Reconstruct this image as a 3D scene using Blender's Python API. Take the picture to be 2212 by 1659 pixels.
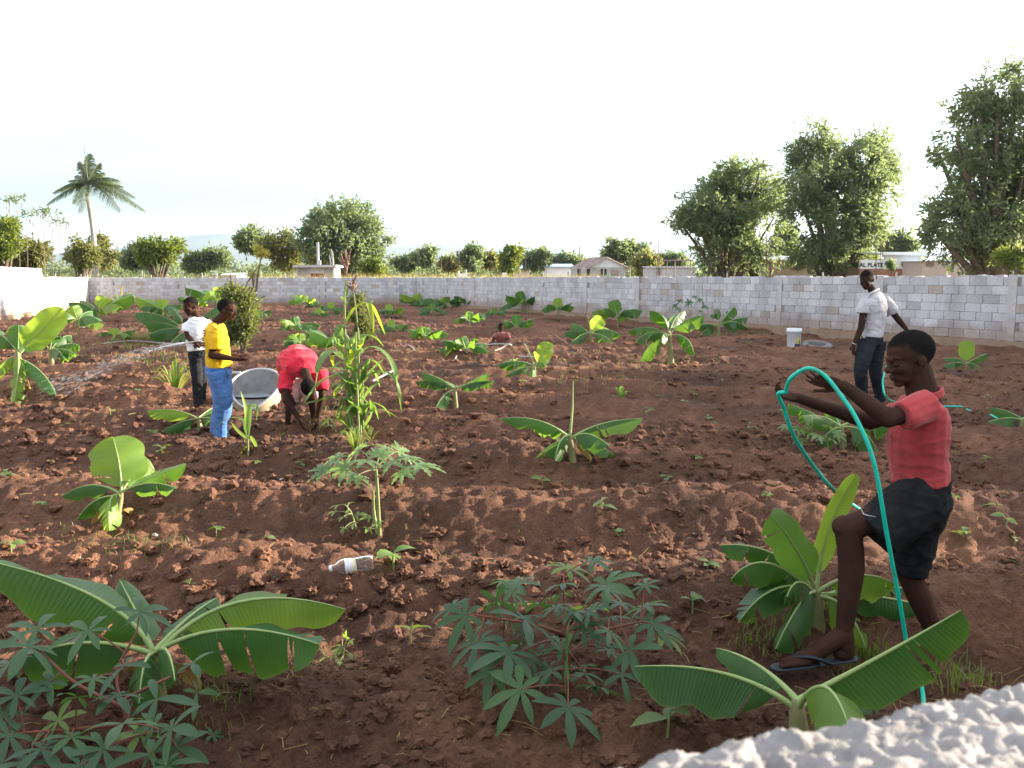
import bpy, bmesh, math, random
import numpy as np
from mathutils import Vector, Matrix

for o in list(bpy.data.objects):
    bpy.data.objects.remove(o, do_unlink=True)
SC = bpy.context.scene
COL = SC.collection
R = math.radians

# ------------------------------------------------------------------ camera
# working picture units: 2212 x 1659 (the size the photograph is viewed at)
FPX = 1915.6; CX = 1106.0; CY = 829.5; HOR = 602.0; CAMZ = 1.65
PITCH = math.atan((CY - HOR) / FPX)
cam = bpy.data.cameras.new('camera')
cam.sensor_width = 36.0
cam.lens = FPX / 2212 * 36.0
cam.clip_start = 0.02
cam.clip_end = 40000
cam.dof.use_dof = True
cam.dof.focus_distance = 7.0
cam.dof.aperture_fstop = 15.0
camo = bpy.data.objects.new('camera', cam); COL.objects.link(camo)
camo.location = (0, 0, CAMZ)
camo.rotation_euler = (math.pi / 2 - PITCH, 0, 0)
SC.camera = camo

# ------------------------------------------------------------------ sky, sun, exposure
SUN_AZ = R(72)      # from +Y (view direction) towards +X
SUN_EL = R(13)
world = bpy.data.worlds.new('World'); SC.world = world
world.use_nodes = True
wn = world.node_tree; wn.nodes.clear()
w_out = wn.nodes.new('ShaderNodeOutputWorld')
w_bg = wn.nodes.new('ShaderNodeBackground'); w_bg.inputs['Strength'].default_value = 0.054
w_sky = wn.nodes.new('ShaderNodeTexSky'); w_sky.sky_type = 'NISHITA'
w_sky.sun_disc = False
w_sky.sun_elevation = SUN_EL; w_sky.sun_rotation = SUN_AZ
w_sky.air_density = 1.0; w_sky.dust_density = 1.2; w_sky.ozone_density = 2.0
# thin bright cloud sheet, denser overhead, thinner towards the horizon
w_tc = wn.nodes.new('ShaderNodeTexCoord')
w_map = wn.nodes.new('ShaderNodeMapping'); w_map.inputs['Scale'].default_value = (1.1, 1.1, 7.0)
w_noise = wn.nodes.new('ShaderNodeTexNoise'); w_noise.inputs['Scale'].default_value = 1.6
w_noise.inputs['Detail'].default_value = 5; w_noise.inputs['Roughness'].default_value = 0.5
w_ramp = wn.nodes.new('ShaderNodeValToRGB')
w_ramp.color_ramp.elements[0].position = 0.22; w_ramp.color_ramp.elements[0].color = (0, 0, 0, 1)
w_ramp.color_ramp.elements[1].position = 0.50; w_ramp.color_ramp.elements[1].color = (1, 1, 1, 1)
w_fac = wn.nodes.new('ShaderNodeMath'); w_fac.operation = 'MULTIPLY'; w_fac.inputs[1].default_value = 0.8
w_mix = wn.nodes.new('ShaderNodeMixRGB'); w_mix.inputs['Color2'].default_value = (7.2, 7.4, 7.8, 1)
L = wn.links.new
L(w_tc.outputs['Generated'], w_map.inputs['Vector']); L(w_map.outputs[0], w_noise.inputs['Vector'])
w_sep = wn.nodes.new('ShaderNodeSeparateXYZ'); L(w_tc.outputs['Generated'], w_sep.inputs[0])
w_el = wn.nodes.new('ShaderNodeValToRGB'); w_el.color_ramp.interpolation = 'EASE'   # cloud cover by height: a clear band low down
for k_, (p_, v_) in enumerate(((0.0, .45), (.035, .3), (.075, .03), (.125, .3), (.21, 1.0))):
    e_ = w_el.color_ramp.elements[k_] if k_ < 2 else w_el.color_ramp.elements.new(p_)
    e_.position = p_; e_.color = (v_, v_, v_, 1)
w_mul = wn.nodes.new('ShaderNodeMath'); w_mul.operation = 'MULTIPLY'
L(w_sep.outputs['Z'], w_el.inputs['Fac']); L(w_ramp.outputs['Color'], w_mul.inputs[0]); L(w_el.outputs['Color'], w_mul.inputs[1])
L(w_noise.outputs['Fac'], w_ramp.inputs['Fac']); L(w_mul.outputs[0], w_fac.inputs[0])
L(w_fac.outputs[0], w_mix.inputs['Fac']); L(w_sky.outputs['Color'], w_mix.inputs['Color1'])
L(w_mix.outputs['Color'], w_bg.inputs['Color']); L(w_bg.outputs[0], w_out.inputs['Surface'])

sun = bpy.data.lights.new('sun', 'SUN'); sun.energy = 5.0; sun.angle = R(0.6); sun.color = (1.0, 0.86, 0.68)
suno = bpy.data.objects.new('sun', sun); COL.objects.link(suno)
SUNV = Vector((math.sin(SUN_AZ) * math.cos(SUN_EL), math.cos(SUN_AZ) * math.cos(SUN_EL), math.sin(SUN_EL)))
suno.rotation_euler = SUNV.to_track_quat('Z', 'Y').to_euler()
suno.location = (30, 15, 30)

SC.view_settings.view_transform = 'Standard'
SC.view_settings.look = 'None'
SC.view_settings.gamma = 1.0
SC.view_settings.use_curve_mapping = False
SC.view_settings.exposure = 2.42
SC.render.engine = 'CYCLES'
SC.cycles.max_bounces = 8
SC.cycles.transparent_max_bounces = 8

# ------------------------------------------------------------------ pixel rays
_c, _s = math.cos(PITCH), math.sin(PITCH)
def ray(x, y):
    a = (x - CX) / FPX; b = (CY - y) / FPX
    return Vector((a, _c + b * _s, -_s + b * _c))
def P(x, y, Y):                       # point on the pixel's ray at depth Y (metres along +Y)
    d = ray(x, y); t = Y / d.y
    return Vector((d.x * t, Y, CAMZ + d.z * t))
def Gz(x, y, z=0.0):                  # pixel ray meets plane z
    d = ray(x, y); t = (z - CAMZ) / d.z
    return Vector((d.x * t, d.y * t, z))
def mpp(Y): return Y / FPX            # metres per picture unit at depth Y

# ------------------------------------------------------------------ noise
def _h(ix, iy, seed):
    n = (ix.astype(np.int64) * 374761393 + iy.astype(np.int64) * 668265263 + seed * 1442695041) & 0xffffffff
    n = ((n ^ (n >> 13)) * 1274126177) & 0xffffffff
    n = n ^ (n >> 16)
    return (n & 0xffffff) / float(0xffffff)
def vnoise(x, y, seed=0):
    x = np.asarray(x, float); y = np.asarray(y, float)
    ix = np.floor(x); iy = np.floor(y); fx = x - ix; fy = y - iy
    fx = fx * fx * (3 - 2 * fx); fy = fy * fy * (3 - 2 * fy)
    a = _h(ix, iy, seed); b = _h(ix + 1, iy, seed); c = _h(ix, iy + 1, seed); d = _h(ix + 1, iy + 1, seed)
    return (a * (1 - fx) + b * fx) * (1 - fy) + (c * (1 - fx) + d * fx) * fy
def fbm(x, y, seed=0, o=4, g=0.5):
    s = 0; a = 1; t = 0
    for i in range(o):
        s = s + a * (vnoise(x * 2 ** i + 17.3 * i, y * 2 ** i - 9.1 * i, seed + i) - 0.5); t += a; a *= g
    return s / t * 2
_RM = np.array([[.36, .48, -.8], [-.8, .6, 0], [.48, .64, .6]])
def vnoise3(V, sc, seed=0):           # smooth 3-D value noise, about -1..1
    V = (np.asarray(V, float) @ _RM.T) * sc + seed * 3.17; I = np.floor(V); f = V - I; f = f * f * f * (f * (f * 6 - 15) + 10); r = 0
    for dx in (0, 1):
        for dy in (0, 1):
            for dz in (0, 1):
                w = (f[:, 0] if dx else 1 - f[:, 0]) * (f[:, 1] if dy else 1 - f[:, 1]) * (f[:, 2] if dz else 1 - f[:, 2])
                r = r + w * _h(I[:, 0] + dx, (I[:, 1] + dy) + 57.0 * (I[:, 2] + dz), seed)
    return r * 2.0 - 1.0

# ------------------------------------------------------------------ mesh helpers
def mesh_from(name, V, Fs, uv=None, rnd=None, smooth=True, mats=(), mi=None):
    V = np.ascontiguousarray(np.asarray(V, dtype=np.float32).reshape(-1, 3))
    if not isinstance(Fs, (list, tuple)) or (len(Fs) and not hasattr(Fs[0], 'shape')): Fs = [np.asarray(Fs)]
    Fs = [np.asarray(f, dtype=np.int32) for f in Fs if len(f)]
    me = bpy.data.meshes.new(name)
    me.vertices.add(len(V)); me.vertices.foreach_set('co', V.ravel())
    loops = np.concatenate([f.ravel() for f in Fs])
    tot = np.concatenate([np.full(len(f), f.shape[1], np.int32) for f in Fs])
    start = np.concatenate([[0], np.cumsum(tot)[:-1]]).astype(np.int32)
    me.loops.add(len(loops)); me.loops.foreach_set('vertex_index', loops)
    me.polygons.add(len(tot)); me.polygons.foreach_set('loop_start', start); me.polygons.foreach_set('loop_total', tot)
    me.polygons.foreach_set('use_smooth', np.full(len(tot), bool(smooth)))
    for m in mats: me.materials.append(m)
    if mi is not None: me.polygons.foreach_set('material_index', np.asarray(mi, np.int32))
    if uv is not None:
        u = me.uv_layers.new(name='UVMap')
        u.data.foreach_set('uv', np.asarray(uv, np.float32)[loops].ravel())
    if rnd is not None:
        a = me.attributes.new('rnd', 'FLOAT', 'POINT'); a.data.foreach_set('value', np.asarray(rnd, np.float32))
    me.update(calc_edges=True); me.validate()
    return me

class MB:
    """collects pieces of one mesh"""
    def __init__(s): s.V = []; s.F3 = []; s.F4 = []; s.m3 = []; s.m4 = []; s.uv = []; s.r = []; s.n = 0
    def add(s, V, F, m=0, uv=None, rnd=0.5):
        V = np.asarray(V, float).reshape(-1, 3); F = np.asarray(F, int)
        if not len(F): return
        (s.F3 if F.shape[1] == 3 else s.F4).append(F + s.n)
        (s.m3 if F.shape[1] == 3 else s.m4).append(np.full(len(F), m))
        s.V.append(V); s.uv.append(np.zeros((len(V), 2)) if uv is None else np.asarray(uv))
        s.r.append(np.full(len(V), rnd) if np.isscalar(rnd) else np.asarray(rnd)); s.n += len(V)
    def mesh(s, name, mats, smooth=True, origin=None):
        V = np.concatenate(s.V)
        if origin is not None: V = V - np.array(origin)
        Fs = []; mi = []
        if s.F3: Fs.append(np.concatenate(s.F3)); mi.append(np.concatenate(s.m3))
        if s.F4: Fs.append(np.concatenate(s.F4)); mi.append(np.concatenate(s.m4))
        return mesh_from(name, V, Fs, uv=np.concatenate(s.uv), rnd=np.concatenate(s.r), smooth=smooth,
                         mats=mats if isinstance(mats, (list, tuple)) else [mats], mi=np.concatenate(mi))
    def box(s, c, h, ax=None, m=0, rnd=0.5):
        c = np.array(c, float); A = np.eye(3) if ax is None else np.array(ax, float)
        q = np.array([[x, y, z] for x in (-1, 1) for y in (-1, 1) for z in (-1, 1)], float) * np.array(h)
        s.add(c + q @ A, [[0, 1, 3, 2], [4, 6, 7, 5], [0, 4, 5, 1], [2, 3, 7, 6], [0, 2, 6, 4], [1, 5, 7, 3]], m, rnd=rnd)
    def tube(s, pts, radii, n=8, m=0, cap=True, rnd=0.5, flat=1.0):
        V, F, C = tube_geo(pts, radii, n, flat); s.add(V, F, m, rnd=rnd)
        if cap and len(C): s.add(V, C, m, rnd=rnd)

def tube_geo(pts, radii, n=8, flat=1.0):
    Pp = np.array([tuple(p) for p in pts], float); k = len(Pp)
    rr = np.full(k, radii) if np.isscalar(radii) else np.interp(np.linspace(0, 1, k), np.linspace(0, 1, len(radii)), radii)
    T = np.gradient(Pp, axis=0); T /= np.linalg.norm(T, axis=1)[:, None] + 1e-12
    up = np.array([0, 0, 1.0]) if abs(T[0][2]) < .9 else np.array([1.0, 0, 0])
    B = np.cross(T[0], up); B /= np.linalg.norm(B); V = []
    for i in range(k):
        B = B - T[i] * np.dot(B, T[i]); B /= np.linalg.norm(B) + 1e-12; N = np.cross(B, T[i])
        for j in range(n):
            a = 2 * math.pi * j / n
            V.append(Pp[i] + rr[i] * (math.cos(a) * B + flat * math.sin(a) * N))
    F = [[i * n + j, i * n + (j + 1) % n, (i + 1) * n + (j + 1) % n, (i + 1) * n + j] for i in range(k - 1) for j in range(n)]
    C = [[0, j + 1, j] for j in range(1, n - 1)] + [[(k - 1) * n, (k - 1) * n + j, (k - 1) * n + j + 1] for j in range(1, n - 1)]
    return np.array(V), F, C

def spline(pts, k=8):                 # Catmull-Rom
    p = [Vector(q) for q in pts]; p = [p[0] * 2 - p[1]] + p + [p[-1] * 2 - p[-2]]; out = []
    for i in range(1, len(p) - 2):
        for j in range(k):
            t = j / k; a, b, c, d = p[i - 1], p[i], p[i + 1], p[i + 2]
            out.append(0.5 * ((2 * b) + (c - a) * t + (2 * a - 5 * b + 4 * c - d) * t * t + (3 * b - a - 3 * c + d) * t ** 3))
    out.append(p[-2]); return out

def link(name, me, parent=None, loc=None):
    o = bpy.data.objects.new(name, me); COL.objects.link(o)
    if loc is not None: o.location = loc
    if parent is not None: o.parent = parent
    return o
def empty(name, loc=(0, 0, 0), rz=0):
    o = bpy.data.objects.new(name, None); COL.objects.link(o); o.location = loc; o.rotation_euler = (0, 0, rz)
    o.empty_display_size = 0.1
    return o
def tag(o, label=None, cat=None, group=None, kind=None):
    if label: o['label'] = label
    if cat: o['category'] = cat
    if group: o['group'] = group
    if kind: o['kind'] = kind
    return o

# ------------------------------------------------------------------ materials
def mat(name, col=(.5, .5, .5), rough=.7, spec=.3, metal=0.0):
    m = bpy.data.materials.new(name); m.use_nodes = True
    b = m.node_tree.nodes['Principled BSDF']
    b.inputs['Base Color'].default_value = (*col, 1); b.inputs['Roughness'].default_value = rough
    b.inputs['Specular IOR Level'].default_value = spec; b.inputs['Metallic'].default_value = metal
    return m
def nd(m, t, **kw):
    n = m.node_tree.nodes.new(t)
    for k, v in kw.items():
        if k in n.inputs: n.inputs[k].default_value = v
        else: setattr(n, k, v)
    return n
def lk(m, a, b): m.node_tree.links.new(a, b)
def bsdf(m): return m.node_tree.nodes['Principled BSDF']
def ramp(m, fac, stops):
    r = nd(m, 'ShaderNodeValToRGB'); e = r.color_ramp.elements
    while len(e) < len(stops): e.new(0.5)
    for q, (p, c) in zip(e, stops): q.position = p; q.color = (*c, 1)
    lk(m, fac, r.inputs['Fac']); return r.outputs['Color']
def noise(m, scale, detail=4, rough=.55, coord='Object', vec=None, dist=0.0):
    n = nd(m, 'ShaderNodeTexNoise', Scale=scale, Detail=detail, Roughness=rough, Distortion=dist)
    if vec is None: vec = nd(m, 'ShaderNodeTexCoord').outputs[coord]
    lk(m, vec, n.inputs['Vector']); return n.outputs['Fac']
def bump(m, h, strength=.4, dist=.01):
    b = nd(m, 'ShaderNodeBump', Strength=strength, Distance=dist); lk(m, h, b.inputs['Height'])
    lk(m, b.outputs[0], bsdf(m).inputs['Normal']); return b
def mixc(m, fac, a, b, mode='MIX'):
    n = nd(m, 'ShaderNodeMixRGB', blend_type=mode)
    for s, v in (('Fac', fac), ('Color1', a), ('Color2', b)):
        if isinstance(v, (int, float)): n.inputs[s].default_value = v
        elif isinstance(v, tuple): n.inputs[s].default_value = (*v, 1)
        else: lk(m, v, n.inputs[s])
    return n.outputs['Color']
def mottled(name, c1, c2, scale=6, rough=.85, bumps=.3, bscale=40, bdist=.005, spec=.25, c3=None, rand=0.0):
    m = mat(name, c1, rough, spec)
    f = noise(m, scale, 6, .6)
    st = [(.32, c1), (.68, c2)] if c3 is None else [(.3, c1), (.52, c2), (.72, c3)]
    c = ramp(m, f, st)
    if rand:
        oi = nd(m, 'ShaderNodeObjectInfo')
        k = ramp(m, oi.outputs['Random'], [(0, (1 - rand,) * 3), (1, (1 + rand * .6,) * 3)])
        c = mixc(m, 1.0, c, k, 'MULTIPLY')
    lk(m, c, bsdf(m).inputs['Base Color'])
    if bumps: bump(m, noise(m, bscale, 6, .65), bumps, bdist)
    return m
def leafmat(name, dark, light, trans=(.2, .34, .05), tfac=.35, rough=.5, spec=.35, veins=0.0, hue=.0):
    m = mat(name, dark, rough, spec)
    at = nd(m, 'ShaderNodeAttribute', attribute_name='rnd')
    c = ramp(m, at.outputs['Fac'], [(0, dark), (1, light)])
    big = noise(m, 2.2, 4)
    c = mixc(m, 1.0, c, ramp(m, big, [(.3, (.8, .82, .8)), (.7, (1.18, 1.12, 1.0))]), 'MULTIPLY')
    if hue:
        oi = nd(m, 'ShaderNodeObjectInfo')
        c = mixc(m, 1.0, c, ramp(m, oi.outputs['Random'], [(0, (1 - hue, 1 - hue * .8, 1)), (1, (1 + hue, 1 + hue * .7, .8))]), 'MULTIPLY')
    if veins:
        tc = nd(m, 'ShaderNodeTexCoord'); mp = nd(m, 'ShaderNodeMapping'); mp.inputs['Scale'].default_value = (veins, 3, 1)
        lk(m, tc.outputs['UV'], mp.inputs['Vector'])
        wv = nd(m, 'ShaderNodeTexWave', Scale=1.0, Distortion=3.5, Detail=3.0); wv.bands_direction = 'X'
        lk(m, mp.outputs[0], wv.inputs['Vector'])
        c = mixc(m, 1.0, c, ramp(m, wv.outputs['Fac'], [(0, (.88, .9, .88)), (1, (1.08, 1.07, 1.04))]), 'MULTIPLY')
        bump(m, wv.outputs['Fac'], .28, .004)
        sp = noise(m, 7, 5, .75, 'UV')
        c = mixc(m, ramp(m, sp, [(.66, (0, 0, 0)), (.78, (.55, .55, .55))]), c, (.22, .17, .05))
        sx = nd(m, 'ShaderNodeSeparateXYZ'); lk(m, tc.outputs['UV'], sx.inputs[0])            # dry margins and tip
        ed = nd(m, 'ShaderNodeMath', operation='SUBTRACT'); lk(m, sx.outputs['Y'], ed.inputs[0]); ed.inputs[1].default_value = .5
        ab = nd(m, 'ShaderNodeMath', operation='ABSOLUTE'); lk(m, ed.outputs[0], ab.inputs[0])
        jn = nd(m, 'ShaderNodeMath', operation='MULTIPLY_ADD'); lk(m, noise(m, 5, 4, .7, 'UV'), jn.inputs[0]); jn.inputs[1].default_value = .16; lk(m, ab.outputs[0], jn.inputs[2])
        c = mixc(m, ramp(m, jn.outputs[0], [(.55, (0, 0, 0)), (.6, (.7, .7, .7))]), c, (.2, .16, .06))
        tp = nd(m, 'ShaderNodeMath', operation='MULTIPLY_ADD'); lk(m, noise(m, 3, 4, .7, 'UV'), tp.inputs[0]); tp.inputs[1].default_value = .12; lk(m, sx.outputs['X'], tp.inputs[2])
        c = mixc(m, ramp(m, tp.outputs[0], [(1.01, (0, 0, 0)), (1.06, (.6, .6, .6))]) if False else 0.0, c, (.2, .16, .06))
    lk(m, c, bsdf(m).inputs['Base Color'])
    tr = nd(m, 'ShaderNodeBsdfTranslucent')
    lk(m, mixc(m, 1.0, mixc(m, .5, c, trans), (1.7, 1.7, 1.2), 'MULTIPLY'), tr.inputs['Color'])
    mx = nd(m, 'ShaderNodeMixShader'); mx.inputs[0].default_value = tfac
    out = m.node_tree.nodes['Material Output']
    lk(m, bsdf(m).outputs[0], mx.inputs[1]); lk(m, tr.outputs[0], mx.inputs[2]); lk(m, mx.outputs[0], out.inputs['Surface'])
    return m

M = {}
def soil_mat(name, k=1.0):
    m = mat(name, (.1, .05, .03), .95, .12)
    tc = nd(m, 'ShaderNodeNewGeometry').outputs['Position']
    a = noise(m, .55, 5, .6, vec=tc); b = noise(m, 9, 6, .7, vec=tc); c = noise(m, 60, 5, .7, vec=tc)
    big = ramp(m, a, [(.34, (.105 * k, .054 * k, .037 * k)), (.5, (.17 * k, .087 * k, .057 * k)), (.66, (.27 * k, .136 * k, .082 * k))])
    fine = ramp(m, b, [(.3, (.7, .7, .72)), (.52, (1, 1, 1)), (.72, (1.35, 1.32, 1.28))])
    col = mixc(m, 1.0, big, fine, 'MULTIPLY')
    col = mixc(m, 1.0, col, ramp(m, c, [(.35, (.72, .72, .72)), (.7, (1.25, 1.25, 1.25))]), 'MULTIPLY')
    lk(m, col, bsdf(m).inputs['Base Color'])
    lk(m, ramp(m, a, [(.3, (.7, .7, .7)), (.5, (.97, .97, .97))]), bsdf(m).inputs['Roughness'])
    ad = nd(m, 'ShaderNodeMath', operation='ADD'); lk(m, b, ad.inputs[0]); lk(m, c, ad.inputs[1])
    bump(m, ad.outputs[0], 1.0, .045)
    return m
def stained(m, top=.75, zs=.55):
    """weather streaks and mud splash over a wall material, fixed in the place"""
    lnk = bsdf(m).inputs['Base Color'].links[0]; c = lnk.from_socket
    po = nd(m, 'ShaderNodeNewGeometry').outputs['Position']; mp = nd(m, 'ShaderNodeMapping'); mp.inputs['Scale'].default_value = (1.6, 1.6, .5); lk(m, po, mp.inputs['Vector'])
    s1 = noise(m, 1.1, 6, .65, vec=mp.outputs[0]); c = mixc(m, 1.0, c, ramp(m, s1, [(.32, (.86, .86, .88)), (.6, (1.12, 1.14, 1.19))]), 'MULTIPLY')
    sx = nd(m, 'ShaderNodeSeparateXYZ'); lk(m, po, sx.inputs[0]); ad = nd(m, 'ShaderNodeMath', operation='MULTIPLY_ADD'); lk(m, noise(m, 2.3, 5, .7, vec=po), ad.inputs[0]); ad.inputs[1].default_value = -.8; lk(m, sx.outputs['Z'], ad.inputs[2])
    c = mixc(m, ramp(m, ad.outputs[0], [(.0, (.6, .6, .6)), (.35, (0, 0, 0))]), c, (.26, .17, .12)); lk(m, c, bsdf(m).inputs['Base Color'])
M['soil'] = soil_mat('soil')
M['clod'] = soil_mat('soil_clod', 1.2)
M['dryground'] = mottled('dry_ground', (.16, .11, .06), (.24, .18, .1), 2, .95, .5, 20, .05, .1)
M['block'] = mottled('block_grey', (.38, .37, .38), (.49, .475, .48), 7, .92, .6, 90, .006, .15, rand=.16)
M['blockpale'] = mottled('block_pale', (.44, .43, .435), (.56, .545, .55), 7, .92, .6, 90, .006, .15, rand=.12)
M['blocktan'] = mottled('block_tan', (.36, .31, .26), (.45, .39, .34), 6, .92, .6, 90, .006, .15, rand=.15)
M['mortar'] = mottled('mortar', (.17, .155, .145), (.33, .31, .3), 14, .95, .8, 60, .012, .1)
M['column'] = mottled('column_concrete', (.36, .35, .345), (.48, .46, .45), 5, .9, .5, 50, .01, .15, c3=(.36, .31, .26))
M['plinth'] = mottled('plinth', (.25, .17, .12), (.36, .27, .2), 3, .95, .8, 25, .02, .1, c3=(.34, .31, .28))
for k_ in ('block', 'blockpale', 'blocktan', 'mortar', 'column', 'plinth'): stained(M[k_])
M['concrete'] = mottled('concrete', (.3, .29, .28), (.45, .43, .41), 3, .9, .5, 30, .02, .15)
# ================================================================== SETTING
# the walled plot: corners (metres)
CORN = np.array([-5.5, 52.0]); RDIR = np.array([16.7, -32.6]); RDIR /= np.linalg.norm(RDIR)
LCOR = np.array([-23.8, 50.0]); LDIR = np.array([5.3, -18.0]); LDIR /= np.linalg.norm(LDIR)
def xR(y): return 11.2 + (19.4 - y) * .5123
def xL(y): return -18.5 - .2944 * (y - 32)

def H(x, y, fine=True):
    """height of the dug soil"""
    x = np.asarray(x, float); y = np.asarray(y, float)
    v = y + .13 * x + .55 * fbm(x * .16, y * .16, 3, 2)
    rid = .5 + .5 * np.cos(2 * math.pi * v / 1.62)
    amp = .085 + .085 * vnoise(x * .3, y * .3, 21)
    h = amp * (rid ** 1.3) * 1.5 - .07
    h = h + .075 * fbm(x * .8, y * .8, 5, 2) + .04 * fbm(x * 2.6, y * 2.6, 8, 2)
    if fine:
        k = fbm(x * 6.5, y * 6.5, 31, 3, .62)
        k2 = fbm(x * 15 + 3, y * 15, 43, 2)
        h = h + .05 * (1 - np.abs(k) * 2.2) * .55 + .03 * (1 - np.abs(k2) * 2.4) * .5 + .022 * fbm(x * 13, y * 13, 41, 2) + .016 * fbm(x * 31, y * 31, 51, 2)
    h = h - .13 * np.exp(-((x + 2.88) / .8) ** 2 - ((y - 10.15) / .55) ** 2)       # scooped spot where the basin sits
    # the hollow just inside the near wall
    h = h - .1 * np.exp(-((y - 2.6) / .55) ** 2) * np.exp(-((x + .1) / 1.3) ** 2)
    return h
def hz(x, y): return float(H(np.array([x]), np.array([y]), False)[0])
def G(x, y):                          # pixel ray meets the soil
    d = ray(x, y); z = 0.0
    for _ in range(14):
        t = (z - CAMZ) / d.z; z = .5 * z + .5 * hz(d.x * t, d.y * t)
    t = (z - CAMZ) / d.z
    return Vector((d.x * t, d.y * t, hz(d.x * t, d.y * t)))

NR, NC = 800, 540
yy = .75 * np.exp(np.linspace(0, math.log(60 / .75), NR))
lo = np.maximum(np.array([xL(v) for v in yy]) - .4, -(.82 * yy + 2.2))
hi = np.minimum(np.array([xR(v) for v in yy]) + .4, .82 * yy + 2.2)
U = np.linspace(0, 1, NC)
XX = lo[:, None] + (hi - lo)[:, None] * U[None]; YY = np.repeat(yy[:, None], NC, 1)
ZZ = H(XX, YY)
idx = np.arange(NR * NC).reshape(NR, NC)
F = np.stack([idx[:-1, :-1], idx[:-1, 1:], idx[1:, 1:], idx[1:, :-1]], -1).reshape(-1, 4)
soil = link('garden_soil', mesh_from('garden_soil', np.stack([XX, YY, ZZ], -1).reshape(-1, 3), [F], mats=[M['soil']]))
tag(soil, 'dug reddish brown garden soil in low ridges inside the block walls', kind='structure')

# outside ground, one sheet to the horizon
gz = -.32
gb = MB(); S = 16000
gb.add([[-S, -S, gz], [S, -S, gz], [S, S, gz], [-S, S, gz]], [[0, 1, 2, 3]])
tag(link('ground', gb.mesh('ground', M['dryground'])), 'flat dry ground around and beyond the walled garden', kind='structure')

# ---- clods
def ico(sub):
    bm = bmesh.new(); bmesh.ops.create_icosphere(bm, subdivisions=sub, radius=1)
    V = np.array([v.co[:] for v in bm.verts]); F = np.array([[v.index for v in f.verts] for f in bm.faces]); bm.free(); return V, F
def clod_geo(sub, seed):
    V, F = ico(sub); n = vnoise3(V, 1.3, seed) * .4 + vnoise3(V, 3.1, seed + 3) * .34 + vnoise3(V, 7.3, seed + 6) * .22
    V = V * (1 + n)[:, None] * np.array([1, .85, .62]); return V, F
rng = np.random.default_rng(5)
CL2 = [clod_geo(2, 100 + i) for i in range(10)]; CL1 = [clod_geo(1, 200 + i) for i in range(6)]
def scatter(n, y0, y1, pw=1.0):
    out = np.zeros((0, 2))
    while len(out) < n:               # clods gather on ridge flanks and in drifts
        y = y0 * (y1 / y0) ** (rng.random(n * 2) ** pw); x = (rng.random(n * 2) * 2 - 1) * (.66 * y + .6)
        ok = (xL(y) + .4 < x) & (x < xR(y) - .4) & (vnoise(x * .9 + 3, y * 1.2, 77) * .6 + vnoise(x * 3, y * 3, 78) * .5 > .34 + .3 * rng.random(n * 2))
        out = np.concatenate([out, np.stack([x, y], 1)[ok]])
    return out[:n]
def many_clods(XY, geos, smin, smax, name, pmul=1.0):
    mb = MB(); zz = H(XY[:, 0], XY[:, 1], True)
    for (x, y), z in zip(XY, zz):
        V, F = geos[rng.integers(len(geos))]
        s = smin * (smax / smin) ** (rng.random() ** 2.8)
        a = rng.random() * 6.28; c_, s_ = math.cos(a), math.sin(a)
        Rm = np.array([[c_, -s_, 0], [s_, c_, 0], [0, 0, 1]])
        mb.add((V * s) @ Rm.T + np.array([x, y, z + s * .12]), F)
    return mb
mbA = many_clods(scatter(7500, 2.2, 9, .9), CL2, .006, .042, 'a')
mbB = many_clods(scatter(19000, 6, 50, .8), CL1, .016, .08, 'b')
tag(link('soil_clods', mbA.mesh('soil_clods', M['clod'], smooth=False), soil), kind='stuff')
tag(link('soil_clods', mbB.mesh('soil_clods', M['clod'], smooth=False), soil), kind='stuff')
CLM = [mesh_from('soil_clod', V, [F], mats=[M['clod']], smooth=False) for V, F in [clod_geo(3, 300 + i) for i in range(8)]]
# the big crumbly lumps of the near ridge (around the bottle) and elsewhere nearby
cl = []
for i in range(300):
    if i < 130:
        px = rng.normal(860, 330) if rng.random() < .75 else rng.uniform(0, 1500); py = rng.normal(1262, 42) - (px - 860) * .09
        s = rng.uniform(.018, .052) * (1 if rng.random() < .8 else 1.25)
    else:
        px = rng.uniform(0, 2200); py = rng.uniform(850, 1620); s = rng.uniform(.015, .045)
    p = G(px, py); o = link('soil_clod', CLM[i % 8], soil, (p.x, p.y, float(H(np.array([p.x]), np.array([p.y]))[0]) + s * .25))
    o.scale = (s * rng.uniform(.8, 1.3), s * rng.uniform(.8, 1.2), s * rng.uniform(.8, 1.25)); o.rotation_euler = (rng.uniform(-.5, .5), rng.uniform(-.5, .5), rng.uniform(0, 6.28))

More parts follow.
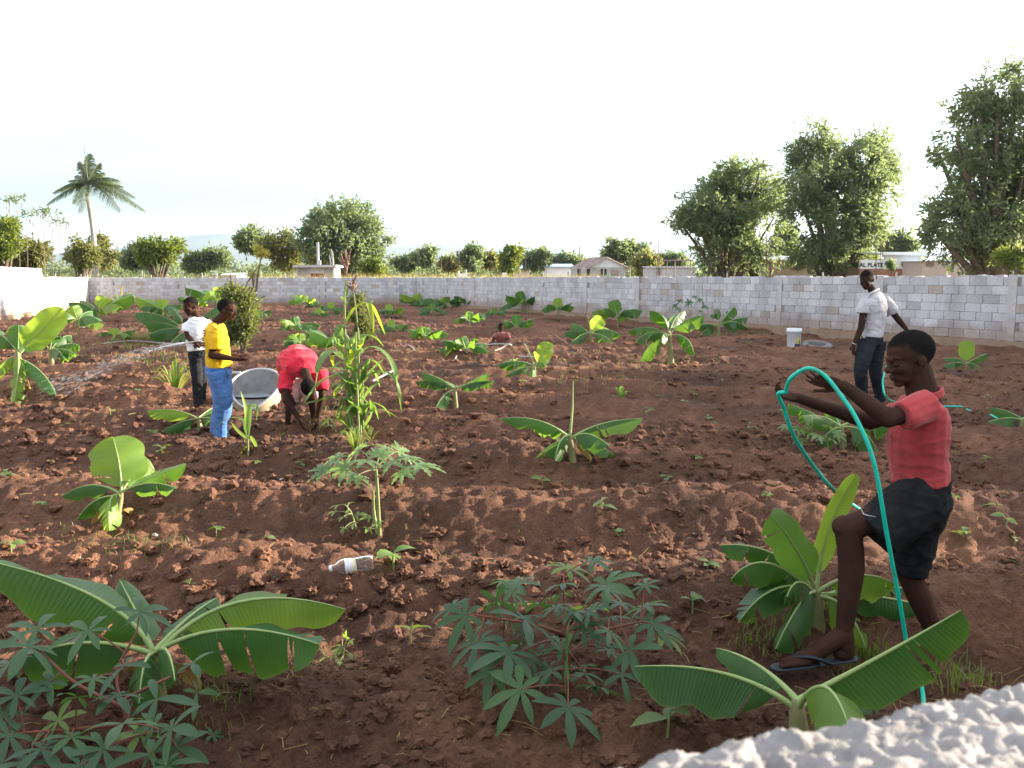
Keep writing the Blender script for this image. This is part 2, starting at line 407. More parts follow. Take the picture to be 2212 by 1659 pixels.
# ------------------------------------------------------------------ block walls
def block_mesh(seed, m):
    r = random.Random(seed); bm = bmesh.new(); bmesh.ops.create_cube(bm, size=1)
    for v in bm.verts: v.co += Vector((r.uniform(-.012, .012), r.uniform(-.01, .01), r.uniform(-.02, .02)))
    bmesh.ops.bevel(bm, geom=list(bm.edges), offset=.022, segments=1, affect='EDGES')
    me = bpy.data.meshes.new('block'); bm.to_mesh(me); bm.free(); me.materials.append(m); return me
BLK = {k: [block_mesh(i, M[k]) for i in range(4)] for k in ('block', 'blockpale', 'blocktan')}
def in_view(p, marg=0.03):
    x, y, z = p
    return y > .5 and abs(x / (y * _c - (z - CAMZ) * _s)) < 1106 / FPX + marg
def block_wall(A, B, side, rows, z0, label, colstep, extra=None, tan=.08, top=True, seed=1, colw=.2):
    """side: unit normal that faces the plot; A->B runs along the wall"""
    r = random.Random(seed)
    A = np.array(A, float); B = np.array(B, float); Ln = np.linalg.norm(B - A); d = (B - A) / Ln
    nrm = np.array(side, float); th = .15; ang = math.atan2(d[1], d[0])
    root = empty('block_wall', (A[0], A[1], 0)); tag(root, label, 'wall')
    rh = .2; bl = .405
    cols = list(np.arange(r.uniform(.5, 1.5), Ln, colstep))
    blocks = []
    for k in range(rows + (extra[2] if extra else 0)):
        z = z0 + k * rh; s = -(.2 if k % 2 else 0) - r.uniform(0, .06)
        while s < Ln:
            l = bl * r.uniform(.95, 1.04); a, b = s + .008, s + l - .008; s += l
            if k >= rows and not (extra[0] < (a + b) / 2 < extra[1] - r.uniform(0, .5)): continue
            for c in cols:
                if a < c - colw / 2 < b: b = c - colw / 2 - .004
                if a < c + colw / 2 < b: a = c + colw / 2 + .004
                if c - colw / 2 - .005 <= a and b <= c + colw / 2 + .005: a = b
            a = max(a, 0); b = min(b, Ln)
            if b - a < .06: continue
            q = r.random(); kind = 'blocktan' if q < tan else ('blockpale' if q < .5 else 'block')
            ctr = A + d * (a + b) / 2
            blocks.append((math.hypot(*ctr), in_view((*ctr, z)), a, b, z, kind, r.uniform(-.006, .006), r.uniform(-.012, .012), r.randrange(4)))
    blocks.sort(key=lambda t: (not t[1], t[0]))
    rest = {k: MB() for k in BLK}
    for i, (ds, vis, a, b, z, kind, off, tilt, vi) in enumerate(blocks):
        loc2 = d * (a + b) / 2 + nrm * off
        if i < 300 and vis:
            o = link('block', BLK[kind][vi], root, (loc2[0], loc2[1], z + rh / 2)); o.scale = (b - a, th, rh - .009)
            o.rotation_euler = (tilt * .6, tilt * .5, ang)
        else:
            ax = np.array([[d[0], d[1], 0], [nrm[0], nrm[1], 0], [0, 0, 1]])
            rest[kind].box((loc2[0], loc2[1], z + rh / 2), ((b - a) / 2, th / 2, rh / 2 - .0045), ax)
    for k, mb in rest.items():
        if mb.n: tag(link('blocks', mb.mesh('blocks', M[k], smooth=False), root), kind='stuff')
    ax = np.array([[d[0], d[1], 0], [nrm[0], nrm[1], 0], [0, 0, 1]])
    def seg(name, s0, s1, zl, zh, hw, m, bumpy=0, off=0.0):
        n = max(2, int((s1 - s0) / .12)); ss = np.linspace(s0, s1, n); mb = MB(); V = []
        rs = np.random.default_rng(seed + int(s0 * 10) + int(zh * 77))
        for i, s_ in enumerate(ss):
            for (u, zz_) in ((-hw, zl), (hw, zl), (hw, zh), (-hw, zh)):
                jit = rs.normal(0, bumpy, 3) if zz_ == zh else rs.normal(0, bumpy * .4, 3)
                p = d * s_ + nrm * (u + off + jit[0] * .5); V.append((p[0], p[1], zz_ + jit[1]))
        Fq = []
        for i in range(n - 1):
            for j in range(4): Fq.append([i * 4 + j, i * 4 + (j + 1) % 4, i * 4 + 4 + (j + 1) % 4, i * 4 + 4 + j])
        Fq += [[0, 3, 2, 1], [n * 4 - 4, n * 4 - 3, n * 4 - 2, n * 4 - 1]]
        mb.add(V, Fq); return link(name, mb.mesh(name, m, smooth=False), root)
    zt = z0 + rows * rh
    seg('mortar_core', .02, Ln - .02, z0 + .002, zt - .004, th / 2 - .013, M['mortar'])
    seg('plinth', 0, Ln, -.45, z0 - .003, th / 2 + .035, M['plinth'], .012)
    if extra: seg('mortar_core', extra[0] + .3, extra[1] - .7, zt, zt + extra[2] * rh - .02, th / 2 - .013, M['mortar'])
    if top:
        s0 = 0
        while s0 < Ln:                # dabs and runs of mortar along the top
            l = r.uniform(.4, 1.6)
            if not extra or s0 + l < extra[0] + .2 or s0 > extra[1]: seg('top_mortar', s0, min(s0 + l, Ln), zt - .004, zt + r.uniform(.012, .04), th / 2 - .012, M['column'], .009)
            s0 += l + r.uniform(.02, .5)
    for c in cols:
        cz = zt + r.uniform(.0, .05)
        if extra and extra[0] < c < extra[1] - .5: cz += extra[2] * rh - .1
        seg('column', c - colw / 2, c + colw / 2, z0 - .01, cz, th / 2 + .012, M['column'], .004)
    return root, cols, d
rw0, rw1 = CORN, CORN + RDIR * 54
RN = np.array([-RDIR[1], RDIR[0]]); RN = RN if RN[0] < 0 else -RN
LN = np.array([-LDIR[1], LDIR[0]]); LN = LN if LN[0] > 0 else -LN
FD = (LCOR - CORN) / np.linalg.norm(LCOR - CORN); FN = np.array([-FD[1], FD[0]]); FN = FN if FN[1] < 0 else -FN
block_wall(rw0 + RDIR * .12, rw1, RN, 7, .29, 'long pale grey concrete block wall with tan blocks running back along the right side', 3.55, seed=3, tan=.06)
block_wall(LCOR - FD * .12, CORN, FN, 7, .29, 'far grey block wall across the back of the garden behind the bananas', 3.9, seed=5, tan=.05, colw=.3)
block_wall(LCOR, LCOR + LDIR * 44, LN, 7, .29, 'sunlit blown-out block wall on the left with a raised broken end', 4.1, extra=(11.5, 30.0, 2), seed=7, tan=.04)

# ---- the wall the photographer looks over
E1 = Gz(1300, 1630, 1.41); E2 = Gz(2212, 1440, 1.41)
nd_ = (E2 - E1); nd_.z = 0; nd_.normalize(); nn = Vector((-nd_.y, nd_.x, 0)); nn = nn if nn.y > 0 else -nn
nw = empty('rough_wall', (E1.x, E1.y, 0)); tag(nw, 'rough sunlit concrete wall top close up in the lower right corner', 'wall')
ns, nt_ = 430, 96; sl = np.linspace(-.38, .66, ns); tw = np.linspace(0, .17, nt_)
SS, TT = np.meshgrid(sl, tw, indexing='ij')
hh = .0062 * fbm(SS * 110, TT * 110, 61, 3, .7) + .004 * fbm(SS * 48, TT * 48, 66, 2) + .004 * fbm(SS * 9, TT * 9, 63, 2) + .0025 * np.maximum(0, fbm(SS * 150, TT * 150, 67, 1))
hh = hh - .016 * np.exp(-TT / .008) + .006 * fbm(SS * 22, SS * 0, 71, 3) * np.exp(-TT / .02)
edge = (.005 * fbm(SS * 14, SS * 0 + 3, 65, 3) + .003 * fbm(SS * 60, TT * 0, 69, 2)) * np.exp(-TT / .03)
Vx = nd_.x * SS - nn.x * (TT - edge); Vy = nd_.y * SS - nn.y * (TT - edge); Vz = 1.41 + hh
ii = np.arange(ns * nt_).reshape(ns, nt_)
Fn = np.stack([ii[:-1, :-1], ii[:-1, 1:], ii[1:, 1:], ii[1:, :-1]], -1).reshape(-1, 4)[:, ::-1]
# skirt down both faces
Vt = np.stack([Vx, Vy, Vz], -1).reshape(-1, 3)
fr = ii[:, 0]; bk = ii[:, -1]; V2 = Vt[fr].copy(); V2[:, 2] = 1.2; V3 = Vt[bk].copy(); V3[:, 2] = 1.2
n0 = len(Vt); fs = np.arange(ns) + n0; bs = fs + ns
Fs = np.stack([fr[:-1], fr[1:], fs[1:], fs[:-1]], -1); Fb = np.stack([bk[:-1], bs[:-1], bs[1:], bk[1:]], -1)
M['rough'] = mottled('rough_concrete', (.17, .162, .16), (.3, .285, .28), 26, .95, .7, 420, .002, .1, c3=(.22, .195, .175))
link('rough_top', mesh_from('rough_top', np.concatenate([Vt, V2, V3]), [Fn, Fs, Fb], mats=[M['rough']]), nw)
mb = MB(); ax = np.array([[nd_.x, nd_.y, 0], [nn.x, nn.y, 0], [0, 0, 1]])
mb.box(np.array([nd_.x, nd_.y, 0]) * .14 - np.array([nn.x, nn.y, 0]) * .085 + np.array([0, 0, .38]), (.518, .082, .82), ax)
for s in (-3.38, 3.66): mb.box(np.array([nd_.x, nd_.y, 0]) * s - np.array([nn.x, nn.y, 0]) * .085 + np.array([0, 0, .455]), (2.995, .084, .93), ax)
link('wall_body', mb.mesh('wall_body', M['concrete'], smooth=False), nw)
# ================================================================== BACKGROUND
GR = gz
M['bark'] = mottled('bark', (.09, .07, .055), (.17, .14, .11), 8, .95, .8, 30, .03, .1)
M['palmbark'] = mottled('palm_trunk', (.3, .27, .24), (.42, .39, .36), 4, .9, .3, 20, .02, .15)
M['mango'] = leafmat('mango_leaf', (.058, .088, .062), (.125, .16, .105), (.27, .34, .16), .44)
M['mangolit'] = leafmat('sunlit_yellowgreen_leaf', (.05, .085, .024), (.13, .17, .045), (.3, .36, .06), .35)  # yellow-green crowns and bushes; the brightness of sunlit ones is in this colour
M['olive'] = leafmat('olive_leaf', (.075, .085, .038), (.16, .16, .07), (.28, .3, .1), .4)
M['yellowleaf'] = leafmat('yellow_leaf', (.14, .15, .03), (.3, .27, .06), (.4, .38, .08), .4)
M['palmleaf'] = leafmat('palm_leaf', (.05, .075, .05), (.11, .14, .085), (.2, .26, .07), .25)
M['straw'] = leafmat('straw', (.24, .19, .09), (.42, .34, .17), (.45, .38, .18), .3, .8, .1)

def leaves_geo(C, Nrm, n, ll, lw, rg, droop=.5):
    """n leaves around each cluster centre C (k,3); returns V, F3, rnd"""
    k = len(C); N = k * n
    c = np.repeat(C, n, 0); o = np.repeat(Nrm, n, 0)
    a = rg.normal(size=(N, 3)) + o * .9; a[:, 2] -= droop * .7
    a /= np.linalg.norm(a, axis=1)[:, None] + 1e-9
    l = ll * rg.uniform(.65, 1.25, N)[:, None]
    b = np.cross(a, rg.normal(size=(N, 3))); b /= np.linalg.norm(b, axis=1)[:, None] + 1e-9
    w = lw * rg.uniform(.7, 1.2, N)[:, None]
    c = c + rg.normal(size=(N, 3)) * ll * .35
    nn_ = np.cross(a, b) * l * .12
    V = np.stack([c, c + a * l * .5 + b * w * .5 + nn_, c + a * l, c + a * l * .5 - b * w * .5 + nn_], 1).reshape(-1, 3)
    i = np.arange(N) * 4
    F = np.concatenate([np.stack([i, i + 1, i + 2], 1), np.stack([i, i + 2, i + 3], 1)])
    rn = np.repeat(np.clip(np.repeat(rg.random(k), n) * .6 + rg.random(N) * .4, 0, 1), 4)
    return V, F, rn
def foliage(lobes, k, n, ll, lw, seed, gap=.42, shell=.5):
    rg = np.random.default_rng(seed); Lb = np.array(lobes, float); w = Lb[:, 3] ** 2; w /= w.sum()
    C = np.zeros((0, 3)); Nn = np.zeros((0, 3))
    while len(C) < k:
        q_ = k * 2; i = rg.choice(len(Lb), q_, p=w); d = rg.normal(size=(q_, 3)); d /= np.linalg.norm(d, axis=1)[:, None]
        r = Lb[i, 3] * (shell + (1 - shell) * rg.random(q_) ** .6) * (1 + .22 * rg.normal(size=q_))
        p = Lb[i, :3] + d * r[:, None] * np.array([1, 1, .92])
        ok = vnoise3(p, 1.5 / max(.5, Lb[:, 3].mean()), seed) > gap - .75 * rg.random(q_) - .25
        ok &= ~((d[:, 2] < -.6) & (rg.random(q_) < .4))
        C = np.concatenate([C, p[ok]]); Nn = np.concatenate([Nn, d[ok]])
    return leaves_geo(C[:k], Nn[:k], n, ll, lw, rg)
def make_tree(name, label, lobes, base, trunk_r, k, n, ll, lw, m, seed, group=None, cat='tree', gap=.42, barkm=None, limbs=True):
    root = empty(name, base); tag(root, label, cat, group)
    rg = random.Random(seed); b = Vector(base)
    Lb = [(Vector(q[:3]) - b, q[3]) for q in lobes]
    V, F, rn = foliage([(*q[0], q[1]) for q in Lb], k, n, ll, lw, seed, gap)
    mb = MB(); mb.add(V, F, 0, rnd=rn)
    link('crown', mb.mesh('crown', m, smooth=False), root)
    cen = sum((q[0] * q[1] for q in Lb), Vector()) / sum(q[1] for q in Lb)
    fork = Vector((cen.x * .35, cen.y * .35, max(.25 * cen.z, .8)))
    mb = MB(); mb.tube([(0, 0, -.1), fork * .5 + Vector((rg.uniform(-.1, .1), 0, 0)), fork], [trunk_r * 1.25, trunk_r, trunk_r * .8], 10)
    link('trunk', mb.mesh('trunk', barkm or M['bark']), root)
    if limbs:
        for q, r in Lb:
            mid = fork.lerp(q, .5) + Vector((rg.uniform(-.3, .3), rg.uniform(-.3, .3), rg.uniform(-.1, .3))) * r * .5
            mb = MB(); mb.tube(spline([fork * .9, mid, q], 4), [trunk_r * .5, trunk_r * .12], 6)
            link('limb', mb.mesh('limb', barkm or M['bark']), root)
    return root
def lobes_px(circs, Y, seed, dep=.8):
    rg = random.Random(seed); out = []; mx = max(c[2] for c in circs) * mpp(Y)
    for (x, y, r) in circs:
        rm = r * mpp(Y); out.append((*P(x, y, Y + rg.uniform(-1, 1) * mx * dep), rm))
        if r > 45: out.append((*P(x + rg.uniform(-.3, .3) * r, y + rg.uniform(-.3, .3) * r, Y + mx * rg.choice((-1, 1)) * dep), rm * .8))
    return out
def tree_px(name, label, circs, trunkx, Y, tr, k, n, ll, lw, m, seed, **kw):
    b = P(trunkx, 602, Y); return make_tree(name, label, lobes_px(circs, Y, seed), (b.x, Y, GR), tr, k, n, ll, lw, m, seed, **kw)

TG = 'trees beyond the block walls'
tree_px('mango_tree', 'leftmost of the three big dark mango trees over the right wall', [(1600, 400, 55), (1545, 425, 50), (1650, 425, 48), (1500, 462, 48), (1560, 480, 68), (1625, 485, 62), (1672, 470, 34), (1590, 535, 62), (1535, 555, 38), (1640, 545, 42), (1462, 472, 20), (1570, 372, 26), (1640, 372, 22)], 1560, 46, .28, 3000, 6, .3, .1, M['mango'], 11, group=TG, gap=.64)
tree_px('mango_tree', 'tall middle mango tree with a pointed top behind the white sign', [(1765, 295, 34), (1745, 335, 40), (1800, 355, 52), (1860, 350, 50), (1905, 365, 38), (1760, 400, 62), (1840, 420, 70), (1905, 412, 36), (1740, 455, 48), (1800, 490, 68), (1860, 480, 52), (1780, 545, 52), (1840, 545, 42), (1735, 540, 34), (1888, 318, 30)], 1800, 43, .32, 3200, 6, .3, .1, M['mango'], 12, group=TG, gap=.64)
tree_px('mango_tree', 'biggest mango tree cut off by the right edge of the picture', [(2150, 205, 52), (2200, 165, 45), (2105, 245, 48), (2190, 265, 72), (2065, 292, 32), (2130, 325, 70), (2028, 332, 20), (2215, 365, 75), (2120, 410, 72), (2065, 470, 60), (2165, 475, 80), (2035, 520, 38), (2100, 535, 58), (2185, 540, 52), (2245, 440, 85), (2265, 300, 85), (2300, 200, 80)], 2145, 31, .38, 4300, 6, .26, .085, M['mango'], 13, group=TG, gap=.64)
tree_px('mango_tree', 'big rounded dark tree behind the small kiosk, one branch sticking out right', [(740, 455, 32), (700, 482, 32), (780, 475, 36), (730, 500, 52), (790, 510, 40), (680, 510, 36), (700, 540, 46), (760, 550, 50), (800, 540, 28), (836, 515, 13), (820, 524, 13), (655, 520, 22), (740, 580, 40), (810, 575, 22)], 740, 76, .4, 2600, 5, .42, .16, M['mango'], 14, group=TG)
def small(label, x, y, rx, ry, Y, m, seed, k=520, name='tree', tx=None, **kw):
    rg = random.Random(seed); cs = []
    for i in range(13):
        a = rg.uniform(0, 6.28); q = rg.uniform(.3, 1.02); cs.append((x + math.cos(a) * rx * q, y + math.sin(a) * ry * q * (.9 if math.sin(a) < 0 else .7), min(rx, ry) * rg.uniform(.2, .5)))
    cs.append((x + rg.uniform(-.2, .2) * rx, y, min(rx, ry) * .6))
    tree_px(name, label, cs, x if tx is None else tx, Y, .16 + .002 * rx, k, 4, .0055 * Y, .0024 * Y, m, seed, group=TG, limbs=(Y < 70), **kw)
small('dark tree at left of the big rounded tree, paler bush beside it', 545, 522, 40, 36, 82, M['mango'], 21, 700)
small('olive leafy tree filling the gap left of the big rounded tree', 608, 548, 42, 38, 79, M['olive'], 22, 700)
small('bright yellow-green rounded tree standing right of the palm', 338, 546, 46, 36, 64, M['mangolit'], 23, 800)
small('dull green tree half hidden at left of the bright rounded tree', 296, 560, 24, 24, 70, M['mango'], 24, 400)
small('pair of low dark trees, left one, right of the bright rounded tree', 425, 566, 28, 24, 92, M['mango'], 25, 400)
small('pair of low dark trees, right one, left of the tall dark tree', 470, 562, 26, 28, 92, M['mango'], 26, 420)
small('scraggly tree just behind the palm trunk', 218, 552, 30, 34, 84, M['olive'], 27, 520)
small('open-crowned tree at left of the palm trunk', 172, 548, 40, 36, 58, M['olive'], 28, 700, gap=.62)
small('brownish hedge-like tree at the left edge behind the raised wall', 62, 548, 58, 42, 46, M['olive'], 29, 1300)
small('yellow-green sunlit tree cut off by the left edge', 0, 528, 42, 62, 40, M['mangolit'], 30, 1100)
small('low tree right of the big rounded tree, under the hills', 880, 568, 28, 20, 112, M['mango'], 31, 360)
small('rounded far tree standing between dead twigs near the middle', 918, 560, 20, 24, 108, M['mango'], 32, 320)
small('far clump of tree left of the rounded pair near the centre', 975, 572, 24, 16, 118, M['olive'], 33, 300)
small('rounded dark tree near the centre, above the wall corner', 1018, 558, 26, 26, 102, M['mango'], 34, 420)
small('smaller olive tree right of the rounded centre tree', 1060, 566, 20, 20, 106, M['olive'], 35, 300)
small('narrow conical yellow-green tree near the centre', 1103, 558, 18, 38, 90, M['mangolit'], 36, 460)
small('umbrella-shaped tree right of the narrow conical tree', 1160, 562, 30, 22, 96, M['mango'], 37, 420)
small('low far trees left of the rusty roofed house', 1228, 560, 34, 14, 150, M['mango'], 38, 300)
small('wide dome-shaped tree behind the rusty roofed house', 1350, 546, 46, 30, 98, M['mango'], 39, 800)
small('yellowish bush at the right corner of the rusty roofed house', 1392, 566, 26, 30, 84, M['olive'], 40, 500)
small('low far trees left of the three mangoes', 1450, 566, 36, 20, 120, M['mango'], 41, 400)
small('dim tree filling the gap between the left and middle mangoes', 1690, 530, 34, 44, 66, M['mango'], 42, 700)
small('rounded tree between the middle and the biggest mango', 1945, 528, 40, 36, 72, M['mango'], 43, 700)
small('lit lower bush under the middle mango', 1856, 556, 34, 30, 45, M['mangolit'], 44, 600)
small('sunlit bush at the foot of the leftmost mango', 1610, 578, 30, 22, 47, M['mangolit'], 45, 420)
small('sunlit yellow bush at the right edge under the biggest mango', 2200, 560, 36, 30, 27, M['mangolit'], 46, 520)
small('low yellowish bush left of the kiosk', 690, 574, 24, 18, 74, M['yellowleaf'], 47, 240)
small('light green bush right of the kiosk', 806, 578, 30, 20, 72, M['mangolit'], 48, 320)
# the far wood that closes the horizon
rgb = np.random.default_rng(8); belt = []
for x in np.arange(-150, 2400, 11):
    Yb = rgb.uniform(150, 230); hgt = (6 + 9 * vnoise(np.array([x * .013]), np.array([2.2]), 4)[0]) * mpp(Yb) * rgb.uniform(.7, 1.3)
    belt.append((X(x, Yb) if False else (x - CX) / FPX * Yb, Yb, CAMZ + hgt * .3 + 1.0, hgt + .9))
V, Fq, rn = foliage(belt, 7000, 4, 1.0, .5, 88, .3); mb = MB(); mb.add(V, Fq, rnd=rn)
tag(link('far_wood', mb.mesh('far_wood', M['mango'], smooth=False)), 'far-off belt of trees along the horizon below the hills', 'wood', kind='stuff')
# trees standing out of the frame to the right, whose shade falls on the foreground
OG = 'trees outside the frame on the right'
def shade_tree(x, y, s, seed, lab, k=2600, zc=5.2, top=6.4):
    rg = random.Random(seed); lb = []
    for i in range(11):
        a = rg.uniform(0, 6.28); q = rg.uniform(.2, 1) * 2.3 * s
        r_ = rg.uniform(.9, 1.5) * s; lb.append((x + math.cos(a) * q, y + math.sin(a) * q, min(GR + zc * s + rg.uniform(-2.6, 2.6) * s, top - r_ * rg.uniform(.95, 1.2)), r_))
    make_tree('mango_tree', lab, lb, (x, y, GR), .35, k, 6, .36, .15, M['mango'], seed, group=OG, gap=.35)
for i, (x, y, s) in enumerate([(26, 9.4, .88), (26.6, 13.4, .85), (26, 17.2, .9), (26.8, 21, .85)]): shade_tree(x, y, s, 60 + i, ['nearest mango tree standing out of frame at right', 'second mango tree standing out of frame at right', 'third mango tree standing out of frame at right', 'farthest mango tree standing out of frame at right'][i], zc=4.6)

shade_tree(27, 11.3, .5, 71, 'slender unseen mango tree added out of frame at right to filter the sun', k=1300, zc=13.0, top=7.7)  # unseen tree, added so its leaves thin the sunlight on the boy in red
# ---- palm
def frond(mb, b, d, L, arch, seed, dropl=.9, nl=48):
    rg = random.Random(seed); d = Vector(d).normalized(); up = Vector((0, 0, 1)); pts = []
    h = Vector((d.x, d.y, 0)); h = h.normalized() if h.length > .05 else Vector((1, 0, 0))
    for i in range(13):
        t = i / 12; pts.append(b + d * L * t + Vector((0, 0, -arch * L * t * t)) + h * L * .1 * t * t)
    mb.tube(pts, [.05, .012], 5, rnd=.6)
    for i in range(nl):
        t = .12 + .88 * i / (nl - 1); k = t * 12; j = min(int(k), 11); p = pts[j].lerp(pts[j + 1], k - j)
        tg = (pts[j + 1] - pts[j]).normalized(); sd = tg.cross(up); sd = sd.normalized() if sd.length > .1 else Vector((1, 0, 0))
        ll = L * .3 * (math.sin(math.pi * (t * .8 + .14)) ** .7) * rg.uniform(.85, 1.1)
        for s in (-1, 1):
            q = (sd * s * .75 + tg * .55 - up * dropl * rg.uniform(.5, 1.1)).normalized(); m_ = p + q * ll * .5 + up * ll * .08; e = p + q * ll - up * ll * .2
            w = tg * .03
            mb.add([p - w, p + w, m_ + w * 1.2, m_ - w * 1.2, e], [[0, 1, 2], [0, 2, 3], [3, 2, 4]], rnd=rg.random())
PY = 72.0; pb = P(209, 602, PY); pb.z = GR; pt = P(188, 424, PY)
palm = empty('palm_tree', pb); tag(palm, 'tall royal palm with a pale trunk rising over the far left wall', 'palm')
mb = MB(); mids = [pb, P(206, 560, PY), P(201, 500, PY), P(193, 450, PY), pt]
mb.tube([p - pb for p in spline(mids, 5)], [.22, .21, .19, .15, .13], 12); link('trunk', mb.mesh('trunk', M['palmbark']), palm)
mb = MB(); ct = P(190, 398, PY); mb.tube([pt - pb, (pt + ct) / 2 - pb, ct - pb], [.14, .16, .09], 10); link('crownshaft', mb.mesh('crownshaft', M['palmleaf']), palm)
fr_t = [(128, 440, -1, .5), (124, 415, .5, .45), (140, 402, -.8, .5), (282, 452, .6, .5), (276, 425, -1, .45), (262, 400, .9, .45), (165, 440, 2.0, .6), (240, 455, -1.5, .55), (176, 345, .3, .1), (212, 350, -.4, .1), (165, 372, 1, .3), (235, 378, 1.2, .3), (190, 330, .3, .05), (255, 385, -1.2, .4), (150, 388, -1.6, .4), (200, 365, 1.6, .2), (182, 460, -2.2, .7), (222, 368, -1, .25)]
for i, (tx, ty, dy, ar) in enumerate(fr_t):
    tip = P(tx, ty, PY + dy); v = tip - ct; Lf = v.length * 1.02; v2 = v + Vector((0, 0, ar * Lf))
    mb = MB(); frond(mb, ct - pb, v2, Lf, ar, i, .62); link('frond', mb.mesh('frond', M['palmleaf'], smooth=False), palm)
mb = MB(); mb.tube([ct - pb, ct - pb + Vector((-.15, 0, 3.3)) * .9], [.06, .015], 5); link('spear_leaf', mb.mesh('spear_leaf', M['palmleaf']), palm)

# ---- bare stalks with dry pods and rebar rising above the wall line
M['twig'] = mat('dry_twig', (.2, .15, .12), .9, .1)
M['rust'] = mottled('rusty_bar', (.1, .055, .04), (.17, .09, .06), 9, .9, .2, 50)
def stalk(x, ytop, Y, pods, seed):
    rg = random.Random(seed); b = P(x - rg.uniform(-6, 6), 602, Y); b.z = GR; t = P(x, ytop, Y)
    root = empty('agave_stalk' if pods else 'bare_pole', b)
    mb = MB(); mb.tube([(0, 0, 0), (t - b) * .5 + Vector((rg.uniform(-.05, .05), 0, 0)), t - b], [.022, .008], 5); link('stem', mb.mesh('stem', M['twig']), root)
    if pods:
        for i in range(3 + seed % 2):
            q = t - b + Vector((rg.uniform(-.5, .5), rg.uniform(-.2, .2), rg.uniform(-.5, .1))); mb = MB()
            mb.tube([t - b, q], [.008, .006], 4); mb.tube([q, q + Vector((.02, 0, -.2))], [.028, .012], 5, rnd=.3); link('seed_pod', mb.mesh('seed_pod', M['twig']), root)
        V, Fq, rn = leaves_geo(np.array([tuple(t - b + Vector((rg.uniform(-.4, .4), 0, .1))) for _ in range(9)]), np.array([[0, 0, 1.0]] * 9), 4, .22, .08, np.random.default_rng(seed))
        mb = MB(); mb.add(V, Fq, rnd=rn); link('leaves', mb.mesh('leaves', M['mango'], smooth=False), root)
    return root
for i, (x, y) in enumerate([(20, 438), (36, 432), (58, 468), (92, 460), (112, 466), (128, 482)]):
    tag(stalk(x, y, 42 + i, True, i), ['first', 'second', 'third', 'fourth', 'fifth', 'rightmost'][i] + ' tall bare stalk from the left edge, with dry hanging pods', 'stalk', 'bare stalks over the left wall')
bars = [(952, 512, 70, 1), (990, 500, 74, 2), (1122, 515, 66, 3), (1136, 500, 68, 4), (1180, 485, 60, 5), (1250, 500, 62, 6), (1254, 470, 62, 7), (1422, 430, 50, 9), (1428, 520, 50, 10)]
for i, (x, y, Y, sd) in enumerate(bars):
    o = stalk(x, y, Y, False, sd + 30); tag(o, 'thin leaning pole rising above the wall, %s of the row counted from the left' % ['first', 'second', 'third', 'fourth', 'fifth', 'sixth', 'seventh', 'eighth', 'ninth'][i], 'pole', 'thin poles over the wall')
def rebar(x, ytop, s, n, label, dx=4.0):
    # column starter bars standing on the wall's column at pixel column x
    Y = 0; 
    for t in np.arange(0, 54, .05):
        p = CORN + RDIR * t
        if p[0] / (p[1] * _c) > (x - CX) / FPX: Y = p[1]; break
    b = P(x, 596, Y); root = empty('rebar_cage', b); tag(root, label, 'rebar', 'rusty bars standing on the wall columns')
    rg = random.Random(int(x))
    for i in range(n):
        q = Vector(((i % 2 - .5) * .13 + rg.uniform(-.02, .02), (i // 2 - .5) * .1, -.1)); t = P(x + rg.uniform(-dx, dx), ytop + rg.uniform(0, 40), Y) - b
        mb = MB(); mb.tube([q, q + Vector((t.x, t.y, t.z + .1)) * .5, q + Vector((t.x, t.y, t.z + .1))], .0075, 5); link('bar', mb.mesh('bar', M['rust']), root)
    for k in range(2):
        mb = MB(); z = .12 + .3 * k; mb.tube([(-.08, -.06, z), (.08, -.06, z), (.08, .06, z), (-.08, .06, z), (-.08, -.06, z)], .005, 4); link('tie', mb.mesh('tie', M['rust']), root)
rebar(1660, 480, 1, 4, 'rusty rebar cage on the wall left of the grey-shirted man'); rebar(1898, 490, 1, 4, 'rusty rebar cage on the wall just right of the man\'s head'); rebar(1422, 520, 1, 2, 'thin rusty bars on the wall in front of the yellowish bush')

# ---- dry grass behind the walls
def blades(n, fn, hmin, hmax, w, seed, lean=.25, seg=2):
    rg = np.random.default_rng(seed); B = np.array([fn(rg) for _ in range(n)]); h = rg.uniform(hmin, hmax, n)
    a = rg.uniform(0, 6.28, n); d = np.stack([np.cos(a), np.sin(a), np.zeros(n)], 1); s = np.stack([-np.sin(a), np.cos(a), np.zeros(n)], 1)
    up = np.array([0, 0, 1.0]); l = rg.uniform(0, lean, n)[:, None] * h[:, None]; ww = w * rg.uniform(.6, 1.3, n)[:, None]
    m_ = B + up * h[:, None] * .6 + d * l * .4; t = B + up * h[:, None] * .98 + d * l * 1.3
    V = np.stack([B - s * ww, B + s * ww, m_ + s * ww * .8, m_ - s * ww * .8, t], 1).reshape(-1, 3); i = np.arange(n) * 5
    F = np.concatenate([np.stack([i, i + 1, i + 2], 1), np.stack([i, i + 2, i + 3], 1), np.stack([i + 3, i + 2, i + 4], 1)])
    return V, F, np.repeat(rg.random(n), 5)
def band(rg):
    Y = rg.uniform(56, 66); x = (rg.uniform(560, 1320) - CX) / FPX * Y
    return (x, Y, GR)
V, Fq, rn = blades(9000, band, 1.7, 2.5, .02, 91); mb = MB(); mb.add(V, Fq, rnd=rn)
tag(link('dry_grass', mb.mesh('dry_grass', M['straw'], smooth=False)), 'tall straw-coloured dry grass along the top of the far wall', 'grass', kind='stuff')
def band2(rg):
    Y = rg.uniform(53, 60); x = (rg.uniform(100, 600) - CX) / FPX * Y
    return (x, Y, GR)
V, Fq, rn = blades(4500, band2, 1.5, 2.45, .022, 92, .5); mb = MB(); mb.add(V, Fq, rnd=rn)
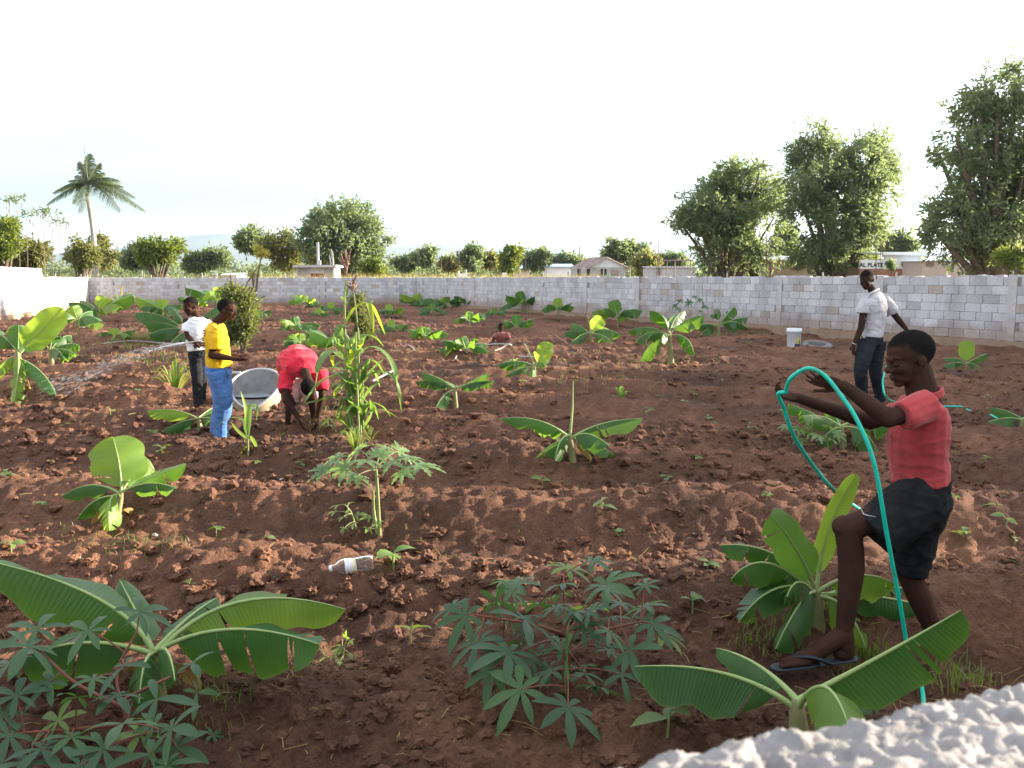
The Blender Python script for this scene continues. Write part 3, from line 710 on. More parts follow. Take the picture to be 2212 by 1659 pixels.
tag(link('undergrowth', mb.mesh('undergrowth', M['olive'], smooth=False)), 'olive green scrub behind the far wall at left', 'scrub', kind='stuff')
def cact(label, x, Y, h, seed):
    rg = random.Random(seed); b = Vector(((x - CX) / FPX * Y, Y, GR)); o = MB()
    o.tube([(0, 0, 0), (rg.uniform(-.05, .05), 0, h * .6), (rg.uniform(-.08, .08), 0, h)], [.05, .05, .03], 6)
    if rg.random() < .6: o.tube([(0, 0, h * .6), (.14, 0, h * .72), (.17, 0, h * .95)], [.035, .03, .02], 6)
    q = link('fence_post', o.mesh('fence_post', M['palmbark']), None, b); tag(q, label, 'post', 'rough fence posts behind the wall')
for i in range(16): cact('rough pale stake sticking up behind the far left wall', 100 + i * 34 + random.Random(i).uniform(-12, 12), 52.5 + .08 * i, 2.05 + .4 * random.Random(i + 9).random(), i)
for i in range(8): cact('pale stake sticking up behind the right wall by the mango trunks', 1570 + i * 52 + random.Random(i + 40).uniform(-15, 15), 38 - i * 1.3, 1.9 + .35 * random.Random(i + 70).random(), i + 50)

# ------------------------------------------------------------------ buildings
M['plaster'] = mottled('plaster_pink', (.46, .38, .33), (.56, .47, .41), 2.5, .9, .3, 30, .01)
M['white'] = mottled('whitewash', (.72, .73, .75), (.82, .82, .82), 3, .8, .2, 30, .01)
M['bluetin'] = mottled('blue_tin', (.36, .52, .66), (.5, .64, .76), 2, .45, 0, spec=.5)
M['whitetin'] = mottled('white_tin', (.62, .66, .72), (.78, .8, .83), 1.5, .5, 0, spec=.5)
M['rusttin'] = mottled('rusty_tin', (.17, .12, .13), (.3, .21, .2), 1.6, .6, .2, 12, c3=(.36, .33, .37))
M['galv'] = mottled('galvanised_sheet', (.5, .54, .57), (.68, .71, .74), 2.2, .45, .1, 12)
M['redbrown'] = mottled('red_shutter', (.16, .05, .04), (.24, .08, .06), 6, .7, .2)
M['dark'] = mat('dark_opening', (.03, .028, .026), .9)
M['brickred'] = mottled('brick_red', (.27, .14, .1), (.38, .2, .14), 5, .9, .4, 30)
M['black'] = mat('sign_paint_black', (.015, .015, .018), .6)
M['teal'] = mat('teal_cloth', (.06, .4, .42), .8)
M['wood'] = mottled('weathered_wood', (.22, .18, .14), (.34, .28, .22), 8, .9, .3, 40)
def bx(root, name, x0, x1, y0, y1, z0, z1, m):
    mb = MB(); mb.box(((x0 + x1) / 2, (y0 + y1) / 2, (z0 + z1) / 2), (abs(x1 - x0) / 2, abs(y1 - y0) / 2, abs(z1 - z0) / 2)); return link(name, mb.mesh(name, m, smooth=False), root)
def corr_roof(root, name, A, B, C_, D, m, n=26, amp=.03):
    """corrugated sheet through four corners A-B (eave) D-C (ridge)"""
    A, B, C_, D = map(Vector, (A, B, C_, D)); V = []; nrm = (B - A).cross(D - A).normalized()
    for i in range(n * 2 + 1):
        t = i / (n * 2); o = nrm * (amp if i % 2 else -amp); V += [A.lerp(B, t) + o, D.lerp(C_, t) + o]
    Fq = [[2 * i, 2 * i + 2, 2 * i + 3, 2 * i + 1] for i in range(n * 2)]; mb = MB(); mb.add([tuple(v) for v in V], Fq)
    o = link(name, mb.mesh(name, m, smooth=False), root); md = o.modifiers.new('s', 'SOLIDIFY'); md.thickness = .02; return o
def X(px, Y): return (px - CX) / FPX * Y
def Zp(py, Y): return CAMZ + (HOR - py) / FPX * Y * 1.0
# kiosk
Y = 62; k = empty('kiosk', (X(685, Y), Y, GR)); tag(k, 'small unplastered concrete kiosk with a red shutter and flat slab roof', 'building')
w = X(720, Y) - X(645, Y); zt = Zp(578, Y) - GR
for s in (-1, 1): bx(k, 'wall', s * w / 2 - .08 * s, s * w / 2 + .08 * s, -.1, 2.2, 0, zt, M['concrete'])
bx(k, 'wall', -w / 2 + .08, w / 2 - .08, 2.05, 2.2, 0, zt, M['concrete'])
bx(k, 'wall', -w / 2 + .08, -.35, 0, .14, 0, zt, M['concrete']); bx(k, 'wall', .6, w / 2 - .08, 0, .14, 0, zt, M['concrete'])
bx(k, 'wall', -.35, .6, 0, .14, 0, 1.35, M['concrete']); bx(k, 'lintel', -.35, .6, .0, .14, zt - .42, zt, M['column']); bx(k, 'shutter', -.35, .6, .07, .11, 1.35, zt - .42, M['redbrown'])
bx(k, 'roof', -w / 2 - .28, w / 2 + .28, -.35, 2.4, zt, zt + .17, M['column'])
bx(k, 'roof_post', -.02, .12, .6, .75, zt + .17, zt + 1.75, M['column']); bx(k, 'roof_post', .12, .24, .62, .74, zt + .17, zt + .5, M['column'])
for dx, hh_ in ((.95, .65), (1.08, 1.1), (1.16, .95)):
    mb = MB(); mb.tube([(dx, .6, zt + .17), (dx - .08, .6, zt + .17 + hh_)], .03, 6); link('roof_bar', mb.mesh('roof_bar', M['column']), k)
# half-built block rows by the kiosk
o = empty('half_built_wall', (X(590, 66), 66, GR)); tag(o, 'stepped half-built grey block wall left of the kiosk', 'wall')
for i in range(9):
    for j in range(10 if i < 4 else 11 - (i % 2)):
        if i in (4,) and j > 8: continue
        bx(o, 'block', i * .4, i * .4 + .39, 0, .15, .1 + j * .2, .29 + j * .2, M['block'])
# rusty roofed house
Y = 82; h = empty('tin_house', (X(1290, Y), Y, GR)); tag(h, 'grey house with a rusty tin gable roof and pale sheet gable above the wall', 'house')
xa, xb = X(1240, Y) - h.location.x, X(1350, Y) - h.location.x; ze = Zp(578, Y) - GR; zr = Zp(556, Y) - GR; xm = X(1308, Y) - h.location.x
bx(h, 'wall', xa, -.02, 0, .15, 0, ze, M['concrete']); bx(h, 'wall', .02, xb, 0, .15, 0, ze, M['concrete']); bx(h, 'wall', xa, xa + .15, .15, 5, 0, ze, M['concrete']); bx(h, 'wall', xb - .15, xb, .15, 5, 0, ze, M['concrete'])
xg = X(1278, Y) - h.location.x
mb = MB(); mb.add([(xg, -.03, ze), (xb, -.03, ze), (xm, -.03, zr - .05), (xg, .02, ze), (xb, .02, ze), (xm, .02, zr - .05)], [[0, 1, 2], [3, 5, 4]]); mb.add([(xg, -.03, ze), (xm, -.03, zr - .05), (xm, .02, zr - .05), (xg, .02, ze)], [[0, 1, 2, 3]])
link('gable', mb.mesh('gable', M['galv'], smooth=False), h)
corr_roof(h, 'roof', (xa - .3, 3.6, ze - .05), (xg - .25, -.3, ze - .02), (xm, -.3, zr), (xm - 1.3, 3.6, zr), M['rusttin'])
corr_roof(h, 'roof', (xb + .4, -.3, ze - .1), (xb + .4, 4.2, ze - .1), (xm, 4.2, zr), (xm, -.3, zr), M['rusttin'])
for (a, b_) in ((1246, 1253), (1266, 1273), (1296, 1301), (1304, 1309)): bx(h, 'window', X(a, Y) - h.location.x, X(b_, Y) - h.location.x, -.02, .05, Zp(596, Y) - GR, Zp(581, Y) - GR, M['dark'])
bx(h, 'door', X(1318, Y) - h.location.x, X(1334, Y) - h.location.x, -.03, .05, 0, Zp(583, Y) - GR, M['wood'])
for px in (1294, 1357): mb = MB(); mb.tube([(X(px, Y) - h.location.x, -.6, 0), (X(px, Y) - h.location.x, -.6, ze - .1)], .06, 6); link('porch_post', mb.mesh('porch_post', M['wood']), h)
o = empty('hanging_cloth', (X(1312, 81), 81, 1.0)); tag(o, 'teal cloth hanging in front of the rusty roofed house', 'cloth')
mb = MB(); vs = [(-.25 + .1 * i, .04 * math.sin(i * 2.1), z_) for z_ in (.95, .5, .1) for i in range(6)]; mb.add(vs, [[i + j * 6, i + 1 + j * 6, i + 7 + j * 6, i + 6 + j * 6] for j in range(2) for i in range(5)]); link('cloth', mb.mesh('cloth', M['teal']), o)
o = empty('white_gate', (X(1214, 70), 70, GR)); tag(o, 'white gate panel left of the rusty roofed house', 'panel'); bx(o, 'panel', -.38, .38, -.03, .03, 0, Zp(587, 70) - GR, M['white']); bx(o, 'post', .4, .5, -.05, .05, 0, Zp(588, 70) - GR, M['wood'])
o = empty('white_gate', (X(1090, 70), 70, GR)); tag(o, 'small white board standing in dry grass left of the conical tree', 'panel'); bx(o, 'panel', -.16, .16, -.03, .03, 0, Zp(589, 70) - GR, M['white']); bx(o, 'post', -.04, .04, .03, .09, 0, 1.6, M['wood'])
def shed(label, x0, x1, ytop, yeave, Y, wallm, roofm, dep=4, over=.25, wins=()):
    c = (x0 + x1) / 2; o = empty('shed', (X(c, Y), Y, GR)); tag(o, label, 'building'); a = X(x0, Y) - o.location.x; b_ = -a; ze = Zp(yeave, Y) - GR; zr = Zp(ytop, Y) - GR
    bx(o, 'wall', a, b_, 0, .15, 0, ze - .03, wallm); bx(o, 'wall', a, a + .15, .15, dep, 0, ze - .03, wallm); bx(o, 'wall', b_ - .15, b_, .15, dep, 0, ze - .03, wallm)
    corr_roof(o, 'roof', (a - over, -over, ze), (b_ + over, -over, ze), (b_ + over, dep, zr), (a - over, dep, zr), roofm, n=int((b_ - a) * 4) + 4)
    for (p0, p1, q0, q1) in wins:
        wx0, wx1 = X(p0, Y) - o.location.x, X(p1, Y) - o.location.x; z0_, z1_ = Zp(q1, Y) - GR, Zp(q0, Y) - GR
        wv = bx(o, 'window', wx0, wx1, -.02, .06, z0_, z1_, M['dark'])
        n_ = 4
        for i in range(n_): zz_ = z0_ + (i + .5) * (z1_ - z0_) / n_; bx(wv, 'slat', wx0, wx1, -.05, -.02, zz_ - .03, zz_ + .03, M['wood'])
    return o
shed('far white house with a pale blue roof left of the rusty roofed house', 1176, 1236, 569, 577, 96, M['white'], M['bluetin'], 5)
shed('far pale blue roof partly behind the conical tree', 1110, 1144, 572, 580, 108, M['plaster'], M['bluetin'], 4)
shed('pink plastered house with a blue tin roof and barred window left of the middle mango', 1652, 1782, 549, 562, 47, M['plaster'], M['whitetin'], 5, wins=[(1704, 1726, 566, 584)])
shed('long low pink plaster wall house right of the white painted sign', 1985, 2150, 560, 563, 39, M['plaster'], M['whitetin'], 4, .1, wins=[(1993, 2008, 566, 575)])
shed('low plastered building at the right edge under the biggest mango', 2162, 2240, 562, 566, 34, M['plaster'], M['whitetin'], 3, .1, wins=[(2186, 2200, 572, 590)])
shed('grey unfinished block house below the leftmost mango', 1404, 1500, 575, 578, 66, M['block'], M['concrete'], 4, .1, wins=[(1418, 1424, 580, 594)])
shed('tiny white roofed shed far behind the kiosk at left', 486, 516, 590, 594, 96, M['white'], M['whitetin'], 3)
# wall between the pink house and the sign
o = empty('plaster_wall', (X(1815, 44.5), 44.5, GR)); tag(o, 'low pinkish plaster wall behind the middle mango trunk', 'wall'); bx(o, 'wall', -.75, 1.2, 0, .15, 0, Zp(578, 44.5) - GR, M['plaster'])
# white painted shop wall with its lettering
Y = 41; s_ = empty('painted_shop', (X(1910, Y), Y, GR)); tag(s_, 'white painted shop wall lettered in black with a brick base and tin roof', 'building')
a, b_ = X(1852, Y) - s_.location.x, X(1978, Y) - s_.location.x; z1_ = Zp(581, Y) - GR; z2_ = Zp(562, Y) - GR; z3_ = Zp(548, Y) - GR; am = X(1905, Y) - s_.location.x
bx(s_, 'brick_base', a, b_, 0, .2, 0, z1_, M['brickred']); bx(s_, 'white_wall', a, am, -.02, .2, z1_, z2_, M['white']); bx(s_, 'white_wall', am, b_, -.02, .2, z1_, z3_ - .08, M['white'])
bx(s_, 'wall', b_ - .15, b_, .2, 3.6, 0, z2_, M['brickred'])
corr_roof(s_, 'roof', (am - .2, -.15, z3_ - .06), (X(2040, Y) - s_.location.x, -.15, z3_ - .12), (X(2040, Y) - s_.location.x, 3, z3_ + .12), (am - .2, 3, z3_ + .12), M['whitetin'])
def sign(root, txt, x, z, size, y):
    cu = bpy.data.curves.new('lettering', 'FONT'); cu.body = txt; cu.size = size; cu.extrude = .004; cu.align_x = 'CENTER'; cu.offset = .008
    t = bpy.data.objects.new('t', cu); COL.objects.link(t); dg = bpy.context.evaluated_depsgraph_get()
    me = bpy.data.meshes.new_from_object(t.evaluated_get(dg)); bpy.data.objects.remove(t, do_unlink=True); me.materials.clear(); me.materials.append(M['black'])
    o = link('lettering', me, root, (x, y, z)); o.rotation_euler = (math.pi / 2, 0, 0); return o
sign(s_, 'AL PLATE', X(1875, Y) - s_.location.x, Zp(577, Y) - GR, .26, -.026)
sign(s_, 'OTEL', X(1956, Y) - s_.location.x, Zp(577, Y) - GR, .3, -.026)
tree_px('sapling', 'dark sapling growing in front of the lettered white shop wall', [(1921, 571, 6), (1925, 577, 6), (1917, 580, 6), (1923, 566, 4)], 1921, 38.5, .03, 70, 5, .14, .06, M['mango'], 81, limbs=False)
# lean-to roof on poles over the wall, by the grey block house
o = empty('pole_shelter', (X(1462, 60), 60, GR)); tag(o, 'thin flat shelter roof on pale poles left of the leftmost mango', 'shelter')
bx(o, 'roof', -.95, .9, -.5, 1.2, Zp(564, 60) - GR, Zp(562, 60) - GR, M['rusttin'])
for dx in (-.8, -.3, .75): mb = MB(); mb.tube([(dx, -.4, 0), (dx, -.4, Zp(564, 60) - GR)], .045, 6); link('pole', mb.mesh('pole', M['wood']), o)
# white goat-coloured animal seen over the wall reads as a pale chair-backed bench
o = empty('white_bench', (X(1000, 58), 58, GR)); tag(o, 'small white bench-like frame above the far wall near its corner', 'bench')
for dx in (-.22, .22): mb = MB(); mb.tube([(dx, 0, 0), (dx * 1.1, 0, Zp(586, 58) - GR + (.1 if dx > 0 else 0))], .04, 6); link('leg', mb.mesh('leg', M['white']), o)
bx(o, 'backrest', -.22, .22, -.03, .03, Zp(597, 58) - GR, Zp(591, 58) - GR, M['white'])

# ------------------------------------------------------------------ far hills
ridge = [(-300, 560), (-100, 552), (100, 548), (230, 541), (330, 530), (375, 520), (400, 509), (430, 506), (470, 505), (510, 509), (560, 520), (650, 534), (800, 540), (870, 532), (920, 528), (1000, 528), (1060, 530), (1180, 536), (1250, 534), (1330, 527), (1400, 517), (1450, 514), (1500, 519), (1600, 528), (1750, 538), (1950, 545), (2200, 548), (2600, 550)]
HY = 7000.0; rx = np.linspace(-300, 2600, 260); ry = np.interp(rx, [r[0] for r in ridge], [r[1] for r in ridge])
ry = ry + fbm(rx * .02, rx * 0, 95, 4) * 3; V = []
for j, (dy, f) in enumerate(((-2200, 0.0), (-1500, .3), (-700, .62), (0, 1.0), (900, .55), (2200, 0.0))):
    for x_, y_ in zip(rx, ry):
        zt_ = (HOR - y_) / FPX * HY * f; n_ = float(fbm(np.array([x_ * .03]), np.array([j * 1.7]), 97, 3)[0])
        V.append(((x_ - CX) / FPX * HY, HY + dy + n_ * 260 * (j not in (3,)), gz - 2 + zt_ * (1 + .16 * n_ * (j != 3))))
ii = np.arange(6 * 260).reshape(6, 260); Fq = np.stack([ii[:-1, :-1], ii[:-1, 1:], ii[1:, 1:], ii[1:, :-1]], -1).reshape(-1, 4)
M['hill'] = mottled('hill_scrub', (.06, .075, .04), (.11, .12, .07), .003, .95, 0)
tag(link('hills', mesh_from('hills', V, [Fq], mats=[M['hill']])), 'low hazy blue mountain ridge along the horizon', kind='structure')

# ---- the air between here and the hills
mb = MB(); mb.box((0, 3500, 185.2), (9500, 7000, 186.5)); 
hzo = link('haze', mb.mesh('haze', [], smooth=False)); tag(hzo, 'pale humid evening haze in the air', 'haze', kind='stuff')
hm = bpy.data.materials.new('haze'); hm.use_nodes = True; hm.node_tree.nodes.clear()
ho = hm.node_tree.nodes.new('ShaderNodeOutputMaterial'); hv = hm.node_tree.nodes.new('ShaderNodeVolumePrincipled')
hv.inputs['Color'].default_value = (.62, .8, 1, 1); hv.inputs['Density'].default_value = .0001; hv.inputs['Anisotropy'].default_value = .45
hm.node_tree.links.new(hv.outputs[0], ho.inputs['Volume']); hzo.data.materials.append(hm)
# ================================================================== PLANTS
M['banana'] = leafmat('banana_leaf', (.026, .09, .026), (.042, .128, .034), (.22, .38, .04), .36, .42, .45, veins=11, hue=.14)
M['bananalit'] = leafmat('banana_leaf_sunlit_yellow', (.085, .18, .032), (.13, .23, .04), (.36, .46, .06), .46, .42, .4, veins=11)  # yellowish leaves; sunlight on the bright ones is put into the colour too
M['bananadry'] = leafmat('banana_leaf_dry', (.2, .15, .06), (.3, .22, .1), (.4, .3, .12), .3, .85, .1, veins=10)
M['midrib'] = mottled('midrib', (.2, .29, .09), (.28, .36, .13), 9, .5, 0, spec=.4)
M['pstem'] = mottled('banana_stem', (.12, .15, .055), (.21, .2, .09), 5, .6, .3, 30, .01, c3=(.2, .13, .07))
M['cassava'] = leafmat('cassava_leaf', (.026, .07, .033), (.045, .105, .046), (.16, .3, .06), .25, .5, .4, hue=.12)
M['cassavalit'] = leafmat('cassava_leaf_sunlit', (.1, .18, .05), (.14, .23, .06), (.3, .4, .06), .4)  # brighter copy of the cassava leaf, sunlit tone held in its colour
M['redstem'] = mottled('red_petiole', (.14, .045, .035), (.2, .08, .05), 6, .6, 0)
M['papaya'] = leafmat('papaya_leaf', (.075, .15, .05), (.13, .22, .075), (.28, .4, .08), .35, .36, .55, hue=.1)
M['greenstem'] = mottled('green_stem', (.16, .2, .07), (.25, .28, .12), 6, .6, 0)
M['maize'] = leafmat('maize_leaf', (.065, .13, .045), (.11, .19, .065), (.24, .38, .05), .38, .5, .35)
M['maizelit'] = leafmat('maize_leaf_sunlit', (.16, .25, .03), (.23, .32, .05), (.4, .48, .05), .45)  # yellower, paler maize leaf whose colour carries the look of sun on it
M['tassel'] = mat('maize_tassel', (.2, .12, .1), .9, .1)
M['shrub'] = leafmat('shrub_leaf', (.055, .08, .03), (.13, .15, .05), (.26, .3, .07), .3)
M['weed'] = leafmat('weed_leaf', (.07, .13, .05), (.15, .22, .08), (.28, .38, .08), .35)
M['grass'] = leafmat('grass_blade', (.07, .11, .03), (.15, .19, .05), (.28, .34, .07), .35)

UP = Vector((0, 0, 1))
def bez(p0, p1, p2, n):
    return [p0 * (1 - t) ** 2 + p1 * 2 * t * (1 - t) + p2 * t * t for t in [i / n for i in range(n + 1)]]
def banana_leaf(P0, P1, P2, width, seed, face=.0, near=35, far=35, tears=2, t0=.16, wavy=.5, curl=25, n=20, m=4, org=None):
    """one blade: returns (blade V,F,uv,rnd), (midrib pts)"""
    rg = random.Random(seed); pts = bez(P0, P1, P2, 48); org = org or Vector()
    cam_ = Vector((0, 0, CAMZ))
    V = []; F = []; UV = []; RN = []
    def frame(t):
        k = max(0, min(47.999, t * 48)); i = int(k); p = pts[i].lerp(pts[i + 1], k - i); T = (pts[min(i + 1, 48)] - pts[max(i - 1, 0)]).normalized()
        tc = (cam_ - p).normalized(); N = (UP * (1 - face) + tc * face); N = N - T * N.dot(T)
        if N.length < .15: N = tc - T * tc.dot(T)
        N.normalize(); B = T.cross(N)
        return p, T, N, B, (1 if B.dot(tc) > 0 else -1)
    ns = frame(.5)[4]
    for side in (1, -1):
        nearside = side == ns; a0 = near if nearside else far
        cuts = [0.0] + sorted(rg.uniform(.12, .94) for _ in range((tears + rg.choice((0, 1, 2)) if n > 20 else tears) if rg.random() < .9 else 0)) + [1.0]
        ph = rg.uniform(0, 6); da = 0.0
        for c in range(len(cuts) - 1):
            s0, s1 = cuts[c], cuts[c + 1]
            if s1 - s0 < .03: continue
            k = max(3, int(n * (s1 - s0)) + 1); base = len(V); da = rg.uniform(-16, 16) if len(cuts) > 2 else 0
            for i in range(k + 1):
                f = i / k; s = s0 + (s1 - s0) * f
                for j in range(m + 1):
                    q = j / m; ss = s
                    if c > 0: ss = max(ss, s0 + .022 * q * rg.uniform(.6, 1.2))
                    if c < len(cuts) - 2: ss = min(ss, s1 - .022 * q)
                    p, T, N, B, _ = frame(t0 + (1 - t0) * ss)
                    w = width * .5 * (min(1, s / .16) ** .55) * max(.0, 1 - max(0, (s - .55) / .45) ** 2.4) ** .62 * (1 + .04 * math.sin(s * 17 + ph))
                    a = R(a0 + da * q); cr = R(curl) * q
                    x_ = w * q * math.cos(a + cr * .6); z_ = -w * q * math.sin(a + cr * .6)
                    v = p + B * side * x_ + N * z_ + N * (wavy * width * (.07 * q * math.sin(s * 13 + ph + side) + .012 * q * q * math.sin(s * 41 + ph * 2))) + T * (w * q * .18)
                    V.append(v - org); UV.append((s, .5 + .5 * q * side)); RN.append(.35 + .4 * rg.random() * .5 + .25 * (1 - q))
            for i in range(k):
                for j in range(m):
                    a_ = base + i * (m + 1) + j
                    F.append([a_, a_ + 1, a_ + m + 2, a_ + m + 1] if side == 1 else [a_, a_ + m + 1, a_ + m + 2, a_ + 1])
    return (np.array([tuple(v) for v in V]), F, UV, RN), [p - org for p in pts[::4]]
BG = 'banana plants set out in the dug garden'
def banana(label, base, crown, leaves, seed, stem=.05, sub=True, spear=None, dry=0):
    b = G(*base); Y = b.y; c = P(crown[0], crown[1], Y); mp = mpp(Y); rg = random.Random(seed)
    root = empty('banana_plant', b); tag(root, label, 'banana plant', BG)
    c0 = c - b; mb = MB()
    mb.tube([(0, 0, -.06), c0 * .35 + Vector((rg.uniform(-.01, .01), 0, 0)), c0 * .8, c0], [stem * 1.0, stem * .78, stem * .6, stem * .38], 10)
    link('pseudostem', mb.mesh('pseudostem', M['pstem']), root)
    for i, lf in enumerate(leaves):
        d = dict(dy=0, w=40, arch=10, face=.15, near=35, far=35, tears=2, m='banana', curl=25, p1=None, t0=.16, wavy=.6); d.update(lf[2] if len(lf) > 2 else {})
        Yt = Y + d['dy']; tip = P(lf[0], lf[1], Yt)
        p0 = c - (c - b) * rg.uniform(0, .18)
        if d['p1']: p1 = P(d['p1'][0], d['p1'][1], (Y + Yt) / 2); p1 = p1 * 1.0
        else: p1 = (c + tip) / 2 + Vector((0, 0, d['arch'] * mp * 2))
        near_small = mp * d['w'] * 0
        blade, mid = banana_leaf(p0, p1, tip, d['w'] * mp * 1.18, seed * 31 + i, d['face'], d['near'], d['far'], d['tears'], d['t0'], d['wavy'], d['curl'], n=30 if sub else 10, m=5 if sub else 2, org=b)
        mb = MB(); mb.add(blade[0], blade[1], 0, uv=blade[2], rnd=blade[3])
        r0 = min(stem * .22, .0095)
        if sub:
            lo_ = link('leaf', mb.mesh('leaf', M[d['m']]), root); m2 = MB(); m2.tube(mid, [r0 * 1.3, r0 * .8, r0 * .5, r0 * .15], 6); link('midrib', m2.mesh('midrib', M['midrib']), lo_)
        else:
            mb.tube(mid[::2] + [mid[-1]], [r0 * 1.2, r0 * .7, r0 * .15], 4, m=1, cap=False); link('leaf', mb.mesh('leaf', [M[d['m']], M['midrib']]), root)
    for i in range(dry):                # dead leaves hanging round the stem
        a = rg.uniform(0, 6.28); q = c0 * rg.uniform(.35, .7); tip = b + Vector((math.cos(a) * .16, math.sin(a) * .16, .02)) ; bl, mid = banana_leaf(b + q, b + q + Vector((math.cos(a) * .15, math.sin(a) * .15, .05)), tip, .1, seed + 900 + i, .4, 50, 50, 1, n=8, m=2, org=b)
        mb = MB(); mb.add(bl[0], bl[1], 0, uv=bl[2], rnd=bl[3]); link('dead_leaf', mb.mesh('dead_leaf', M['bananadry']), root)
    if spear:
        t = P(spear[0], spear[1], Y) - b; mb = MB(); mb.tube([c0 * .9, c0.lerp(t, .5) + Vector((.01, 0, 0)), t], [stem * .3, stem * .22, .003], 7); link('rolled_leaf', mb.mesh('rolled_leaf', M['midrib']), root)
    return root
D = lambda **k: k
# --- the plants one sees leaf by leaf
banana('biggest banana plant, bottom left, wide torn leaves above the cassava', (338, 1512), (335, 1405), [
    (-45, 1208, D(w=165, p1=(285, 1275), near=72, far=25, tears=1, dy=.1, face=0, curl=10)), (746, 1316, D(w=130, p1=(480, 1235), near=66, far=20, tears=1, dy=.15, m='bananalit', face=.05, curl=12, t0=.2)),
    (690, 1392, D(w=170, p1=(480, 1318), near=76, far=22, tears=2, dy=-.2, face=0, curl=8, t0=.16)), (22, 1436, D(w=150, p1=(170, 1352), near=74, far=20, tears=1, dy=-.15, face=0, curl=8)),
    (378, 1470, D(w=80, p1=(365, 1372), dy=-.38, near=55, far=55, face=.2, tears=0)), (258, 1252, D(w=70, p1=(300, 1330), dy=.3, face=.8, near=20, far=20, tears=0)),
    (300, 1520, D(w=110, p1=(310, 1390), dy=-.3, near=40, far=40, face=.2)), (470, 1290, D(w=60, p1=(400, 1330), dy=.35, face=.5, near=20, far=20, tears=1))], 1, stem=.05, dry=2)
banana('banana plant behind the rough wall top, leaf crossing the boy\'s foot', (1722, 1640), (1722, 1512), [
    (1371, 1440, D(w=160, p1=(1590, 1425), near=70, far=25, tears=1, dy=.1, face=0, curl=10)), (1547, 1400, D(w=80, p1=(1640, 1418), dy=.35, near=50, far=30, tears=0)),
    (2076, 1318, D(w=165, p1=(1930, 1405), near=40, far=70, tears=0, dy=-.1, face=.62, curl=12, t0=.12)), (1838, 1585, D(w=130, p1=(1790, 1412), dy=-.4, near=35, far=35, face=.3, tears=0, m='bananalit', curl=35)),
    (1900, 1520, D(w=70, p1=(1800, 1490), dy=.25, near=40, tears=0))], 2, stem=.045)
banana('broad-leaved banana plant beside the boy\'s bare shin', (1765, 1360), (1763, 1278), [
    (1851, 1024, D(w=66, p1=(1772, 1140), face=.95, near=-38, far=-38, tears=0, dy=.15, m='bananalit', curl=-20)), (1664, 1112, D(w=80, p1=(1735, 1190), face=.7, near=12, far=14, tears=0, dy=-.2, curl=15)),
    (1555, 1178, D(w=70, p1=(1690, 1165), dy=.1, near=60, far=15, tears=0, face=.15)), (1580, 1250, D(w=85, p1=(1650, 1165), dy=-.2, near=65, far=30, tears=1, face=.1)),
    (1598, 1340, D(w=80, p1=(1670, 1235), dy=-.25, near=65, far=20, tears=1)), (1675, 1402, D(w=110, p1=(1735, 1270), dy=-.35, near=45, far=45, face=.3)),
    (1700, 1290, D(w=70, p1=(1720, 1225), dy=-.35, near=60, far=45, tears=2, face=.2)), (1620, 1290, D(w=70, p1=(1680, 1215), dy=-.1, near=70, far=30, tears=3)), (1935, 1262, D(w=95, p1=(1850, 1215), dy=-.05, near=60, far=30, tears=1, m='bananalit')), (2066, 1308, D(w=80, p1=(1920, 1235), dy=.3, near=55, far=25)), (2105, 1345, D(w=80, p1=(1930, 1275), dy=.1, near=55, far=25)), (1870, 1400, D(w=90, p1=(1830, 1280), dy=-.2, near=40, far=40, face=.3, m='bananalit'))], 3, stem=.05, dry=2)
banana('banana plant at left with one upright glowing yellow leaf', (250, 1136), (262, 1062), [
    (243, 944, D(w=100, p1=(262, 1000), face=.95, near=8, far=10, tears=0, m='bananalit', dy=.1, curl=10, t0=.08)), (322, 992, D(w=80, p1=(290, 1010), face=.8, near=15, far=15, m='bananalit', dy=.2, tears=0)),
    (402, 1003, D(w=48, p1=(320, 1028), face=.6, near=25, far=25, tears=0)), (378, 1054, D(w=46, p1=(320, 1030), near=60, far=25, dy=-.15, tears=0, face=.3)), (133, 1072, D(w=46, p1=(200, 1026), near=55, far=25, tears=1, face=.2)),
    (165, 1124, D(w=50, p1=(205, 1060), near=60, far=30, dy=-.1, face=.3)), (236, 1146, D(w=66, p1=(230, 1050), dy=-.3, near=40, far=45, face=.4, m='bananalit'))], 4, stem=.035, dry=3)
banana('banana plant near the centre with two wide leaves and a tall rolled spear', (1238, 1000), (1230, 940), [
    (1082, 904, D(w=40, p1=(1175, 892), near=55, far=15, tears=0)), (1388, 904, D(w=52, p1=(1290, 905), near=60, far=15, tears=1)), (1314, 962, D(w=58, p1=(1265, 918), dy=-.3, near=55, far=25, tears=0)),
    (1328, 984, D(w=44, p1=(1275, 940), dy=.1, near=60, far=25)), (1152, 996, D(w=50, p1=(1190, 950), near=60, far=25)), (1200, 996, D(w=44, p1=(1205, 940), dy=-.25, near=50, far=50)), (1150, 925, D(w=44, p1=(1185, 905), dy=.3, near=60))], 5, stem=.04, spear=(1238, 823), dry=1)
banana('banana plant half hidden behind the boy\'s outstretched arms', (1822, 968), (1818, 920), [(1705, 872, D(w=46, p1=(1750, 888), near=55, far=15, tears=0)), (1733, 898, D(w=52, p1=(1780, 890), dy=-.3, near=60, far=20, tears=0)), (1897, 978, D(w=60, p1=(1872, 915), dy=-.2, near=45, far=40)), (1925, 925, D(w=66, p1=(1880, 890), near=60, far=20)), (1790, 875, D(w=40, p1=(1800, 890), face=.7, dy=.2)), (1775, 960, D(w=50, p1=(1790, 920), dy=-.2, near=55))], 6, sub=True, stem=.04)
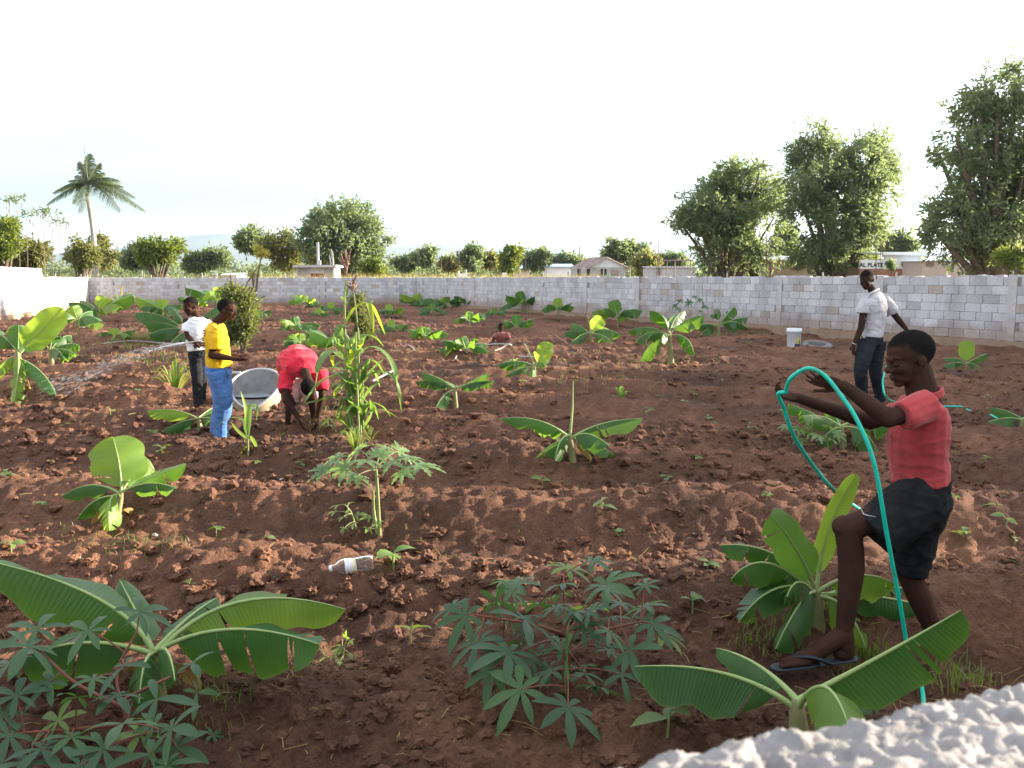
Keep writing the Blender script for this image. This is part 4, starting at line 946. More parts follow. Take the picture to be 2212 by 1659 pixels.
banana('banana plant cut by the right edge, end of the green hose under it', (2205, 930), (2208, 905), [(2140, 880, D(w=34, p1=(2180, 885), near=60, far=20, tears=0)), (2135, 912, D(w=40, p1=(2180, 895), near=65, far=15, tears=0, dy=-.2)), (2280, 890, D(w=36)), (2260, 930, D(w=36, near=55))], 7, stem=.035)
banana('lone young banana at the foot of the right wall, right of the boys', (2088, 796), (2088, 784), [(2088, 736, D(w=30, face=.95, near=12, far=12, arch=0, m='bananalit', tears=0)), (2038, 775, D(w=18, p1=(2065, 768), near=50)), (2036, 790, D(w=20, p1=(2065, 778), near=60, dy=-.2)), (2134, 764, D(w=22, p1=(2110, 772), face=.5)), (2115, 795, D(w=20, p1=(2100, 780), near=60, dy=-.2))], 8, sub=False, stem=.03)
banana('banana plant with five spread leaves right of the maize clump', (985, 888), (982, 838), [(912, 805, D(w=34, p1=(950, 812), face=.4, near=30)), (898, 824, D(w=30, p1=(945, 818), near=60)), (1054, 806, D(w=34, p1=(1015, 822), face=.4, near=35)), (1068, 822, D(w=28, p1=(1030, 822), near=60)), (938, 890, D(w=36, p1=(955, 845), near=55, dy=-.2)), (955, 830, D(w=26, dy=.3, face=.4))], 9, sub=True, stem=.04)
banana('banana plant with an upright bright leaf before the seated child', (1154, 815), (1154, 786), [(1075, 788, D(w=34, p1=(1115, 772), near=60)), (1182, 738, D(w=34, p1=(1178, 770), face=.9, near=15, far=-30, m='bananalit', tears=0)), (1130, 735, D(w=10, face=.9, arch=0, tears=0, near=60, far=60)), (1178, 790, D(w=26, p1=(1168, 772), near=60, dy=-.2)), (1092, 812, D(w=32, p1=(1125, 790), near=60, dy=-.3)), (1150, 822, D(w=30, p1=(1152, 785), near=50, dy=-.4))], 10, sub=True, stem=.045)
banana('tallest banana plant at mid right with a bare pale trunk', (1450, 790), (1446, 718), [(1358, 714, D(w=40, p1=(1405, 695), near=60, tears=2)), (1402, 672, D(w=44, p1=(1440, 668), near=50, face=.4)), (1522, 682, D(w=46, p1=(1480, 680), near=50, face=.3)), (1500, 768, D(w=36, p1=(1492, 715), near=55)), (1384, 780, D(w=44, p1=(1400, 730), near=50)), (1480, 672, D(w=36, p1=(1455, 680), dy=.4, face=.5)), (1375, 735, D(w=40, p1=(1405, 705), dy=-.4, near=65)), (1430, 740, D(w=26, p1=(1430, 712), dy=-.5, near=50))], 11, sub=True, stem=.07)
banana('bushy banana right of the seated child, one leaf raised yellow', (1276, 748), (1276, 718), [(1231, 700, D(w=30, p1=(1250, 696), face=.3, near=40)), (1300, 686, D(w=30, face=.9, arch=2, near=14, far=14, m='bananalit', tears=0)), (1218, 720, D(w=30, p1=(1245, 706), near=60)), (1342, 724, D(w=30, p1=(1310, 702), near=60)), (1328, 744, D(w=32, p1=(1305, 718), near=55, dy=-.4)), (1233, 745, D(w=32, p1=(1250, 718), near=55, dy=-.4)), (1320, 715, D(w=26, dy=.4))], 12, sub=True, stem=.06, spear=(1268, 680), dry=3)
banana('banana plant against the right wall below the thin papaya', (1553, 728), (1553, 700), [(1503, 706, D(w=28, p1=(1528, 694), near=60)), (1587, 662, D(w=28, p1=(1565, 685), face=.5)), (1615, 686, D(w=28, p1=(1585, 685), near=50)), (1596, 712, D(w=26, p1=(1578, 695), near=60)), (1510, 726, D(w=28, p1=(1528, 705), near=60)), (1545, 678, D(w=26, face=.7)), (1614, 708, D(w=24, dy=-.4, near=60))], 13, sub=False, stem=.06)
banana('yellowish banana sprawling in front of the boy in the white shirt', (435, 926), (428, 902), [(317, 888, D(w=40, p1=(380, 876), near=55, tears=1, m='bananalit')), (352, 930, D(w=42, p1=(395, 905), near=62, dy=-.2)), (488, 892, D(w=40, p1=(455, 888), near=55)), (490, 912, D(w=40, p1=(460, 900), near=60, dy=-.2)), (470, 876, D(w=34, dy=.3, p1=(450, 884)))], 14, sub=True, stem=.035)
banana('tall banana at the left edge with a huge bright raised leaf', (40, 862), (38, 758), [(136, 666, D(w=52, p1=(75, 735), face=.8, near=12, far=-25, tears=0, m='bananalit')), (40, 702, D(w=46, p1=(40, 740), face=.9, near=18, far=18, tears=0)), (-40, 700, D(w=50, p1=(15, 725), face=.5)), (120, 852, D(w=42, p1=(95, 790), near=45, dy=-.3)), (28, 880, D(w=40, p1=(45, 790), near=45, dy=-.4, m='bananalit')), (64, 812, D(w=26, p1=(58, 775), near=50)), (-20, 815, D(w=40, p1=(10, 770), near=50, m='bananalit')), (100, 705, D(w=36, p1=(70, 728), dy=.4, face=.4))], 15, sub=True, stem=.08, dry=3)
banana('sprawling banana behind the water jet with one long torn leaf', (112, 782), (108, 755), [(170, 744, D(w=44, p1=(140, 738), near=65, tears=4)), (160, 762, D(w=40, p1=(135, 748), near=65, tears=3, dy=-.4)), (70, 735, D(w=40, near=50)), (120, 722, D(w=36, face=.6)), (155, 725, D(w=34, dy=.4, near=50)), (140, 775, D(w=36, near=60, dy=-.5))], 16, sub=False, stem=.06)
banana('dark broad-leaved banana just left of the white shirt', (402, 746), (402, 712), [(292, 676, D(w=52, p1=(350, 668), near=62, tears=3)), (312, 696, D(w=40, p1=(355, 690), near=66, dy=-.4)), (322, 722, D(w=46, p1=(360, 702), near=60, dy=-.6)), (360, 748, D(w=40, p1=(385, 722), near=55, dy=-.7)), (470, 660, D(w=46, p1=(440, 680), near=55)), (440, 720, D(w=40, near=60)), (365, 662, D(w=34, dy=.5, face=.5))], 17, sub=True, stem=.07)
# --- plants farther off, spread by rule
def banana_far(label, x, y, span, h, seed, nl=7, lit=.2):
    rg = random.Random(seed * 7 + 1); lv = []; cr = (x + rg.uniform(-2, 2), y - h * .45)
    for i in range(nl):
        a = (i + rg.uniform(-.25, .25)) / nl * 2 * math.pi + seed; ux, uy = math.cos(a), math.sin(a); el = rg.uniform(-.25, .75)
        ln = span * .55 * rg.uniform(.75, 1.1); tipx = cr[0] + ux * ln; tipy = cr[1] - ln * el * .62 + max(0, -el) * h * .3
        lv.append((tipx, min(tipy, y + 3), D(dy=uy * ln * mpp(G(x, y).y) * .9, w=span * rg.uniform(.26, .36), arch=h * .18 * (1.2 - abs(el)), near=rg.uniform(35, 62), far=rg.uniform(15, 40), face=max(0, el) * .7, m='bananalit' if rg.random() < lit else 'banana', tears=rg.choice((0, 1, 2)))))
    lv.append((cr[0] + rg.uniform(-.1, .1) * span, y - h, D(w=span * .24, face=.9, near=12, far=12, arch=0, tears=0, m='bananalit' if rg.random() < lit * 2.2 else 'banana')))
    banana(label, (x, y), cr, lv, seed + 100, sub=False, stem=.038)
far = [(1335, 714, 92, 60, 'banana with drooping leaves by the right wall, left of the tallest plant'), (1205, 694, 66, 46, 'banana with one upright leaf close under the right wall'), (1127, 680, 72, 46, 'banana under the right wall, left of the upright-leaved one'),
       (1116, 730, 70, 46, 'slim banana behind the seated child\'s shoulder'), (1014, 712, 58, 36, 'bushy banana in open soil left of the seated child'), (1008, 778, 84, 46, 'banana beside the grey hose end left of the seated child'), (1016, 668, 60, 28, 'banana near the wall corner, right of the others there'), (966, 670, 58, 26, 'banana at the wall corner, middle of the dark group'),
       (905, 664, 66, 26, 'banana at the wall corner, left of the dark group'), (936, 684, 52, 26, 'low banana on a pale soil heap near the wall corner'), (916, 744, 72, 34, 'dark spreading banana right of the maize clump in mid field'), (642, 724, 74, 36, 'yellow-tipped banana behind the stooping boy'),
       (648, 760, 76, 36, 'dark banana just over the stooping boy\'s back'), (842, 692, 54, 32, 'sunlit yellow banana behind the maize leaves'), (848, 726, 56, 32, 'yellow-leaved banana on a sunlit mound right of the maize'), (716, 682, 48, 26, 'small bright banana left of the maize tassels'),
       (656, 668, 58, 28, 'dark banana against the far wall under the kiosk'), (733, 772, 104, 50, 'banana with big leaves between the red shirt and maize'), (214, 698, 104, 52, 'banana cluster by the left wall with raised pale leaf'), (168, 716, 104, 50, 'banana nearest the sunlit wall behind the bright raised leaf'),
       (352, 690, 84, 40, 'yellow-green banana behind the dark broad-leaved one'), (468, 672, 96, 46, 'banana behind the two standing boys under the far wall'), (556, 698, 56, 28, 'small banana right of the leafy shrub'), (420, 668, 66, 32, 'flat-topped banana behind the white-shirted boy\'s head'), (690, 690, 44, 22, 'tiny banana in the sunlit soil below the far wall'), (250, 742, 66, 30, 'low banana in weeds right of the long torn leaf'), (1070, 690, 40, 22, 'tiny low plantain sprout at the right wall foot')]
for i, (x, y, sp, h, lab) in enumerate(far): banana_far(lab, x, y, sp * 1.2, h * 1.1, i + 1, 6 + i % 3, .35 if x < 880 else .12)  # plants at left get a larger share of sunlit-coloured leaves

# ------------------------------------------------------------------ cassava / papaya leaves
def palmate(mb, hub, T, N, size, nl, prof, spread=150, droop=.35, seed=0, lens=None, rnd=.5, m=0):
    rg = random.Random(seed); T = T.normalized(); N = (N - T * N.dot(T)).normalized(); B = N.cross(T); np_ = len(prof) - 1
    for i in range(nl):
        f = (i / (nl - 1) * 2 - 1) if nl > 1 else 0; a = R(spread) * f + R(rg.uniform(-6, 6)); d = T * math.cos(a) + B * math.sin(a); sd = N.cross(d)
        L_ = size * (1 - .35 * abs(f) ** 1.6) * rg.uniform(.88, 1.1); V = []; Fq = []; uv = []
        for j, w in enumerate(prof):
            s = j / np_; p = hub + d * L_ * s * (1 - .12 * droop * s) - UP * (droop * L_ * s * s * .55) + N * (.03 * L_ * math.sin(s * 3))
            fold = N * (w * L_ * .22)
            V += [tuple(p + sd * w * L_ + fold), tuple(p), tuple(p - sd * w * L_ + fold)]; uv += [(s, 0), (s, .5), (s, 1)]
        for j in range(np_):
            a_ = j * 3; Fq += [[a_, a_ + 1, a_ + 4, a_ + 3], [a_ + 1, a_ + 2, a_ + 5, a_ + 4]]
        mb.add(V, Fq, m, uv=uv, rnd=min(1, max(0, rnd + rg.uniform(-.15, .15))))
CAS = [.018, .075, .115, .125, .095, .0]
PAP = [.03, .06, .17, .09, .2, .09, .16, .05, .07, 0]
def leafy(name, label, cat, base, stems, hubs, prof, nl, leafm, litm, stemm, petm, seed, sr=.011, droop=.4, spread=150, group=None):
    """hubs: (px, py, size_px, dy, lit); stems: pixel polylines (px,py,dy)"""
    b = G(*base); Y = b.y; root = empty(name, b); tag(root, label, cat, group); rg = random.Random(seed); sp = []
    for st in stems:
        pts = [Vector((0, 0, -.05))] if st[0] is None else [P(st[0][0], st[0][1], Y + st[0][2]) - b]
        pts += [P(q[0], q[1], Y + q[2]) - b for q in st[1:]]; s = spline(pts, 6) if len(pts) > 2 else pts
        sp += s[len(s) // 3:]; mb = MB(); mb.tube(s, [sr, sr * .8, sr * .55], 7); link('stem', mb.mesh('stem', stemm), root)
    cam_ = Vector((0, 0, CAMZ))
    for i, h in enumerate(hubs):
        p = P(h[0], h[1], Y + h[3]) - b; size = h[2] * mpp(Y + h[3]) * (1.05 if prof is PAP else 1.0); o = min(sp, key=lambda q: (q - p).length + .5 * max(0, q.z - p.z))
        out = (p - o); out.z *= .4; out = out.normalized() if out.length > 1e-3 else Vector((1, 0, 0)); N = (UP * .75 + out * .35 + (cam_ - (p + b)).normalized() * .35 + Vector((rg.uniform(-.6, .6), rg.uniform(-.6, .3), 0))).normalized()
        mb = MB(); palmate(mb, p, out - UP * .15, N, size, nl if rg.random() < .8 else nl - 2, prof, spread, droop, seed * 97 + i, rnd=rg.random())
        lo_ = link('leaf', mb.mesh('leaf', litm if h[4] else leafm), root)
        mb = MB(); mb.tube(bez(o, o.lerp(p, .55) + UP * (p - o).length * .12, p, 6), [.003, .002], 5); link('petiole', mb.mesh('petiole', petm), lo_)
    return root
rg = random.Random(4)
z2 = lambda x, y: (884.8 + x * .32, 1106 + y * .32)
hub2 = [(1060, 380, 200, .25, 1), (1320, 490, 250, .05, 0), (775, 730, 270, -.1, 0), (1070, 950, 280, -.25, 0), (670, 950, 260, -.2, 0), (1070, 1320, 270, -.42, 0), (750, 1200, 260, -.35, 0), (1490, 930, 220, -.1, 0), (1590, 500, 130, .1, 0), (1600, 640, 210, .1, 0), (380, 700, 210, 0, 0), (720, 490, 200, .15, 0), (460, 880, 230, -.1, 0), (1640, 760, 200, 0, 0), (1430, 1100, 190, -.2, 0), (960, 1080, 220, -.2, 0), (300, 640, 170, .1, 0), (1230, 330, 150, .2, 0), (1700, 820, 170, .0, 1), (620, 620, 150, .3, 1), (880, 620, 180, .35, 0), (1180, 640, 170, .35, 1), (1000, 560, 160, .4, 0), (1350, 720, 190, .3, 0), (900, 900, 200, .2, 0), (560, 1060, 200, -.2, 0), (1270, 860, 190, .2, 0), (1250, 1180, 190, -.2, 0), (680, 760, 180, .2, 0), (1420, 620, 170, .25, 0), (500, 760, 170, .2, 0), (1180, 1090, 180, -.1, 0), (640, 470, 120, .25, 1)]
leafy('cassava_plant', 'bushy dark cassava plant at the bottom centre', 'cassava plant', (1232, 1500), [[None, (*z2(1075, 950), 0), (*z2(1050, 780), 0), (*z2(1040, 420), .2)], [(*z2(1060, 820), 0), (*z2(1200, 640), .05), (*z2(1300, 520), .05)], [(*z2(1060, 830), 0), (*z2(850, 760), -.02), (*z2(600, 720), 0), (*z2(420, 690), 0)], [(*z2(1060, 840), 0), (*z2(1300, 800), 0), (*z2(1560, 740), 0)], [(*z2(1070, 880), -.02), (*z2(1060, 960), -.15), (*z2(1070, 1180), -.32)], [(*z2(1070, 860), 0), (*z2(900, 880), -.1), (*z2(720, 960), -.18)]],
      [(*z2(a, b), s * .32 * 1.25, d, l) for a, b, s, d, l in hub2] + [(*z2(random.Random(i).gauss(1010, 260), random.Random(i + 50).gauss(800, 200)), 58, random.Random(i).uniform(-.25, .4), 0) for i in range(26)], CAS, 7, M['cassava'], M['cassavalit'], M['redstem'], M['redstem'], 5, .0065)
z1 = lambda x, y: (x * .36, 1150.3 + y * .36)
hub1 = [(840, 480, 200, .1, 0), (530, 595, 200, .05, 0), (225, 580, 210, .1, 0), (170, 685, 230, 0, 0), (745, 800, 190, -.1, 0), (465, 990, 190, -.15, 0), (740, 1150, 270, -.35, 0), (1030, 1180, 240, -.3, 0), (55, 1220, 220, -.2, 0), (1150, 790, 190, .05, 0), (940, 1000, 220, -.1, 0), (350, 1130, 180, -.1, 1), (900, 1330, 230, -.35, 0), (1060, 1290, 210, -.3, 0), (620, 1300, 210, -.35, 0), (250, 1300, 220, -.3, 0), (100, 980, 200, -.1, 0), (560, 880, 140, -.1, 0), (300, 900, 190, 0, 0), (1180, 960, 130, .05, 0), (60, 780, 190, .05, 0), (430, 1230, 190, -.25, 0), (840, 1210, 170, -.25, 1), (700, 980, 180, -.1, 0), (20, 1100, 200, -.15, 0), (160, 1390, 220, -.35, 0), (480, 1400, 200, -.4, 0), (1000, 1400, 200, -.4, 0)]
leafy('cassava_plant', 'cassava plant in the bottom left corner under the banana leaves', 'cassava plant', (290, 1690), [[None, (*z1(760, 1150), -.05), (*z1(700, 850), 0), (*z1(820, 600), .05)], [(*z1(740, 1050), -.02), (*z1(450, 900), 0), (*z1(250, 720), .05)], [(*z1(760, 1200), -.05), (*z1(900, 1200), -.2), (*z1(1000, 1200), -.25)], [(*z1(740, 1150), -.05), (*z1(450, 1180), -.1), (*z1(150, 1200), -.15)], [(*z1(750, 1000), 0), (*z1(950, 900), 0), (*z1(1120, 830), .05)]],
      [(*z1(a, b), s * .36 * 1.25, d, l) for a, b, s, d, l in hub1] + [(*z1(random.Random(i).gauss(500, 330), random.Random(i + 50).gauss(1150, 200)), 58, random.Random(i).uniform(-.3, .2), 0) for i in range(3)], CAS, 6, M['cassava'], M['cassavalit'], M['redstem'], M['redstem'], 6, .007)
leafy('papaya_plant', 'young papaya with a flat crown of sunlit jagged leaves, centre left', 'papaya plant', (821, 1168), [[None, (818, 1110, 0), (814, 1034, 0), (812, 1012, 0)], [None, (808, 1110, .03), (806, 1060, .03)]],
      [(790, 996, 52, -.15, 0), (818, 984, 48, .05, 0), (748, 1010, 52, .05, 0), (880, 990, 48, .15, 0), (908, 1006, 56, -.05, 0), (862, 974, 46, .25, 0), (776, 972, 46, .3, 0), (702, 1016, 44, .15, 0), (868, 1020, 44, -.2, 0), (830, 966, 36, .3, 0), (770, 1030, 44, -.2, 0), (730, 990, 40, .3, 0), (845, 1000, 46, -.1, 0)], PAP, 7, M['papaya'], M['papaya'], M['greenstem'], M['greenstem'], 7, .014, .3, 130)
leafy('weed_bush', 'low leafy weed growing at the foot of the young papaya', 'weed', (775, 1150), [[None, (760, 1110, 0), (745, 1090, 0)], [None, (800, 1140, -.05), (808, 1120, -.05)]], [(730, 1092, 26, 0, 0), (752, 1100, 28, -.05, 0), (770, 1112, 26, 0, 0), (742, 1116, 26, -.1, 0), (762, 1132, 26, -.1, 0), (745, 1140, 22, -.1, 0), (800, 1118, 26, -.05, 1), (815, 1128, 24, -.1, 1), (795, 1142, 22, -.1, 1), (725, 1106, 22, .05, 0), (830, 1142, 20, 0, 0), (755, 1086, 22, .1, 0)], [.03, .16, .2, .12, 0], 3, M['weed'], M['cassavalit'], M['greenstem'], M['greenstem'], 8, .006, .4, 70)
leafy('papaya_plant', 'thin papaya with sparse drooping leaves against the right wall', 'papaya plant', (1498, 722), [[None, (1494, 690, 0), (1490, 672, 0)]], [(1488, 655, 15, 0, 0), (1470, 650, 13, .1, 0), (1510, 648, 14, 0, 0), (1520, 662, 13, -.1, 0), (1468, 668, 12, -.1, 0), (1500, 642, 13, .2, 0), (1512, 672, 12, .1, 0), (1460, 660, 12, .2, 0)], PAP, 7, M['cassava'], M['cassava'], M['greenstem'], M['greenstem'], 9, .018, .5, 140)
z3 = lambda x, y: ((1860 + x / 7.37) / 1.1302, (880 + y / 7.37) / 1.1302)
leafy('papaya_plant', 'small papaya with pale jagged leaves under the boy\'s arms', 'papaya plant', (1790, 985), [[None, (1788, 965, 0), (1786, 950, 0)]], [(*z3(680, 1220), 24, -.1, 0), (*z3(1200, 1200), 28, -.1, 0), (*z3(1000, 1350), 28, -.2, 0), (*z3(850, 1300), 24, 0, 0), (*z3(1350, 1320), 26, 0, 0), (*z3(450, 1180), 20, .1, 0), (*z3(1250, 1420), 24, -.1, 0), (*z3(700, 1420), 24, -.1, 0), (*z3(950, 1180), 24, .2, 1)], PAP, 7, M['papaya'], M['cassavalit'], M['greenstem'], M['greenstem'], 10, .01, .5, 140)
leafy('papaya_plant', 'little feathery papaya seedling at the seated child\'s feet', 'papaya plant', (1110, 800), [[None, (1109, 790, 0)]], [(1098, 782, 14, 0, 0), (1112, 780, 14, 0, 0), (1122, 786, 13, -.1, 0), (1104, 778, 12, .1, 0), (1090, 788, 12, -.1, 0)], PAP, 5, M['papaya'], M['papaya'], M['greenstem'], M['greenstem'], 11, .01, .5, 140)
leafy('papaya_plant', 'blue-green seedling beside the stooping boy\'s right foot', 'papaya plant', (700, 926), [[None, (701, 914, 0)]], [(690, 912, 16, 0, 0), (706, 908, 17, 0, 0), (712, 918, 15, -.1, 0), (694, 920, 14, -.1, 0)], PAP, 5, M['papaya'], M['papaya'], M['greenstem'], M['greenstem'], 12, .008, .5, 140)
leafy('weed_bush', 'green weed with serrate leaves right of the big banana tip', 'weed', (738, 1440), [[None, (742, 1410, 0), (748, 1385, 0)], [None, (715, 1425, 0), (700, 1415, 0)]], [(748, 1378, 26, 0, 1), (757, 1384, 22, -.05, 1), (738, 1400, 26, 0, 0), (755, 1412, 26, -.05, 0), (722, 1412, 26, 0, 0), (705, 1420, 26, 0, 0), (735, 1428, 26, -.05, 0), (712, 1440, 24, -.1, 0), (760, 1425, 24, 0, 0), (695, 1405, 22, .05, 0)], [.03, .16, .2, .12, 0], 3, M['weed'], M['cassavalit'], M['greenstem'], M['greenstem'], 13, .004, .3, 60)

# ------------------------------------------------------------------ strap-leaved plants
def strap(mb, pts, w, seed, m=0, n=6, fold=.35, rnd=None):
    rg = random.Random(seed); s = spline(pts, n); k = len(s); V = []; Fq = []; cam_ = Vector((0, 0, CAMZ)); uv = []
    for i, p in enumerate(s):
        t = i / (k - 1); T = (s[min(i + 1, k - 1)] - s[max(i - 1, 0)]).normalized(); N = UP - T * UP.dot(T)
        if N.length < .3: N = (cam_ - p) - T * (cam_ - p).dot(T)
        tcm = (cam_ - p).normalized(); N = (N.normalized() + tcm * .5); N = (N - T * N.dot(T)).normalized(); B = T.cross(N); ww = w * (min(1, .45 + t * 3)) * max(0, 1 - t ** 2.6) ** .8 * .5
        V += [tuple(p + B * ww + N * ww * fold), tuple(p), tuple(p - B * ww + N * ww * fold)]; uv += [(t, 0), (t, .5), (t, 1)]
    for i in range(k - 1): a = i * 3; Fq += [[a, a + 1, a + 4, a + 3], [a + 1, a + 2, a + 5, a + 4]]
    mb.add(V, Fq, m, uv=uv, rnd=rg.random() if rnd is None else rnd)
z8 = lambda x, y: (654.8 + x * .2667, 530.9 + y * .2667)
bm_ = G(772, 962); YM = bm_.y
mz = empty('maize_clump', bm_); tag(mz, 'tall clump of maize with dry tassels beside the stooping boy', 'maize')
def mzp(z, dy=0): return P(*z8(*z), YM + dy) - bm_
for i, st in enumerate([[(455, 1590), (440, 1200), (425, 850), (430, 700)], [(400, 1590), (350, 1150), (340, 700), (335, 420), (345, 270)], [(470, 1590), (450, 1100), (448, 700), (410, 380)], [(380, 1580), (370, 1200), (362, 860)], [(490, 1580), (480, 1300), (485, 1050)]]):
    mb = MB(); mb.tube([mzp(q, -.05 + .05 * i) for q in st], [.013, .011, .006], 7); link('stalk', mb.mesh('stalk', M['greenstem']), mz)
mlv = [([(440, 900), (560, 820), (700, 920), (770, 1120), (798, 1355)], 34, 0), ([(480, 1120), (590, 1030), (700, 1040), (760, 1120)], 36, 0), ([(330, 930), (230, 860), (130, 960), (98, 1135)], 44, 0), ([(350, 660), (300, 660), (285, 780), (322, 905)], 46, 0), ([(345, 620), (430, 500), (520, 470), (560, 590), (568, 712)], 30, 1), ([(480, 500), (545, 480), (600, 570), (665, 722)], 24, 1),
       ([(420, 1030), (250, 1060), (120, 1130), (0, 1285)], 40, 0), ([(440, 1330), (280, 1230), (100, 1265), (-20, 1290)], 34, 0), ([(480, 1400), (560, 1340), (650, 1330), (772, 1395)], 22, 0), ([(380, 960), (395, 900), (385, 835)], 34, 1), ([(425, 900), (420, 780), (430, 690)], 24, 0), ([(440, 880), (470, 800), (465, 740)], 30, 1), ([(500, 1080), (520, 980), (540, 915)], 36, 0), ([(480, 1100), (590, 980), (660, 915)], 40, 0), ([(380, 1100), (300, 1000), (180, 990)], 40, 0),
       ([(400, 1250), (330, 1080), (240, 1020), (170, 1000)], 36, 0), ([(450, 1200), (380, 1090), (300, 1110), (190, 1180)], 38, 0), ([(490, 1250), (560, 1150), (650, 1080)], 32, 0), ([(380, 1480), (350, 1330), (400, 1260)], 40, 0), ([(490, 1480), (560, 1360), (540, 1240)], 34, 0), ([(430, 1450), (330, 1500), (270, 1640)], 26, 0), ([(480, 1500), (560, 1480), (540, 1580)], 22, 0), ([(400, 1500), (300, 1420), (310, 1330)], 36, 0), ([(440, 1350), (460, 1240), (500, 1130)], 40, 0), ([(350, 470), (325, 440), (315, 410)], 30, 0), ([(340, 420), (360, 350), (350, 270)], 16, 0), ([(440, 1150), (420, 1010), (440, 900)], 34, 0), ([(370, 1150), (280, 1160), (250, 1240)], 28, 1), ([(420, 1380), (370, 1250), (420, 1180)], 40, 0), ([(360, 880), (240, 900), (250, 990)], 24, 1), ([(545, 480), (560, 440), (540, 470)], 20, 0)]
for i, (q, w, lit) in enumerate(mlv):
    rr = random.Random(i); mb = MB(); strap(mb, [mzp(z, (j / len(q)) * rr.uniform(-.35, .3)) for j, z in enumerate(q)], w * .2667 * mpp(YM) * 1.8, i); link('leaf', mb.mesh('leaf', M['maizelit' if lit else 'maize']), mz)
for i in range(18):                    # more blades filling the clump
    rr = random.Random(i + 500); x0 = rr.uniform(380, 490); y0 = rr.uniform(780, 1480); sd_ = rr.choice((-1, 1)); ln = rr.uniform(90, 230); up_ = rr.uniform(60, 200); q = [(x0, y0), (x0 + sd_ * ln * .35, y0 - up_), (x0 + sd_ * ln * .8, y0 - up_ * .9), (x0 + sd_ * ln * 1.15, y0 - up_ * rr.uniform(.0, .5))]
    dz_ = rr.uniform(-.35, .35); mb = MB(); strap(mb, [mzp(z, dz_ * j / 3) for j, z in enumerate(q)], rr.uniform(30, 46) * .2667 * mpp(YM) * 1.3, i + 60); link('leaf', mb.mesh('leaf', M['maizelit' if rr.random() < .07 else 'maize']), mz)
for c, n_, tp in (((348, 250), 15, 30), ((408, 380), 11, 230)):
    ta = MB(); rr = random.Random(tp)
    for i in range(n_):
        e = (c[0] + rr.uniform(-70, 45) + (10 if i == 0 else 0), tp + rr.uniform(0, 110) if i else tp); s0 = (c[0] + rr.uniform(-4, 4), c[1] - rr.uniform(0, 60)); ta.tube([mzp(s0), mzp(((s0[0] + e[0]) / 2, (s0[1] + e[1]) / 2 - 6), .02), mzp(e, rr.uniform(-.1, .1))], [.006, .009, .004], 4)
    link('tassel', ta.mesh('tassel', M['tassel']), mz)
mb = MB(); mb.tube([mzp((365, 1000)), mzp((362, 860))], [.02, .026, .012], 8); link('cob', mb.mesh('cob', M['maizelit']), mz)
z5 = lambda x, y: ((300 + x / 3.687) / 1.1302, (680 + y / 3.687) / 1.1302)
def strap_plant(name, label, cat, base, leaves, w, mats_, seed, stalks=()):
    b = G(*base); root = empty(name, b); tag(root, label, cat); rr = random.Random(seed)
    for i, q in enumerate(leaves):
        dyy = rr.uniform(-.12, .12); mb = MB(); strap(mb, [P(z[0], z[1], b.y + dyy * j) - b for j, z in enumerate(q)], w * mpp(b.y), seed + i); link('leaf', mb.mesh('leaf', mats_[i % len(mats_)]), root)
    for s in stalks: mb = MB(); mb.tube([P(*z, b.y) - b for z in s], [.01, .005], 6); link('stalk', mb.mesh('stalk', M['greenstem']), root)
    return root
strap_plant('maize_plant', 'single young maize plant at the knees of the boy in yellow', 'maize', z5(1130, 1600), [[z5(1130, 1440), z5(1095, 1290), z5(970, 1255), z5(838, 1332)], [z5(1125, 1400), z5(1110, 1200), z5(1060, 1010)], [z5(1150, 1420), z5(1190, 1500), z5(1242, 1625)], [z5(1125, 1450), z5(1040, 1380), z5(970, 1290)], [z5(1130, 1420), z5(1150, 1160), z5(1200, 1150), z5(1202, 1285)], [z5(1140, 1500), z5(1080, 1560), z5(1040, 1660)], [z5(1115, 1400), z5(1105, 1280), z5(1120, 1190)]], 11, [M['maize'], M['maizelit']], 20, [[z5(1130, 1620), z5(1125, 1400)]])
rr = random.Random(77)
def tuft(label, base, h, n, w, mats_, seed, name='grass_tuft', cat='grass'):
    rr = random.Random(seed); lv = []
    for i in range(n):
        dx = rr.uniform(-1, 1); top = h * rr.uniform(.6, 1.05) * (1 - .3 * abs(dx)); x, y = base
        lv.append([(x + dx * 5, y), (x + dx * h * .3, y - top * .6), (x + dx * h * .55, y - top * .95), (x + dx * h * .8, y - top * (.95 - .5 * abs(dx) * rr.random()))])
    return strap_plant(name, label, cat, base, lv, w, mats_, seed)
tuft('yellow-green lemongrass tuft left of the boy in the white shirt', (378, 850), 78, 44, 3.6, [M['maizelit'], M['maize'], M['straw']], 31)
tuft('tall pale grass tuft against the far wall at left', (262, 668), 52, 16, 5, [M['maize'], M['straw']], 32)
tuft('small maize sprout alone in the mid right soil', (1340, 862), 34, 7, 9, [M['maizelit'], M['maize']], 33, 'maize_plant', 'maize')
tuft('small maize sprout between the bananas left of the seated child', (962, 778), 36, 7, 8, [M['maize'], M['maizelit']], 34, 'maize_plant', 'maize')
tuft('grass tuft with thin stems at the foot of the maize clump', (770, 975), 60, 34, 3.5, [M['grass'], M['straw'], M['maize']], 35)
tuft('sparse weeds at the foot of the maize clump, right side', (800, 955), 40, 14, 3, [M['grass'], M['straw']], 36)

